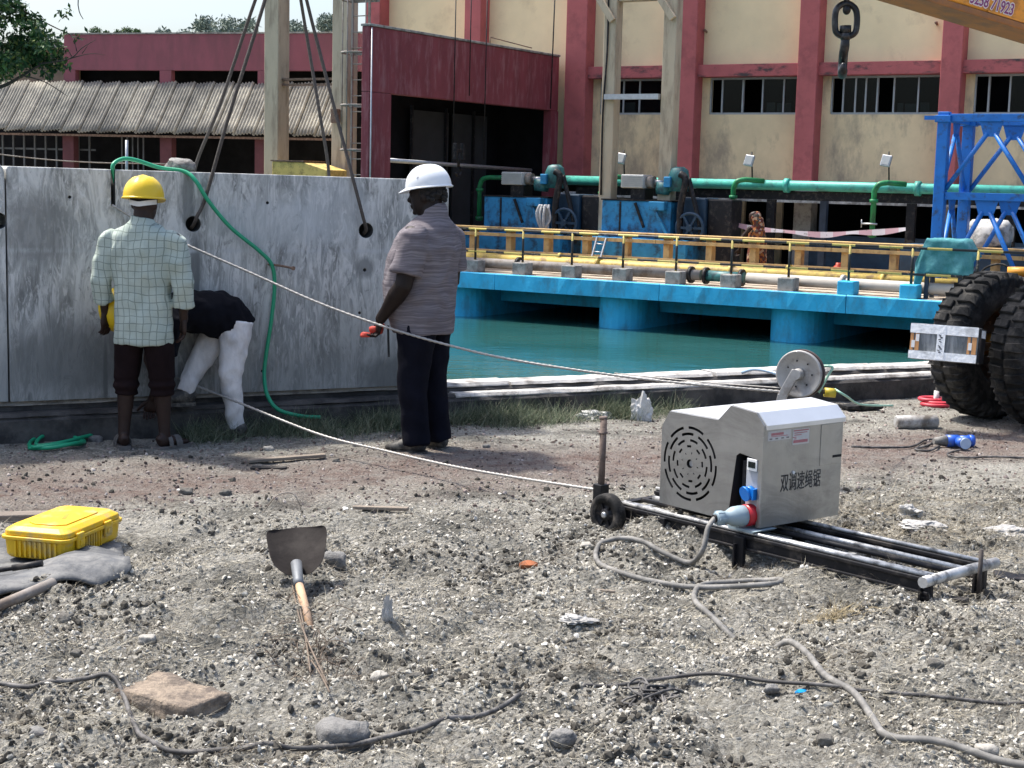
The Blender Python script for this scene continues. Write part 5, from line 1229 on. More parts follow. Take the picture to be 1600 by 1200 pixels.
def sandal(name, mat, parent, ankle, toe_dir, strap=True, closed=False):
    a = Vector(ankle); d = Vector((toe_dir[0], toe_dir[1], 0)).normalized(); s_ = Vector((d.y, -d.x, 0)); z0 = a.z-.08; g = Vector((a.x, a.y, z0))
    M = axes(g, s_, d, (0, 0, 1)); mb = MB()
    out = [(-.036, -.07), (.036, -.07), (.045, -.03), (.045, .06), (.054, .12), (.046, .185), (.015, .205), (-.02, .20), (-.044, .17), (-.050, .10), (-.042, .04), (-.043, -.03)]
    mb.prism(out, -.012, .014, M)
    if strap:
        for y0, y1 in ((.06, .11), (.0, .03)):
            P = [M @ Vector((.050*math.cos(q), (y0+y1)/2, .012+.062*math.sin(q)*(1 if y0 > .03 else 1.25))) for q in np.linspace(0, math.pi, 9)]
            for i in range(8): mb.bar(P[i], P[i+1], y1-y0, .006, (P[i+1]-P[i]).cross(d))
    if closed:
        mb.loft([(g-d*.07+Vector((0, 0, .04)), .028, .03), (g-d*.05+Vector((0, 0, .05)), .042, .05), (g+Vector((0, 0, .06)), .044, .06), (g+d*.08+Vector((0, 0, .045)), .047, .042), (g+d*.15+Vector((0, 0, .03)), .048, .028), (g+d*.20+Vector((0, 0, .024)), .03, .015)], s_, 16)
    return mb.build(name, mat, parent)
def helmet(M, mat, parent):
    mb = MB(); n, m_ = 36, 12; vs = []; fs = []
    for i in range(m_+1):
        a = math.pi/2*i/m_
        for j in range(n):
            q = 2*math.pi*j/n; rx, ry, h = .122, .146, .135
            ridge = .006*max(0, 1-abs(math.cos(q)*math.cos(a)*rx)/.016)*math.sin(a*.9+.3)+.004*max(0, 1-abs(abs(math.cos(q)*math.cos(a)*rx)-.045)/.010)*math.sin(a)
            ca = math.cos(a)**.85 if i < m_ else .01
            vs.append((rx*ca*math.cos(q), ry*ca*math.sin(q), h*math.sin(a)**.95+ridge))
    for i in range(m_):
        for j in range(n): j2 = (j+1) % n; fs.append((i*n+j, i*n+j2, (i+1)*n+j2, (i+1)*n+j))
    fs.append(tuple(m_*n+j for j in range(n)))
    mb.add(vs, fs, True)
    # rolled rim and peak
    rim = []
    for q in np.linspace(0, 2*math.pi, 41)[:-1]:
        pk = .04*max(0, math.sin(q))**3; rim.append(((.122+.009)*math.cos(q), (.146+.010+pk)*math.sin(q), -.004-.016*max(0, math.sin(q))**2))
    inn = [((.119)*math.cos(q), (.143)*math.sin(q), .004) for q in np.linspace(0, 2*math.pi, 41)[:-1]]
    k = 40; mb.add(inn+rim+[(x, y, z-.007) for x, y, z in rim]+[(x*.97, y*.97, z-.007) for x, y, z in inn], [(a*k+j, a*k+(j+1) % k, (a+1)*k+(j+1) % k, (a+1)*k+j) for a in range(3) for j in range(k)], True)
    xf(mb, M); return mb.build('helmet', mat, parent)
def folds(amp, seed, sx=(9, 9, 5), fine=.35):
    o = Vector((seed*7.1, seed*3.3, seed)); 
    def f(p):
        a = mnoise.noise(Vector((p.x*sx[0], p.y*sx[1], p.z*sx[2]))+o); b_ = mnoise.noise(Vector((p.x*sx[0]*2.3, p.y*sx[1]*2.3, p.z*sx[2]*2.6))+o)
        r_ = (1-abs(a)*2.2); return amp*(r_*.6+b_*fine*1.5-.2)
    return f
M_skin = mk('dark_brown_skin', (.030, .016, .012), .55, spec=.3, var=.15, scale=12, bump=.05)
M_skin2 = mk('deep_brown_skin', (.013, .0075, .006), .55, spec=.25, var=.15, scale=12, bump=.05)
M_hair = mk('black_hair', (.010, .009, .009), .7, var=.3, scale=60, bump=.8, bscale=120)

def cloth_mat(name, kind):
    m, t, b = nodes(name, .9); b.inputs['Specular IOR Level'].default_value = .15
    tc = nn(t, 'ShaderNodeTexCoord'); P = tc.outputs['Object']; sp = nn(t, 'ShaderNodeSeparateXYZ')
    w_ = nn(t, 'ShaderNodeVectorMath', operation='ADD'); nz = nn(t, 'ShaderNodeTexNoise'); nz.inputs['Scale'].default_value = 5; t.links.new(P, nz.inputs['Vector'])
    sc_ = nn(t, 'ShaderNodeVectorMath', operation='SCALE'); sc_.inputs['Scale'].default_value = .055; t.links.new(nz.outputs['Color'], sc_.inputs[0]); t.links.new(P, w_.inputs[0]); t.links.new(sc_.outputs[0], w_.inputs[1]); t.links.new(w_.outputs[0], sp.inputs[0])
    if kind == 'check':
        def line(ax_, k, wd): return nmath(t, 'LESS_THAN', nmath(t, 'ABSOLUTE', nmath(t, 'SUBTRACT', nmath(t, 'FRACT', nmath(t, 'MULTIPLY', sp.outputs[ax_], k)), .5)), wd)
        l = nmath(t, 'MAXIMUM', line('X', 24, .07), line('Z', 21, .06)); l2 = nmath(t, 'MAXIMUM', line('X', 78, .06), line('Z', 69, .06))
        base = nramp(t, nnoise(t, P, 6), [(.3, (.36, .42, .37)), (.7, (.46, .52, .46))])
        c = nmix(t, nmath(t, 'MULTIPLY', l2, .15), base, (.2, .26, .22)); c = nmix(t, nmath(t, 'MULTIPLY', l, .55), c, (.10, .125, .11))
    elif kind == 'polo':
        st_ = nnoise(t, w_.outputs[0], 1.0, (4, 4, 110), 3, .6); c = nramp(t, st_, [(.36, (.125, .110, .120)), (.5, (.155, .138, .148)), (.66, (.225, .205, .215))])
        c = nmix(t, nmath(t, 'MULTIPLY', nmath(t, 'LESS_THAN', nmath(t, 'FRACT', nmath(t, 'MULTIPLY', sp.outputs['Z'], 30)), .14), .18), c, (.04, .032, .036))
    elif kind == 'white':
        c = nramp(t, nnoise(t, P, 8, (1, 1, .5), 8, .7), [(.35, (.48, .47, .47)), (.6, (.72, .71, .71))])
    t.links.new(c, b.inputs['Base Color']); nbump(t, b, nnoise(t, P, 16, (1, 1, .8), 4), .25, .02); return m

# --- man in checked shirt, seen from behind
pA = gnd(226, 701); pA.z = 0
man = thing('person', 'man in green checked shirt and yellow helmet seen from behind', 'person', M=Matrix.Translation(pA) @ Matrix.Rotation(rad(-4), 4, 'Z'))
sk = MB()
Mh = Matrix.Translation((.01, -.002, 1.452)) @ Matrix.Rotation(rad(-4), 4, 'X') @ Matrix.Rotation(rad(-6), 4, 'Z')
merge(sk, head(Mh)); sk.loft([((0, -.03, 1.34), .075, .07), ((0, -.025, 1.42), .058, .06), ((.005, -.015, 1.50), .056, .062), ((.01, -.01, 1.56), .05, .06)], (1, 0, 0), 16)
sk.loft([((0, 0, .80), .14, .10), ((0, 0, 1.0), .14, .10), ((0, -.01, 1.25), .17, .11), ((0, -.02, 1.38), .13, .09), ((0, -.025, 1.42), .07, .06)], (1, 0, 0), 20)
shl, ell_, wrl = (-.195, -.02, 1.345), (-.262, -.03, 1.07), (-.262, .045, .86); shr, elr, wrr = (.195, -.02, 1.345), (.262, -.03, 1.07), (.245, .04, .83)
for a, b_, c in ((shl, ell_, wrl), (shr, elr, wrr)): limb(sk, a, b_, c, .055, .05, .042, .042, .028, (0, 1, 0))
hpl, knl, anl = (-.085, 0, .84), (-.115, .01, .46), (-.135, 0, .085); hpr, knr, anr = (.085, 0, .84), (.11, .015, .46), (.125, .02, .085)
for a, b_, c in ((hpl, knl, anl), (hpr, knr, anr)): limb(sk, a, b_, c, .085, .075, .056, .056, .036)
foot(sk, anl, (-.45, .9)); foot(sk, anr, (.5, .86))
ex_ = MB(); merge(ex_, hand(wrl, (.0, .10, -1), (.5, .85, .05), .45)); merge(ex_, hand(wrr, (-.05, .08, -1), (-.5, .85, .05), .5))
vox(sk, .008, 2, 'body', M_skin, man, None, ex_)
shm = MB()
shm.loft([((0, .005, .700), .165, .115), ((0, .005, .672), .182, .132), ((0, .005, .70), .185, .135), ((0, 0, .85), .178, .128), ((0, -.005, 1.0), .172, .122), ((0, -.012, 1.18), .192, .130), ((0, -.02, 1.28), .205, .125), ((0, -.025, 1.36), .192, .108), ((0, -.028, 1.41), .125, .088), ((0, -.028, 1.435), .078, .075)], (1, 0, 0), 28, 2.5)
shm.loft([((.002, -.022, 1.40), .080, .078), ((.004, -.020, 1.44), .072, .074), ((.006, -.018, 1.462), .068, .072), ((.006, -.018, 1.45), .055, .06)], (1, 0, 0), 20)
for a, b_, c in ((shl, ell_, wrl), (shr, elr, wrr)):
    a, b_, c = Vector(a), Vector(b_), Vector(c); e = b_.lerp(c, .62)
    shm.loft([(a+Vector((-a.x*.30, 0, -.01)), .05, .05), (a+Vector((-a.x*.06, 0, -.012)), .068, .066), (a.lerp(b_, .12), .074, .078), (a.lerp(b_, .5), .068, .074), (b_, .062, .066), (b_.lerp(c, .35), .060, .062), (e, .060, .062), (e+(e-b_)*.02-Vector((0, 0, .0)), .058, .06), (e-(e-b_)*.12, .044, .046)], (0, 1, 0), 18)
    shm.loft([(e-(e-b_)*.22, .064, .066), (e+(e-b_)*.02, .065, .067), (e+(e-b_)*.03, .060, .062)], (0, 1, 0), 18)
vox(shm, .009, 2, 'checked_shirt', cloth_mat('green_check_cotton', 'check'), man, folds(.014, 2, (8, 8, 5), .5))
trm = MB()
trm.loft([((0, 0, .70), .135, .105), ((0, 0, .76), .145, .108), ((0, 0, .90), .14, .10)], (1, 0, 0), 24)
for a, b_, c in ((hpl, knl, anl), (hpr, knr, anr)):
    a, b_, c = Vector(a), Vector(b_), Vector(c)
    trm.loft([(a-Vector((0, 0, .06)), .075, .095), (a.lerp(b_, .35), .094, .103), (a.lerp(b_, .75), .086, .09), (b_, .080, .083), (b_.lerp(c, .12), .078, .082), (b_.lerp(c, .22), .074, .078), (b_.lerp(c, .29), .070, .074), (b_.lerp(c, .295), .066, .070), (b_.lerp(c, .23), .05, .054)], (1, 0, 0), 20)
tf = folds(.008, 4, (6, 6, 4))
vox(trm, .009, 2, 'rolled_trousers', mk('dark_maroon_brown_cloth', (.013, .0075, .008), .9, spec=.1, var=.25, scale=8, bump=.2, bscale=30), man, lambda p: tf(p)+(.006*math.sin(p.z*95+2*mnoise.noise(p*6)) if p.z < .46 else 0))
M_hy = mk('yellow_helmet_plastic', (.74, .50, .012), .38, var=.04, scale=4)
MhA = Matrix.Translation((.008, -.012, 1.592)) @ Matrix.Rotation(rad(-3), 4, 'X') @ Matrix.Rotation(rad(-6), 4, 'Z')
helmet(MhA, M_hy, man)
MB().loft([((.008, -.012, 1.555), .079, .100), ((.008, -.013, 1.585), .080, .102), ((.008, -.013, 1.61), .07, .09)], (1, 0, 0), 24).build('hair', M_hair, man)
hb = MB(); P = [Vector((.008+.084*math.cos(q), -.014+.105*math.sin(q), 1.552+.014*abs(math.cos(q)))) for q in np.linspace(math.pi*1.02, math.pi*1.98, 16)]
for i in range(15): hb.bar(P[i], P[i+1]+(P[i+1]-P[i])*.05, .004, .030, (0, 0, 1))
hb.build('head_strap', M_white, man)
M_sand = mk('worn_grey_sandal', (.12, .11, .10), .8, var=.25, scale=20)
sandal('sandal', M_sand, man, anl, (-.45, .9)); sandal('sandal', M_sand, man, anr, (.5, .86))

# --- man in grey polo with white helmet
pC = gnd(655, 703); pC.z = 0
TH = rad(64)
mc = thing('person', 'heavy man in grey polo and white helmet looking at the slab', 'person', M=Matrix.Translation(pC) @ Matrix.Rotation(TH, 4, 'Z'))
sk = MB(); Mh = Matrix.Translation((0, -.03, 1.535)) @ Matrix.Rotation(rad(-6), 4, 'X') @ Matrix.Rotation(rad(14), 4, 'Z') @ Matrix.Scale(1.06, 4)
merge(sk, head(Mh)); sk.loft([((0, -.085, 1.45), .095, .09), ((0, -.075, 1.52), .072, .078), ((0, -.06, 1.58), .066, .075), ((0, -.045, 1.66), .06, .07)], (1, 0, 0), 18)
sk.loft([((0, -.02, .85), .18, .14), ((0, 0, 1.1), .2, .17), ((0, -.05, 1.35), .18, .14), ((0, -.08, 1.46), .13, .1), ((0, -.08, 1.5), .08, .08)], (1, 0, 0), 20)
shl, ell_, wrl = (-.215, -.07, 1.42), (-.285, -.03, 1.09), (-.235, .165, .86); shr, elr, wrr = (.215, -.07, 1.42), (.29, -.06, 1.10), (.20, .14, .88)
for a, b_, c in ((shl, ell_, wrl), (shr, elr, wrr)): limb(sk, a, b_, c, .078, .073, .058, .060, .036, (0, 1, 0))
hpl, knl, anl = (-.10, -.03, .86), (-.105, .0, .47), (-.10, -.03, .085); hpr, knr, anr = (.10, -.03, .86), (.11, -.02, .47), (.115, -.07, .085)
for a, b_, c in ((hpl, knl, anl), (hpr, knr, anr)): limb(sk, a, b_, c, .095, .085, .062, .06, .04)
foot(sk, anl, (-.15, 1)); foot(sk, anr, (.2, 1))
ex_ = MB(); merge(ex_, hand(wrl, (.12, .32, -.94), (.55, .6, .35), .85)); merge(ex_, hand(wrr, (-.3, .4, -.85), (-.6, .6, .3), .7))
vox(sk, .008, 2, 'body', M_skin2, mc, None, ex_)
shm = MB()
shm.loft([((0, -.015, .80), .19, .155), ((0, -.015, .765), .212, .175), ((0, -.015, .80), .218, .182), ((0, .01, .95), .232, .215), ((0, .022, 1.08), .240, .232), ((0, -.005, 1.22), .238, .214), ((0, -.055, 1.36), .236, .182), ((0, -.07, 1.45), .195, .135), ((0, -.078, 1.495), .125, .105), ((0, -.078, 1.515), .085, .09)], (1, 0, 0), 30, 2.3)
shm.loft([((0, -.078, 1.49), .092, .095), ((0, -.072, 1.535), .084, .09), ((0, -.068, 1.555), .080, .088), ((0, -.068, 1.54), .066, .075)], (1, 0, 0), 20)
for a, b_, c in ((shl, ell_, wrl), (shr, elr, wrr)):
    a, b_, c = Vector(a), Vector(b_), Vector(c); e = a.lerp(b_, .80)
    shm.loft([(a+Vector((-a.x*.32, 0, -.01)), .06, .06), (a+Vector((-a.x*.06, 0, -.015)), .082, .080), (a.lerp(b_, .12), .096, .104), (a.lerp(b_, .4), .098, .104), (e, .097, .103), (e+(b_-a)*.01, .092, .098), (e-(b_-a)*.12, .066, .07)], (0, 1, 0), 20)
vox(shm, .009, 2, 'polo_shirt', cloth_mat('grey_heather_polo', 'polo'), mc, folds(.014, 5, (6, 6, 5), .5))
trm = MB()
trm.loft([((0, -.03, .76), .175, .15), ((0, -.02, .84), .185, .16), ((0, -.015, .94), .18, .155)], (1, 0, 0), 24)
for a, b_, c in ((hpl, knl, anl), (hpr, knr, anr)):
    a, b_, c = Vector(a), Vector(b_), Vector(c)
    trm.loft([(a, .112, .135), (a.lerp(b_, .4), .106, .118), (b_, .090, .098), (b_.lerp(c, .5), .082, .09), (b_.lerp(c, .9), .080, .088), (b_.lerp(c, 1.07), .080, .09), (b_.lerp(c, 1.08), .074, .084), (b_.lerp(c, .98), .055, .06)], (1, 0, 0), 22)
vox(trm, .010, 2, 'trousers', mk('navy_black_cloth', (.0055, .006, .011), .9, spec=.1, var=.25, scale=8, bump=.2, bscale=30), mc, folds(.013, 6, (6, 6, 4), .5))
MhC = Matrix.Translation((0, -.035, 1.70)) @ Matrix.Rotation(rad(-7), 4, 'X') @ Matrix.Rotation(rad(14), 4, 'Z') @ Matrix.Scale(1.02, 4)
helmet(MhC, mk('white_helmet_plastic', (.74, .76, .77), .35, var=.04, scale=4), mc)
hm = MB().loft([((0, -.055, 1.615), .072, .078), ((0, -.05, 1.65), .084, .098), ((0, -.045, 1.70), .085, .105), ((0, -.045, 1.74), .07, .09)], (1, 0, 0), 24)
for k in range(26):
    q = random.uniform(math.pi*1.05, math.pi*1.95); hm.ell((.08*math.cos(q), -.05+.10*math.sin(q), random.uniform(1.615, 1.69)), (.018, .018, .016), 8, 5)
hm.build('hair', M_hair, mc)
Mt = MhC @ Matrix.Translation((-.107, .02, .05)) @ axes((0, 0, 0), (0, -1, 0), (.45, 0, .893), (-.893, 0, .45)).to_4x4()
tx = MB()
for r_, ww in ((.012, .030), (.004, .042)): tx.box(-ww/2, ww/2, r_-.002, r_+.002, .004, .0065, Mt)
tx.build('helmet_print', M_greyp, mc)
M_shoe = mk('dusty_black_shoe', (.035, .032, .03), .6, var=.3, scale=20, dirt=(.14, .13, .11), damt=.4, dscale=20)
sandal('shoe', M_shoe, mc, (anl[0], anl[1], .08), (-.15, 1), False, True); sandal('shoe', M_shoe, mc, (anr[0], anr[1], .08), (.2, 1), False, True)
# what he holds: red gloves
hw_ = mc.matrix_world @ (Vector(wrl)+Vector((.03, .055, -.075)))
mb = MB(); rock(mb, hw_, (.045, .03, .028), 21, 2); rock(mb, hw_+Vector((-.06, -.02, -.03)), (.035, .022, .018), 22, 2); rock(mb, hw_+Vector((.03, -.01, .035)), (.03, .022, .02), 23, 2)
mb.build('red_glove', mk('red_orange_cloth', (.50, .05, .03), .7, var=.2, scale=20), base=hw_, label='red glove held in the hand of the man in the polo', cat='glove')
mb = MB().bar(mc.matrix_world @ Vector((-.20, .13, .82)), mc.matrix_world @ Vector((-.20, .12, .62)), .012, .03)
mb.build('hanging_strap', M_black, mc if False else None, base=mc.matrix_world @ Vector((-.2, .13, .62)), label='short black strap hanging beside the thigh of the man in the polo', cat='strap')

# --- man bending at the slab
pB = KERB.w(KERB.uz(352, 660, -.10)[0], -.10, 0)
mbn = thing('person', 'man in black shirt and white trousers bending down at the slab', 'person', M=Matrix.Translation(pB) @ Matrix.Rotation(KERB.a, 4, 'Z'))
H0, CH = Vector((-.02, 0, .80)), Vector((-.45, -.03, .83))
sk = MB()
hd = Matrix.Translation((-.57, -.05, .90)) @ axes((0, 0, 0), (0, -1, 0), (.25, 0, -.968), (-.968, 0, -.25)).to_4x4()
merge(sk, head(hd)); sk.loft([((-.42, -.03, .84), .08, .08), ((-.52, -.035, .87), .058, .06), ((-.64, -.045, .90), .055, .06)], (0, 1, 0), 16)
sk.loft([((.06, 0, .76), .10, .09), ((-.05, 0, .80), .14, .11), ((-.25, -.01, .83), .14, .11), ((-.42, -.03, .83), .15, .10), ((-.48, -.03, .82), .08, .07)], (0, 1, 0), 20)
for s_, wx in ((-1, -.52), (1, -.40)):
    a, b_, c = (-.42, -.03+s_*.17, .79), (-.47, -.03+s_*.19, .52), (wx, -.03+s_*.10, .30); limb(sk, a, b_, c, .055, .05, .04, .04, .028, (1, 0, 0))
legs_ = (((.05, -.085, .76), (.005, -.10, .42), (.055, -.05, .085)), ((-.0, .075, .74), (-.155, .09, .50), (-.26, .06, .31)))
for a, b_, c in legs_: limb(sk, a, b_, c, .062, .060, .046, .044, .034, (0, 1, 0))
foot(sk, legs_[0][2], (-.7, .5)); foot(sk, legs_[1][2], (-1, .1))
ex_ = MB(); merge(ex_, hand((-.52, -.13, .30), (-.2, .1, -1), (-1, .2, 0), .7)); merge(ex_, hand((-.40, .07, .30), (.0, .1, -1), (-1, -.2, 0), .7))
vox(sk, .008, 2, 'body', M_skin, mbn, None, ex_)
shm = MB()
shm.loft([((.03, 0, .79), .13, .105), ((.055, 0, .785), .160, .135), ((.03, 0, .80), .172, .150), ((-.08, 0, .83), .172, .148), ((-.25, -.01, .85), .17, .132), ((-.40, -.03, .845), .18, .115), ((-.48, -.03, .825), .12, .09), ((-.52, -.03, .81), .07, .07)], (0, 1, 0), 26, 2.3)
for s_ in (-1, 1):
    a, b_ = Vector((-.42, -.03+s_*.16, .80)), Vector((-.47, -.03+s_*.19, .52)); e = a.lerp(b_, .75)
    shm.loft([(a+Vector((0, -s_*.05, .03)), .07, .08), (a, .082, .086), (a.lerp(b_, .4), .074, .078), (e, .070, .074), (e-(b_-a)*.1, .052, .055)], (1, 0, 0), 18)
vox(shm, .010, 2, 'black_shirt', mk('black_navy_shirt', (.005, .0055, .009), .9, spec=.12, var=.3, scale=8, bump=.25, bscale=25), mbn, folds(.018, 8, (8, 6, 6), .5))
trm = MB()
trm.loft([((-.08, 0, .78), .13, .10), ((-.0, 0, .775), .150, .128), ((.06, 0, .765), .150, .125), ((.105, 0, .745), .115, .095), ((.125, 0, .735), .06, .05)], (0, 1, 0), 22)
for a, b_, c in legs_:
    a, b_, c = Vector(a), Vector(b_), Vector(c)
    trm.loft([(a+Vector((0, 0, .03)), .092, .115), (a.lerp(b_, .4), .084, .098), (b_, .066, .074), (b_.lerp(c, .5), .060, .066), (b_.lerp(c, .9), .052, .056), (b_.lerp(c, 1.04), .050, .054), (b_.lerp(c, 1.05), .046, .05), (b_.lerp(c, .95), .038, .04)], (0, 1, 0), 20)
vox(trm, .009, 2, 'white_trousers', cloth_mat('dirty_white_cotton', 'white'), mbn, folds(.010, 9, (9, 9, 6), .6))
helmet(hd @ Matrix.Translation((0, -.005, .135)), M_hy, mbn)
sandal('shoe', M_shoe, mbn, (legs_[0][2][0], legs_[0][2][1], .08), (-.7, .5), False, True); sandal('shoe', M_shoe, mbn, (legs_[1][2][0], legs_[1][2][1], .305), (-1, .1), False, True)

# --- woman stooping far off on the deck
uD, zD = DECK.uz(1178, 350, 3.0)
wd_ = thing('person', 'person in patterned orange headscarf stooping behind the ochre barrier', 'person', M=DECK.M @ Matrix.Translation((uD, 3.1, DZ)))
sk = MB(); hM = Matrix.Translation((.0, -.02, zD-DZ+.02)) @ axes((0, 0, 0), (.2, -.98, 0), (-.9, -.2, -.35), (-.3, -.07, .95)).to_4x4()
merge(sk, head(hM)); sk.loft([((-.02, 0, zD-DZ+.05), .05, .055), ((-.02, 0, zD-DZ-.05), .06, .06)], (1, 0, 0), 12)
limb(sk, (-.05, -.15, zD-DZ-.08), (-.20, -.2, zD-DZ-.28), (-.26, -.15, zD-DZ-.5), .05, .045, .038, .038, .026)
vox(sk, .012, 1, 'body', M_skin, wd_, None, hand((-.26, -.15, zD-DZ-.5), (-.2, 0, -1), (-1, 0, 0), .5))
sk = MB(); h_ = zD-DZ
sk.loft([((.05, 0, .0), .22, .2), ((.05, 0, .3), .2, .18), ((.06, 0, h_-.40), .18, .15), ((.02, 0, h_-.15), .17, .13), ((-.02, 0, h_-.03), .10, .08)], (1, 0, 0), 20)
m, t, b = nodes('patterned_cloth', .85); tc = nn(t, 'ShaderNodeTexCoord'); vo = nn(t, 'ShaderNodeTexVoronoi'); vo.inputs['Scale'].default_value = 22; t.links.new(tc.outputs['Object'], vo.inputs['Vector']); s2 = nn(t, 'ShaderNodeSeparateColor'); t.links.new(vo.outputs['Color'], s2.inputs[0])
t.links.new(nramp(t, s2.outputs[0], [(0, (.10, .02, .015)), (.35, (.30, .10, .02)), (.6, (.05, .04, .03)), (.8, (.42, .28, .18)), (.95, (.5, .42, .38))], 'CONSTANT'), b.inputs['Base Color'])
vox(sk, .014, 2, 'sari', m, wd_, folds(.012, 12))
sk = MB(); sk.ell((-.01, 0, h_+.12), (.125, .115, .13)); sk.loft([((.03, .0, h_+.10), .11, .11), ((.07, .02, h_-.06), .12, .10), ((.09, .03, h_-.22), .10, .06)], (0, 1, 0), 16)
vox(sk, .012, 2, 'headscarf', m, wd_, folds(.01, 13))
# ------------------------------------------------------------------ things lying on the ground
# sheet and yellow case
m_tarp = mk('grey_tarp', (.075, .078, .082), .8, var=.35, scale=9, dirt=(.17, .168, .16), damt=.36, dscale=7, bump=.4, bscale=18)
pl = [G(x, y) for x, y in ((-60, 850), (60, 838), (186, 848), (206, 916), (150, 930), (60, 938), (-60, 955))]
mb = MB(); cx = sum(p.x for p in pl)/7; cy = sum(p.y for p in pl)/7; rings = 9; vs = [(cx, cy, float(height(cx, cy, False))+.030)]; fs = []; k = 56
def poly_pt(q):
    q = (q % 1)*7; i = int(q); return pl[i].lerp(pl[(i+1) % 7], q-i)
for r in range(1, rings+1):
    f = r/rings
    for j in range(k):
        p = poly_pt(j/k); x = cx+(p.x-cx)*f; y = cy+(p.y-cy)*f
        z = float(height(x, y, False))+(.020*(1-f**3)+.012)+.016*mnoise.noise(Vector((x*9, y*9, 0)))*(.4+f); vs.append((x, y, z))
for j in range(k): fs.append((0, 1+j, 1+(j+1) % k))
for r in range(rings-1):
    for j in range(k): a = 1+r*k; fs.append((a+j, a+(j+1) % k, a+k+(j+1) % k, a+k+j))
mb.add(vs, fs, True); o = mb.build('tarp_sheet', m_tarp, base=(cx, cy, .02), label='grey tarp sheet spread under the yellow case', cat='tarp'); md = o.modifiers.new('t', 'SOLIDIFY'); md.thickness = .012
M_case = mk('yellow_case_plastic', (.72, .44, .010), .5, var=.06, scale=6, dirt=(.50, .36, .12), damt=.3, dscale=9)
cz = float(height(-2.0, 6.95, False))+.036
c0 = gnd(104, 880, cz); Mc_ = axes((c0.x, c0.y, cz), (.24, .971, 0), (-.971, .24, 0), (0, 0, 1))     # x along the long side, y to the left
L_, W_ = .52, .33
cs = thing('tool_case', 'bright yellow plastic tool case lying on the grey tarp', 'tool case', M=Mc_)
def rrect(l, w_, r, off=0.):
    P = []
    for cx_, cy_, a0 in ((l-r-off, w_-r-off, 0), (r+off, w_-r-off, 1), (r+off, r+off, 2), (l-r-off, r+off, 3)):
        for q in np.linspace(0, math.pi/2, 5): P.append((cx_+r*math.cos(q+a0*math.pi/2), cy_+r*math.sin(q+a0*math.pi/2)))
    return P
def slabs(levels, name, mat, parent):
    mb = MB(); k = 20
    for off, z in levels: mb.v += [Vector((x, y, z)) for x, y in rrect(L_, W_, .045, off)]
    for i in range(len(levels)-1):
        for j in range(k): mb.f.append((i*k+j, i*k+(j+1) % k, (i+1)*k+(j+1) % k, (i+1)*k+j)); mb.s.append(False)
    mb.f += [tuple(range(k))[::-1], tuple((len(levels)-1)*k+j for j in range(k))]; mb.s += [False, False]
    return mb.build(name, mat, parent, bevel=.004)
slabs([(.018, 0), (.008, .015), (.003, .085)], 'case_base', M_case, cs)
slabs([(-.008, .086), (-.008, .102)], 'rim_band', M_case, cs)
slabs([(.002, .103), (.004, .125), (.03, .143)], 'case_lid', M_case, cs)
MB().prism([(.11, .06), (.39, .06), (.42, .10), (.42, .21), (.39, .25), (.11, .25), (.08, .21), (.08, .10)], .1435, .149).build('lid_panel', M_case, cs, bevel=.004)
for x in (.11, .36):
    lt = MB().box(x-.03, x+.03, -.016, .0, .045, .118).build('latch', M_case, cs, bevel=.006); MB().box(x-.02, x+.02, -.021, -.0165, .06, .085).build('latch_pull', M_case, lt, bevel=.002)
for k in range(9): MB().box(-.004, .006, .05+k*.025, .058+k*.025, .012, .083).build('rib', M_case, cs)
for k in range(7): MB().box(.17+k*.022, .177+k*.022, -.004, .004, .014, .083).build('rib', M_case, cs)
mb = MB()
mb.bar((.2, .13, .1495), (.31, .17, .1495), .02, .001); mb.build('lid_print', mk('faded_orange_print', (.62, .30, .02), .5), cs)
def lie_rod(name, label, p0, p1, r, mat, cat, n=12, dz=0.):
    a = G(*p0); b_ = G(*p1); a.z += r+dz; b_.z += r+dz
    return MB().cyl(a, b_, r, n=n).build(name, mat, base=a, label=label, cat=cat)
a = G(-30, 914, .055); b_ = G(66, 916, .052); mb = MB().cyl(a, b_, .011, n=10).cyl(a.lerp(b_, .52), b_+(b_-a)*.01, .014, n=10); mb.build('black_rod', M_black, base=a, label='black rod with a sleeve lying on the tarp at the left edge', cat='rod')
lie_rod('steel_pipe', 'brown grey steel pipe lying below the tarp at the left edge', (-20, 975), (83, 938), .022, M_pipegrey, 'pipe', 14, .0)
mb = MB().box(-.12, .22, -.05, .05, 0, .045, Matrix.Translation(G(4, 815)) @ Matrix.Rotation(.25, 4, 'Z')); mb.build('timber_block', mk('grey_weathered_wood', (.17, .14, .115), .9, var=.3, scale=12, stretch=(.2, 1, 1), bump=.4, bscale=30), base=G(4, 815), bevel=.008, label='weathered timber offcut at the left edge behind the case', cat='timber')
# shovel
shv = thing('shovel', 'short handled flat shovel with a dusty dark blade lying on the heap', 'shovel', tuple(at(470, 910, 6.2)))
e0 = at(487, 990, 5.86); e1 = at(466, 908, 6.18)
mb = MB(); mb.tube([e0, e0.lerp(e1, .5)+Vector((0, 0, .004)), e1], [.0185, .0178, .0170], 14); mb.build('handle', mk('pale_turned_wood', (.46, .29, .17), .7, var=.2, scale=14, stretch=(1, .3, 1), dirt=(.30, .22, .16), damt=.4, dscale=14), shv)
e2 = at(463, 880, 6.27)
mb = MB().tube([e1-(e1-e0).normalized()*.03, e1, e2], [.020, .0215, .024], 14); M_blade = mk('dusty_shovel_steel', (.013, .010, .009), .8, .0, spec=.2, var=.3, scale=7, dirt=(.03, .025, .022), damt=.3, dscale=5, bump=.15, bscale=25); mb.build('socket', mk('grey_socket_steel', (.16, .17, .18), .6, .4, var=.3, scale=14), shv)
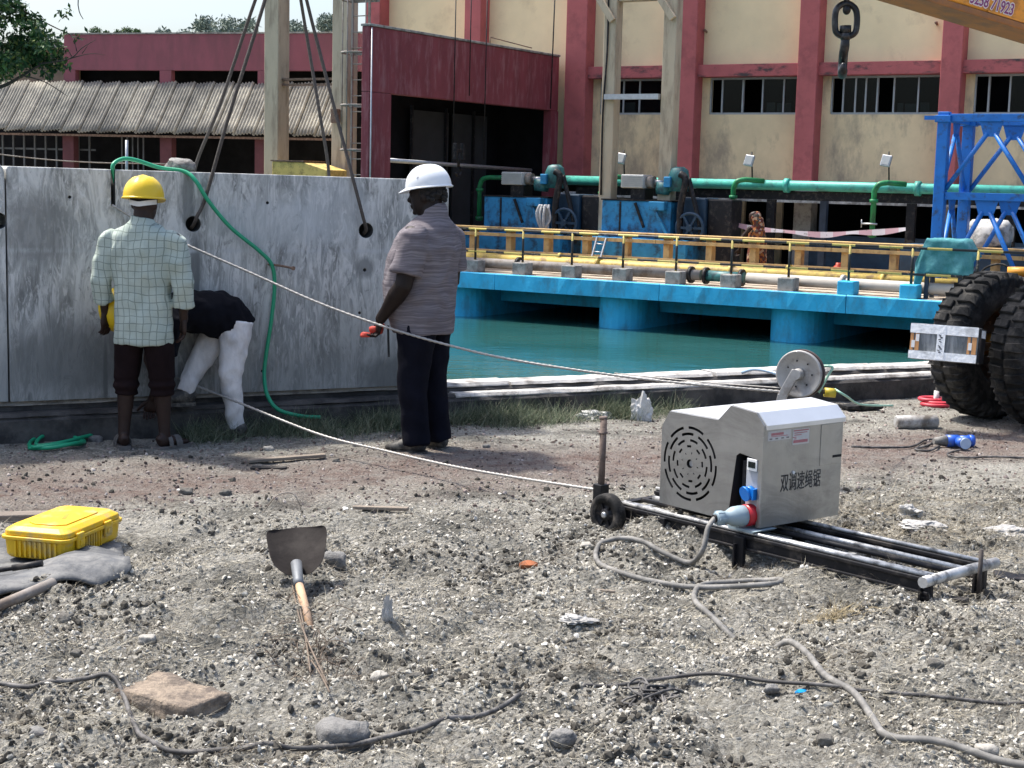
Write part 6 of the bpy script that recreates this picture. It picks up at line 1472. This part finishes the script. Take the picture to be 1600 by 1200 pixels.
rows = [((449, 900), (487, 896), 6.225), ((436, 892), (498, 887), 6.24), ((425, 881), (506, 876), 6.265), ((420, 866), (509, 861), 6.30), ((417, 850), (511, 845), 6.345), ((415, 838), (512, 831), 6.38), ((416, 830), (510, 822), 6.40), ((424, 827), (502, 820), 6.405)]
vs = []; fs = []; nc = 12
for (l, r, Y_) in rows:
    a = at(l[0], l[1], Y_); b_ = at(r[0], r[1], Y_)
    for j in range(nc+1):
        f = j/nc; p = a.lerp(b_, f); dish = .035*(1-(2*f-1)**2); vs.append(p+Vector((0, dish, -.010*(1-(2*f-1)**4))))
for i in range(len(rows)-1):
    for j in range(nc): q = i*(nc+1)+j; fs.append((q, q+1, q+nc+2, q+nc+1))
mb = MB(); mb.add(vs, fs, True); o = mb.build('blade', M_blade, shv); md = o.modifiers.new('t', 'SOLIDIFY'); md.thickness = .004; ms = o.modifiers.new('s', 'SUBSURF'); ms.levels = 2; ms.render_levels = 2
# rough block
def rough_block(c, size, rot, seed, amp=.012):
    bm = bmesh.new(); bmesh.ops.create_cube(bm, size=1); bmesh.ops.subdivide_edges(bm, edges=bm.edges, cuts=14, use_grid_fill=True)
    M = Matrix.Translation(c) @ Matrix.Rotation(rot, 4, 'Z'); mb = MB(); vs = []
    for v in bm.verts:
        p = v.co.copy(); r_ = p.normalized()*.62; p = p.lerp(r_, .14 if max(abs(p.x), abs(p.y)) > .45 and abs(p.z) > .4 else .04)
        q = Vector((p.x*size[0], p.y*size[1], p.z*size[2])); s_ = Vector((seed, 0, 0))
        q += v.co.normalized()*amp*(mnoise.noise(q*9+s_)*1.3+mnoise.noise(q*26+s_)*.6+mnoise.noise(q*60+s_)*.35); vs.append(M @ q)
    bm.verts.ensure_lookup_table(); mb.add(vs, [[v.index for v in f.verts] for f in bm.faces], True); bm.free(); return mb
c = G(268, 1086, .022)
rough_block(c, (.36, .21, .085), rad(-33), 3).build('rough_block', mk('brown_laterite_block', (.27, .215, .16), .95, var=.25, scale=22, dirt=(.12, .095, .075), damt=.4, dscale=14, bump=.7, bscale=70), base=c, label='brown rough stone block lying in the lower left foreground', cat='stone block')
# cables
M_cabd = mk('dusty_black_cable', (.045, .042, .04), .7, var=.3, scale=20, dirt=(.16, .15, .14), damt=.35, dscale=10)
M_cabg = mk('dusty_grey_cable', (.13, .125, .115), .75, var=.2, scale=16, dirt=(.24, .23, .21), damt=.45, dscale=12)
def cable(name, label, pts, r, mat, dz=.0, first=None, sink=()):
    P = [G(x, y, r*.9+dz) for x, y in pts]
    for i in sink: P[i].z -= .045
    if first: P = first+P
    k0 = len(first) if first else 0; skip = set()
    for i in sink: skip |= set(range((i+k0)*8-10, (i+k0)*8+11))
    P = smooth_path(P, 8); zz = []
    for i, p in enumerate(P): zz.append(p.z if i in skip else max(p.z, float(height(p.x, p.y))+r*.75) if (p-KERB.o).dot(KERB.v) < -.02 else p.z)
    out = [Vector((p.x, p.y, sum(zz[max(i-2, 0):i+3])/len(zz[max(i-2, 0):i+3]) if i >= 3 else p.z)) for i, p in enumerate(P)]
    return MB().tube(out, r, 9).build(name, mat, base=P[0], label=label, cat='cable')
cable('black_cable', 'dusty black cable snaking across the lower left foreground', [(-40, 1064), (0, 1067), (60, 1072), (120, 1071), (175, 1074), (195, 1090), (207, 1118), (235, 1150), (290, 1167), (350, 1173), (430, 1170), (500, 1163), (560, 1160), (620, 1154), (700, 1139), (770, 1113), (812, 1090)], .0085, M_cabd, .006)
pe = plug_end
cable('power_cable', 'thick dusty cable looping from the saw plug to the lower right corner', [(1078, 880), (1040, 872), (985, 860), (948, 859), (932, 866), (934, 880), (960, 895), (1010, 907), (1070, 916), (1130, 923), (1185, 928), (1214, 925), (1218, 917), (1190, 910), (1130, 908), (1095, 915), (1084, 932), (1090, 952), (1115, 967), (1165, 988), (1200, 1003), (1232, 1010), (1262, 1038), (1290, 1075), (1330, 1098), (1352, 1120), (1370, 1150), (1400, 1168), (1470, 1180), (1560, 1203), (1620, 1216)], .0125, M_cabg, .010,
      first=[pe, pe+Vector((-.035, -.05, -.035)), pe+Vector((-.06, -.09, -.13))], sink=(19, 20))
cable('thin_black_cable', 'thin black cable crossing the lower right foreground', [(898, 1076), (960, 1070), (1050, 1062), (1120, 1066), (1200, 1078), (1290, 1090), (1350, 1094), (1450, 1098), (1550, 1106), (1640, 1110)], .007, M_cabd, .010)
mb = MB(); rs = random.Random(4); c = G(1025, 1092, .03)
for k in range(16):
    pts = [c+Vector((rs.gauss(0, .045), rs.gauss(0, .05), rs.uniform(-.015, .05))) for _ in range(5)]; mb.tube(smooth_path(pts, 5), .0045, 6)
mb.build('wire_tangle', M_cabd, base=c, label='small tangle of black wire in the foreground', cat='wire tangle')
# connector and its lead by the crane
cc = G(1490, 700, .0); M_bplug = mk('blue_connector', (.02, .10, .48), .4, var=.1, dirt=(.1, .14, .25), damt=.3, dscale=20)
cn = thing('power_connector', 'blue industrial power connector on the ground near the crane tyre', 'connector', tuple(cc))
d_ = Vector((.985, .17, 0)); s_ = Vector((-.17, .985, 0)); q = cc+Vector((0, 0, .045))
MB().cyl(q-d_*.15, q-d_*.06, .022, .040, n=16).build('grey_sleeve', M_cabg, cn); MB().cyl(q-d_*.06, q+d_*.03, .042, n=18).cyl(q+d_*.03, q+d_*.14, .036, n=18).cyl(q+d_*.105, q+d_*.14, .041, n=18).build('shell', M_bplug, cn)
MB().cyl(q+d_*.02-s_*.02, q+d_*.02-s_*.11, .034, n=16).build('socket_cap', M_bplug, cn); MB().cyl(q-s_*.1+d_*.03, q-s_*.118+d_*.03, .039, n=16).build('cap_ring', mk('pale_blue_plastic', (.36, .46, .6), .4), cn)
cable('connector_lead', 'thin black lead running left from the blue connector', [(1330, 703), (1390, 704), (1425, 701), (1445, 691), (1462, 690), (1448, 700), (1430, 706), (1452, 708), (1470, 699)], .008, M_cabd, .006)
cable('connector_tail', 'thin dark lead trailing right of the blue connector', [(1500, 706), (1480, 714), (1500, 720), (1560, 718), (1640, 722)], .007, M_cabd, .006)
# dusty grey tube, red hose rings, rubber sheet
a = G(1399, 668, .045); b_ = G(1464, 668, .045)
mb = MB().tube([a-(b_-a)*.0, a.lerp(b_, .02), a.lerp(b_, .5), a.lerp(b_, .97), b_], [.040, .050, .051, .050, .036], 20); mb.build('grey_tube', mk('pale_dusty_cylinder', (.40, .39, .37), .6, var=.12, scale=8, dirt=(.14, .12, .10), damt=.35, dscale=7), base=a, label='short pale grey cylinder lying on the brown soil', cat='cylinder')
c = G(1462, 634, .015); mb = MB()
for k, (dx, dy, r) in enumerate(((0, 0, .11), (.03, .03, .12), (-.02, .05, .10))): mb.tube([c+Vector((dx+r*math.cos(q), dy+r*.9*math.sin(q), .018*k)) for q in np.linspace(0, 6.283, 25)[:-1]], .017, 8, closed=True)
mb.build('red_hose', mk('red_hose_rubber', (.50, .04, .06), .5, var=.15), base=c, label='coil of red hose beside the crane tyre at the kerb', cat='hose')
mb = MB().cyl(c+Vector((.03, .1, -.02)), c+Vector((.03, .1, .10)), .022, n=10); mb.build('white_bottle', M_white, base=c, label='white bottle neck standing behind the red hose coil', cat='bottle')
def crumple(name, label, c, r, seed, mat, cat, n=4, amp=1.):
    bm = bmesh.new(); bmesh.ops.create_icosphere(bm, subdivisions=n, radius=1.); o_ = Vector((seed*5.3, 0, seed)); mb = MB(); vs = []
    for v in bm.verts:
        p = v.co; k = 1+amp*(.5*mnoise.noise(p*1.7+o_)+.45*(abs(mnoise.noise(p*3.3+o_))-.2)+.2*mnoise.noise(p*8+o_)); z = p.z*k
        vs.append(Vector(c)+Vector((p.x*r[0]*k, p.y*r[1]*k, max(z, -.15)*r[2])))
    bm.verts.ensure_lookup_table(); mb.add(vs, [[v.index for v in f.verts] for f in bm.faces], False); bm.free()
    return mb.build(name, mat, base=c, label=label, cat=cat)
M_bag = mk('white_plastic_film', (.62, .61, .58), .5, var=.12, scale=8, dirt=(.42, .40, .36), damt=.4, dscale=6)
M_film2 = mk('dusty_plastic_film', (.40, .39, .37), .55, var=.15, scale=9, dirt=(.27, .26, .24), damt=.45, dscale=9)
c = G(1003, 655, .02); crumple('plastic_bag', 'white plastic bag standing crumpled against the kerb', c, (.075, .04, .15), 3, M_bag, 'plastic bag')
c = G(930, 652, .01); crumple('plastic_bag', 'flat white plastic bag in the grass left of the standing bag', c, (.13, .06, .05), 5, M_bag, 'plastic bag')
for n_, (x, y, rx, rz, lab) in enumerate(((605, 985, .02, .09, 'thin torn strip of clear film standing up right of the shovel'), (900, 985, .07, .02, 'crumpled clear film in the middle of the foreground'), (1420, 805, .06, .05, 'scrap of grey film standing right of the saw housing'), (1440, 830, .12, .03, 'larger pale film lump right of the saw housing'), (1570, 830, .12, .03, 'pale film scrap at the right edge above the rail end'))):
    crumple('plastic_scrap', lab, G(x, y, .01), (rx, rx*.7, rz), 30+n_, M_film2, 'plastic scrap')
c = G(1345, 640, .03); mb = rough_block(c, (.34, .14, .03), rad(20), 9, .01); mb.build('rubber_sheet', M_rubber, base=c, label='black folded rubber sheet lying at the kerb left of the crane', cat='rubber sheet')
# planks and sticks
M_wood = mk('old_plank_wood', (.20, .165, .13), .9, var=.3, scale=14, stretch=(.2, 1, 1), bump=.4, bscale=40)
def plank(label, p0, p1, w_, h, mat=M_wood, name='plank', cat='plank', dz=0.):
    a = G(*p0); b_ = G(*p1); a.z += h/2+dz; b_.z += h/2+dz; return MB().bar(a, b_, w_, h).build(name, mat, base=a, bevel=.004, label=label, cat=cat)
plank('long thin plank lying on the brown soil before the slab', (388, 722), (508, 717), .05, .02, dz=.01)
plank('short dark plank tucked below the long thin plank', (392, 729), (448, 731), .04, .015, M_black)
plank('dark wooden batten lying on the soil above the shovel', (552, 797), (638, 803), .035, .018, dz=.008)
plank('pale wooden stick lying left of the cable loop', (920, 917), (962, 919), .018, .012, name='stick', cat='stick')
plank('small dark offcut lying below the rail end', (1475, 948), (1510, 955), .05, .03, M_black, 'offcut', 'offcut')
c = G(1590, 905, .02); rough_block(c, (.20, .12, .03), rad(-15), 12, .008).build('black_scrap', M_black, base=c, label='black flat scrap at the right edge beside the rail end', cat='scrap')
# leaf, blue scrap, paper
def flat(name, label, px, py, w_, l, rot, mat, cat, bend=.4):
    c = G(px, py, .018); M = Matrix.Translation(c) @ Matrix.Rotation(rot, 4, 'Z') @ Matrix.Rotation(.25, 4, 'X'); mb = MB(); vs = []; fs = []; n = 8
    for i in range(n+1):
        f = i/n; ww = w_*math.sin(math.pi*min(max(f, .06), .97))**.7
        for s_ in (-1, 0, 1): vs.append(M @ Vector(((f-.5)*l, s_*ww/2, bend*(.02*abs(s_)+.03*math.sin(f*3)*l))))
    for i in range(n):
        for j in range(2): q = i*3+j; fs.append((q, q+1, q+4, q+3))
    mb.add(vs, fs, True); o = mb.build(name, mat, base=c, label=label, cat=cat); md = o.modifiers.new('t', 'SOLIDIFY'); md.thickness = .0015
flat('dry_leaf', 'curled orange brown leaf lying in mid foreground', 825, 893, .05, .085, .3, mk('orange_leaf', (.36, .12, .045), .7, var=.2, scale=20), 'leaf', 1.4)
flat('blue_scrap', 'small bright blue plastic scrap beside the thin black cable', 1250, 1099, .022, .048, .5, mk('blue_scrap_plastic', (.01, .28, .62), .4), 'scrap')
flat('paper_scrap', 'small white paper scrap standing beside the dark batten', 539, 806, .03, .05, 1.4, M_white, 'scrap')
flat('paper_scrap', 'pale scrap lying at the lower left near the clods', 285, 772, .03, .06, .3, M_white, 'scrap')
# bent wire hoop above the shovel
wire('wire_hoop', 'thin bent wire hoop sticking out of the soil above the shovel', [G(410, 800), at(432, 775, 7.7), at(455, 770, 7.7), at(466, 783, 7.7), G(473, 806)], .0025, M_pipegrey, 'wire')

# ------------------------------------------------------------------ stones one can pick out
M_st = [mk('stone_dark', (.11, .102, .088), .95, var=.3, scale=20, dirt=(.13, .125, .11), damt=.35, dscale=16, bump=.6, bscale=60), mk('stone_grey', (.19, .185, .175), .95, var=.2, scale=20, dirt=(.11, .105, .1), damt=.4, dscale=16, bump=.5, bscale=60), mk('stone_pale', (.36, .34, .30), .9, var=.25, scale=20, dirt=(.2, .19, .17), damt=.4, dscale=16, bump=.3, bscale=60)]
stones = [(537, 1148, .07, 1, 'largest smooth grey stone behind the black cable in the lower left'), (520, 895, .05, 1, 'grey stone tucked beside the shovel blade'), (100, 985, .040, 0, 'dark clod below the brown pipe at the left'), (645, 1068, .030, 0, 'dark clod in the lower middle of the foreground'), (1355, 958, .028, 0, 'brown dark stone below the rail frame end'), (1390, 950, .020, 0, 'smaller dark stone right of the brown one below the rail end'),
          (120, 1036, .022, 0, 'small dark clod left of the brown block'), (290, 772, .045, 0, 'dark lump on the brown soil left of the shovel'), (352, 776, .035, 0, 'dark lump beside the one left of the shovel'), (860, 945, .022, 0, 'dark clod left of the cable loop'), (1205, 1085, .022, 1, 'grey pebble beside the blue scrap'), (918, 858, .030, 2, 'white stone left of the cable loop'), (592, 1060, .028, 2, 'pale stone right of the dry weeds'),
          (700, 905, .018, 0, 'dark pebble under the orange leaf'), (1430, 940, .025, 0, 'dark clod under the end bar of the rail frame'), (1565, 950, .026, 2, 'pale stone in the right foreground below the black scrap'), (1290, 1150, .028, 0, 'dark clod in the hollow left of the thick cable'), (1460, 1060, .03, 0, 'dark clod above the thin cable at the right'), (230, 1012, .028, 2, 'white shell lump in the left foreground'), (1085, 1105, .024, 0, 'dark clod right of the wire tangle'),
          (465, 1020, .03, 0, 'dark clod beside the end of the shovel handle'), (420, 703, .03, 2, 'pale stone near the feet of the man in the checked shirt'), (150, 690, .04, 1, 'grey stone between the hose loops and the man'), (560, 700, .03, 1, 'grey stone on the silt left of the man in the polo'), (525, 722, .025, 0, 'dark stone under the lower saw wire'), (760, 700, .02, 1, 'small stone right of the man in the polo'), (880, 1170, .035, 1, 'grey stone at the lower middle edge'), (60, 1150, .03, 1, 'grey stone in the lower left corner'), (1540, 1180, .03, 2, 'pale stone in the lower right corner'), (1005, 800, .02, 2, 'pale stone beside the trolley wheel')]
for k, (x, y, r, mi, lab) in enumerate(stones):
    r *= .85 if mi == 0 else 1; c = G(x, y, r*.2); mb = MB(); rock(mb, c, (r*1.15, r*.9, r*.75), 40+k, 3); mb.build('stone', M_st[mi], base=c, label=lab, cat='stone', group='stones on the debris ground')

# ------------------------------------------------------------------ loose shells, gravel, straw and grass
def in_view(n, y0, y1, rng, pw=1.0):
    y = y0+(y1-y0)*rng.random(n)**pw; x = (rng.random(n)*2-1)*(.36*y+.15); return x, y
ico = bmesh.new(); bmesh.ops.create_icosphere(ico, subdivisions=1, radius=1.); ico.verts.ensure_lookup_table()
IV = np.array([v.co[:] for v in ico.verts]); IF = np.array([[v.index for v in f.verts] for f in ico.faces]); ico.free()
def rand_rot(n, rng, tilt=1.):
    q = rng.normal(size=(n, 4)); 
    q[:, 1:3] *= tilt; q /= np.linalg.norm(q, axis=1)[:, None]; w_, x, y, z = q.T
    return np.stack([1-2*(y*y+z*z), 2*(x*y-z*w_), 2*(x*z+y*w_), 2*(x*y+z*w_), 1-2*(x*x+z*z), 2*(y*z-x*w_), 2*(x*z-y*w_), 2*(y*z+x*w_), 1-2*(x*x+y*y)], 1).reshape(n, 3, 3)
def patch(x, y, s=21, f=2.6): return vnoise(x*f, y*f, s)*.65+vnoise(x*f*3, y*f*3, s+1)*.35
def pebbles(name, label, n, y0, y1, smin, smax, shape, mat, seed, keep=None, pw=1., tilt=1., lift=.3):
    rng = np.random.default_rng(seed); x, y = in_view(n, y0, y1, rng, pw)
    if keep is not None: k = keep(x, y, rng); x, y = x[k], y[k]
    s_ = (x-KERB.o.x)*KERB.v.x+(y-KERB.o.y)*KERB.v.y; k = s_ < -.03; x, y = x[k], y[k]; n = len(x)
    sz = smin*(smax/smin)**(rng.random(n)**2.2); ax_ = np.array(shape)[None]*rng.uniform(.7, 1.3, (n, 3))*sz[:, None]
    P = IV[None]*(1+.15*rng.normal(size=(n, len(IV), 1)))*ax_[:, None, :]
    R_ = rand_rot(n, rng, tilt); P = np.einsum('nij,nkj->nki', R_, P)
    z = height(x, y)+sz*lift*shape[2]; P = P+np.stack([x, y, z], 1)[:, None]
    Fc = (IF[None]+(np.arange(n)*len(IV))[:, None, None]).reshape(-1, 3)
    me = np_mesh(name, P.reshape(-1, 3), Fc, False); me.materials.append(mat)
    o = bpy.data.objects.new(name, me); COL.objects.link(o); tag(o, label, None, None, 'stuff'); o['category'] = 'gravel'; return o
def island_mat(name, stops, rough=.85):
    m, t, b = nodes(name, rough); g = nn(t, 'ShaderNodeNewGeometry'); b.inputs['Specular IOR Level'].default_value = .25
    c = nramp(t, g.outputs['Random Per Island'], stops); n = nnoise(t, g.outputs['Position'], 90, det=4)
    t.links.new(nmix(t, nramp(t, n, [(.4, 0.), (.7, .45)]), c, (.10, .095, .085)), b.inputs['Base Color']); return m
M_grav = island_mat('mixed_gravel', [(0, (.06, .055, .046)), (.2, (.17, .158, .135)), (.5, (.33, .31, .26)), (.82, (.48, .455, .39)), (1, (.64, .61, .53))])
M_shell = island_mat('shell_fragments', [(0, (.28, .255, .215)), (.45, (.48, .45, .385)), (.8, (.66, .63, .55)), (1, (.80, .78, .73))])
M_clod = island_mat('dark_clods', [(0, (.03, .027, .022)), (.6, (.08, .072, .058)), (1, (.15, .138, .115))], .95)
M_brown = island_mat('brown_grit', [(0, (.06, .043, .037)), (.5, (.19, .14, .12)), (.85, (.32, .26, .235)), (1, (.52, .48, .44))])
near_k = lambda x, y: 1-sstep(7.6, 8.8, y-.38*x)
pebbles('shell_gravel', 'loose grey gravel and grit covering the near ground', 60000, 4.1, 9.2, .0035, .015, (1, .8, .6), M_grav, 1, lambda x, y, r: r.random(len(x)) < near_k(x, y)*np.clip((patch(x, y, 31)-.30)*3.2, .12, 1), 1.15)
pebbles('shell_bits', 'broken pale shell fragments strewn over the near ground', 62000, 4.1, 9.0, .003, .0125, (1, .75, .28), M_shell, 2, lambda x, y, r: r.random(len(x)) < near_k(x, y)*np.clip((patch(x, y, 21)-.42)*5, .06, 1), 1.15, .5, .9)
pebbles('dark_clods', 'dark crumbly clods scattered over the debris', 30000, 4.1, 9.5, .0035, .021, (1, .9, .7), M_clod, 3, lambda x, y, r: r.random(len(x)) < (.12+.88*near_k(x, y))*np.clip((patch(x, y, 41)-.46)*6, .04, 1), 1.0)
pebbles('brown_grit', 'brown soil crumbs and small stones in front of the kerb', 16000, 7.6, 12.6, .004, .016, (1, .9, .6), M_brown, 4, lambda x, y, r: r.random(len(x)) < (1-near_k(x, y)*.8)*(.3+patch(x, y, 51)*.6), .9)
def blades(name, label, x, y, z, L, w_, rng, mat, up=.0, cat='straw', bend=.35, az=None):
    n = len(x); a = rng.uniform(0, 6.283, n) if az is None else az; el = np.clip(rng.normal(up, .28, n), -.05, 1.5)
    d = np.stack([np.cos(a)*np.cos(el), np.sin(a)*np.cos(el), np.sin(el)], 1); s_ = np.stack([-np.sin(a), np.cos(a), np.zeros(n)], 1)
    b_ = s_*rng.normal(0, bend, n)[:, None]+np.array([0, 0, 1])[None]*rng.normal(0, bend*.5, n)[:, None]
    p0 = np.stack([x, y, z], 1); rowsV = []
    for f in (0, .33, .67, 1.):
        c = p0+d*(L*f)[:, None]+b_*(L*f*f)[:, None]; c[:, 2] = np.maximum(c[:, 2], p0[:, 2]-.004)
        ww = (w_*(1-.75*f))[:, None] if np.ndim(w_) else w_*(1-.75*f)
        rowsV += [c-s_*ww*.5, c+s_*ww*.5+np.array([0, 0, .35])[None]*ww]
    V = np.stack(rowsV, 1).reshape(-1, 3); q = np.array([[0, 1, 3, 2], [2, 3, 5, 4], [4, 5, 7, 6]]); Fc = (q[None]+(np.arange(n)*8)[:, None, None]).reshape(-1, 4)
    me = np_mesh(name, V, Fc, False); me.materials.append(mat); o = bpy.data.objects.new(name, me); COL.objects.link(o); tag(o, label, None, None, 'stuff'); o['category'] = cat; return o
M_straw = island_mat('dry_straw', [(0, (.10, .087, .065)), (.4, (.24, .215, .165)), (.75, (.40, .365, .28)), (1, (.56, .51, .39))], .9)
rng = np.random.default_rng(8)
x, y = in_view(62000, 4.1, 10.5, rng, 1.0); k = rng.random(len(x)) < (.10+.9*near_k(x, y))*np.clip((patch(x, y, 61, 1.4)-.28)*2.4, .08, 1); x, y = x[k], y[k]
blades('straw_litter', 'dry grey straw and root fibres matted over the debris', x, y, height(x, y)+.005, rng.uniform(.02, .075, len(x)), rng.uniform(.0012, .003, len(x)), rng, M_straw, .12, bend=.5)
# drier straw patch right of the machine
x = rng.normal(2.15, .55, 7000); y = 7.9+rng.normal(0, .55, 7000)+.25*(x-2.15); k = (y > 6.3) & (y < 9.6) & (x > .9); x, y = x[k], y[k]
M_hay = island_mat('matted_hay', [(0, (.12, .10, .075)), (.5, (.26, .23, .17)), (1, (.44, .39, .29))], .9)
blades('hay_mat', 'matted dry grass to the right of the saw machine', x, y, height(x, y)+.006, rng.uniform(.03, .11, len(x)), rng.uniform(.0015, .003, len(x)), rng, M_hay, .18, bend=.5)
c = G(1300, 965); n = 420; r_ = np.abs(rng.normal(0, .07, n)); q = rng.uniform(0, 6.283, n); x = c.x+r_*np.cos(q)*1.3; y = c.y+r_*np.sin(q)
blades('straw_tuft', 'tuft of yellow straw below the rail frame', x, y, height(x, y)+.008, rng.uniform(.03, .08, n), .0022, rng, island_mat('yellow_straw', [(0, (.26, .20, .11)), (1, (.52, .43, .26))]), .35, 'straw tuft', .5)
# dark root fibre clumps
cxs = rng.uniform(-1.9, 2.2, 46); cys = rng.uniform(4.4, 7.6, 46); idx = rng.integers(0, 46, 6500); sr = rng.uniform(.04, .16, 46)[idx]
x = cxs[idx]+rng.normal(0, 1, 6500)*sr; y = cys[idx]+rng.normal(0, 1, 6500)*sr
blades('root_fibres', 'clumps of dark brown root fibres on the debris', x, y, height(x, y)+.004, rng.uniform(.02, .08, len(x)), rng.uniform(.001, .0026, len(x)), rng, island_mat('root_fibre', [(0, (.03, .024, .018)), (.6, (.09, .072, .052)), (1, (.20, .165, .12))], .95), .2, 'roots', .6)
# dry weed beside the shovel handle
wp = thing('dry_weed', 'dry brown weed with wiry stems beside the shovel handle', 'weed', tuple(G(482, 1010)))
mb = MB(); rs = random.Random(6)
for k in range(70):
    c = G(485+rs.gauss(0, 28), 1020+rs.gauss(0, 30)); a = rs.uniform(0, 6.28); l = rs.uniform(.05, .16); e = rs.uniform(.0, .09); d = Vector((math.cos(a), math.sin(a), 0))
    mb.tube(smooth_path([c, c+d*l*.5+Vector((0, 0, e)), c+d*l+Vector((rs.uniform(-.03, .03), 0, e*.6))], 3), .0016, 4)
for pts in (((462, 935), (478, 1000), (485, 1060)), ((455, 930), (472, 985), (512, 1085)), ((486, 1030), (500, 1065), (515, 1095))): mb.tube(smooth_path([G(x, y, .03) for x, y in pts], 5), .0035, 5)
mb.build('stems', mk('dry_weed_stem', (.15, .115, .085), .9, var=.3, scale=30), wp)
# grass at the foot of the kerb
M_grass = island_mat('kerb_grass', [(0, (.05, .075, .04)), (.4, (.10, .135, .075)), (.75, (.19, .22, .135)), (1, (.36, .34, .24))], .8)
n = 42000; u = rng.uniform(1.15, 5.1, n); v = -np.abs(rng.normal(0, .15, n))-.005
dens = np.clip((vnoise(u*3.1, v*2, 71)-.25)*2.0, .12, 1)*np.where(u < 1.9, .55, 1)*np.where(u > 4.55, .6, 1)*np.where((u > 2.7) & (u < 3.05), .5, 1); k = rng.random(n) < dens; u, v = u[k], v[k]
x = KERB.o.x+KERB.u.x*u+KERB.v.x*v; y = KERB.o.y+KERB.u.y*u+KERB.v.y*v; hgt = np.where(u > 3.1, .16, .15)
blades('kerb_grass', 'dusty green and dry grass growing at the foot of the kerb', x, y, height(x, y)-.005, rng.uniform(.35, 1.15, len(x))*hgt, rng.uniform(.002, .0045, len(x)), rng, M_grass, .8, 'grass', .45)
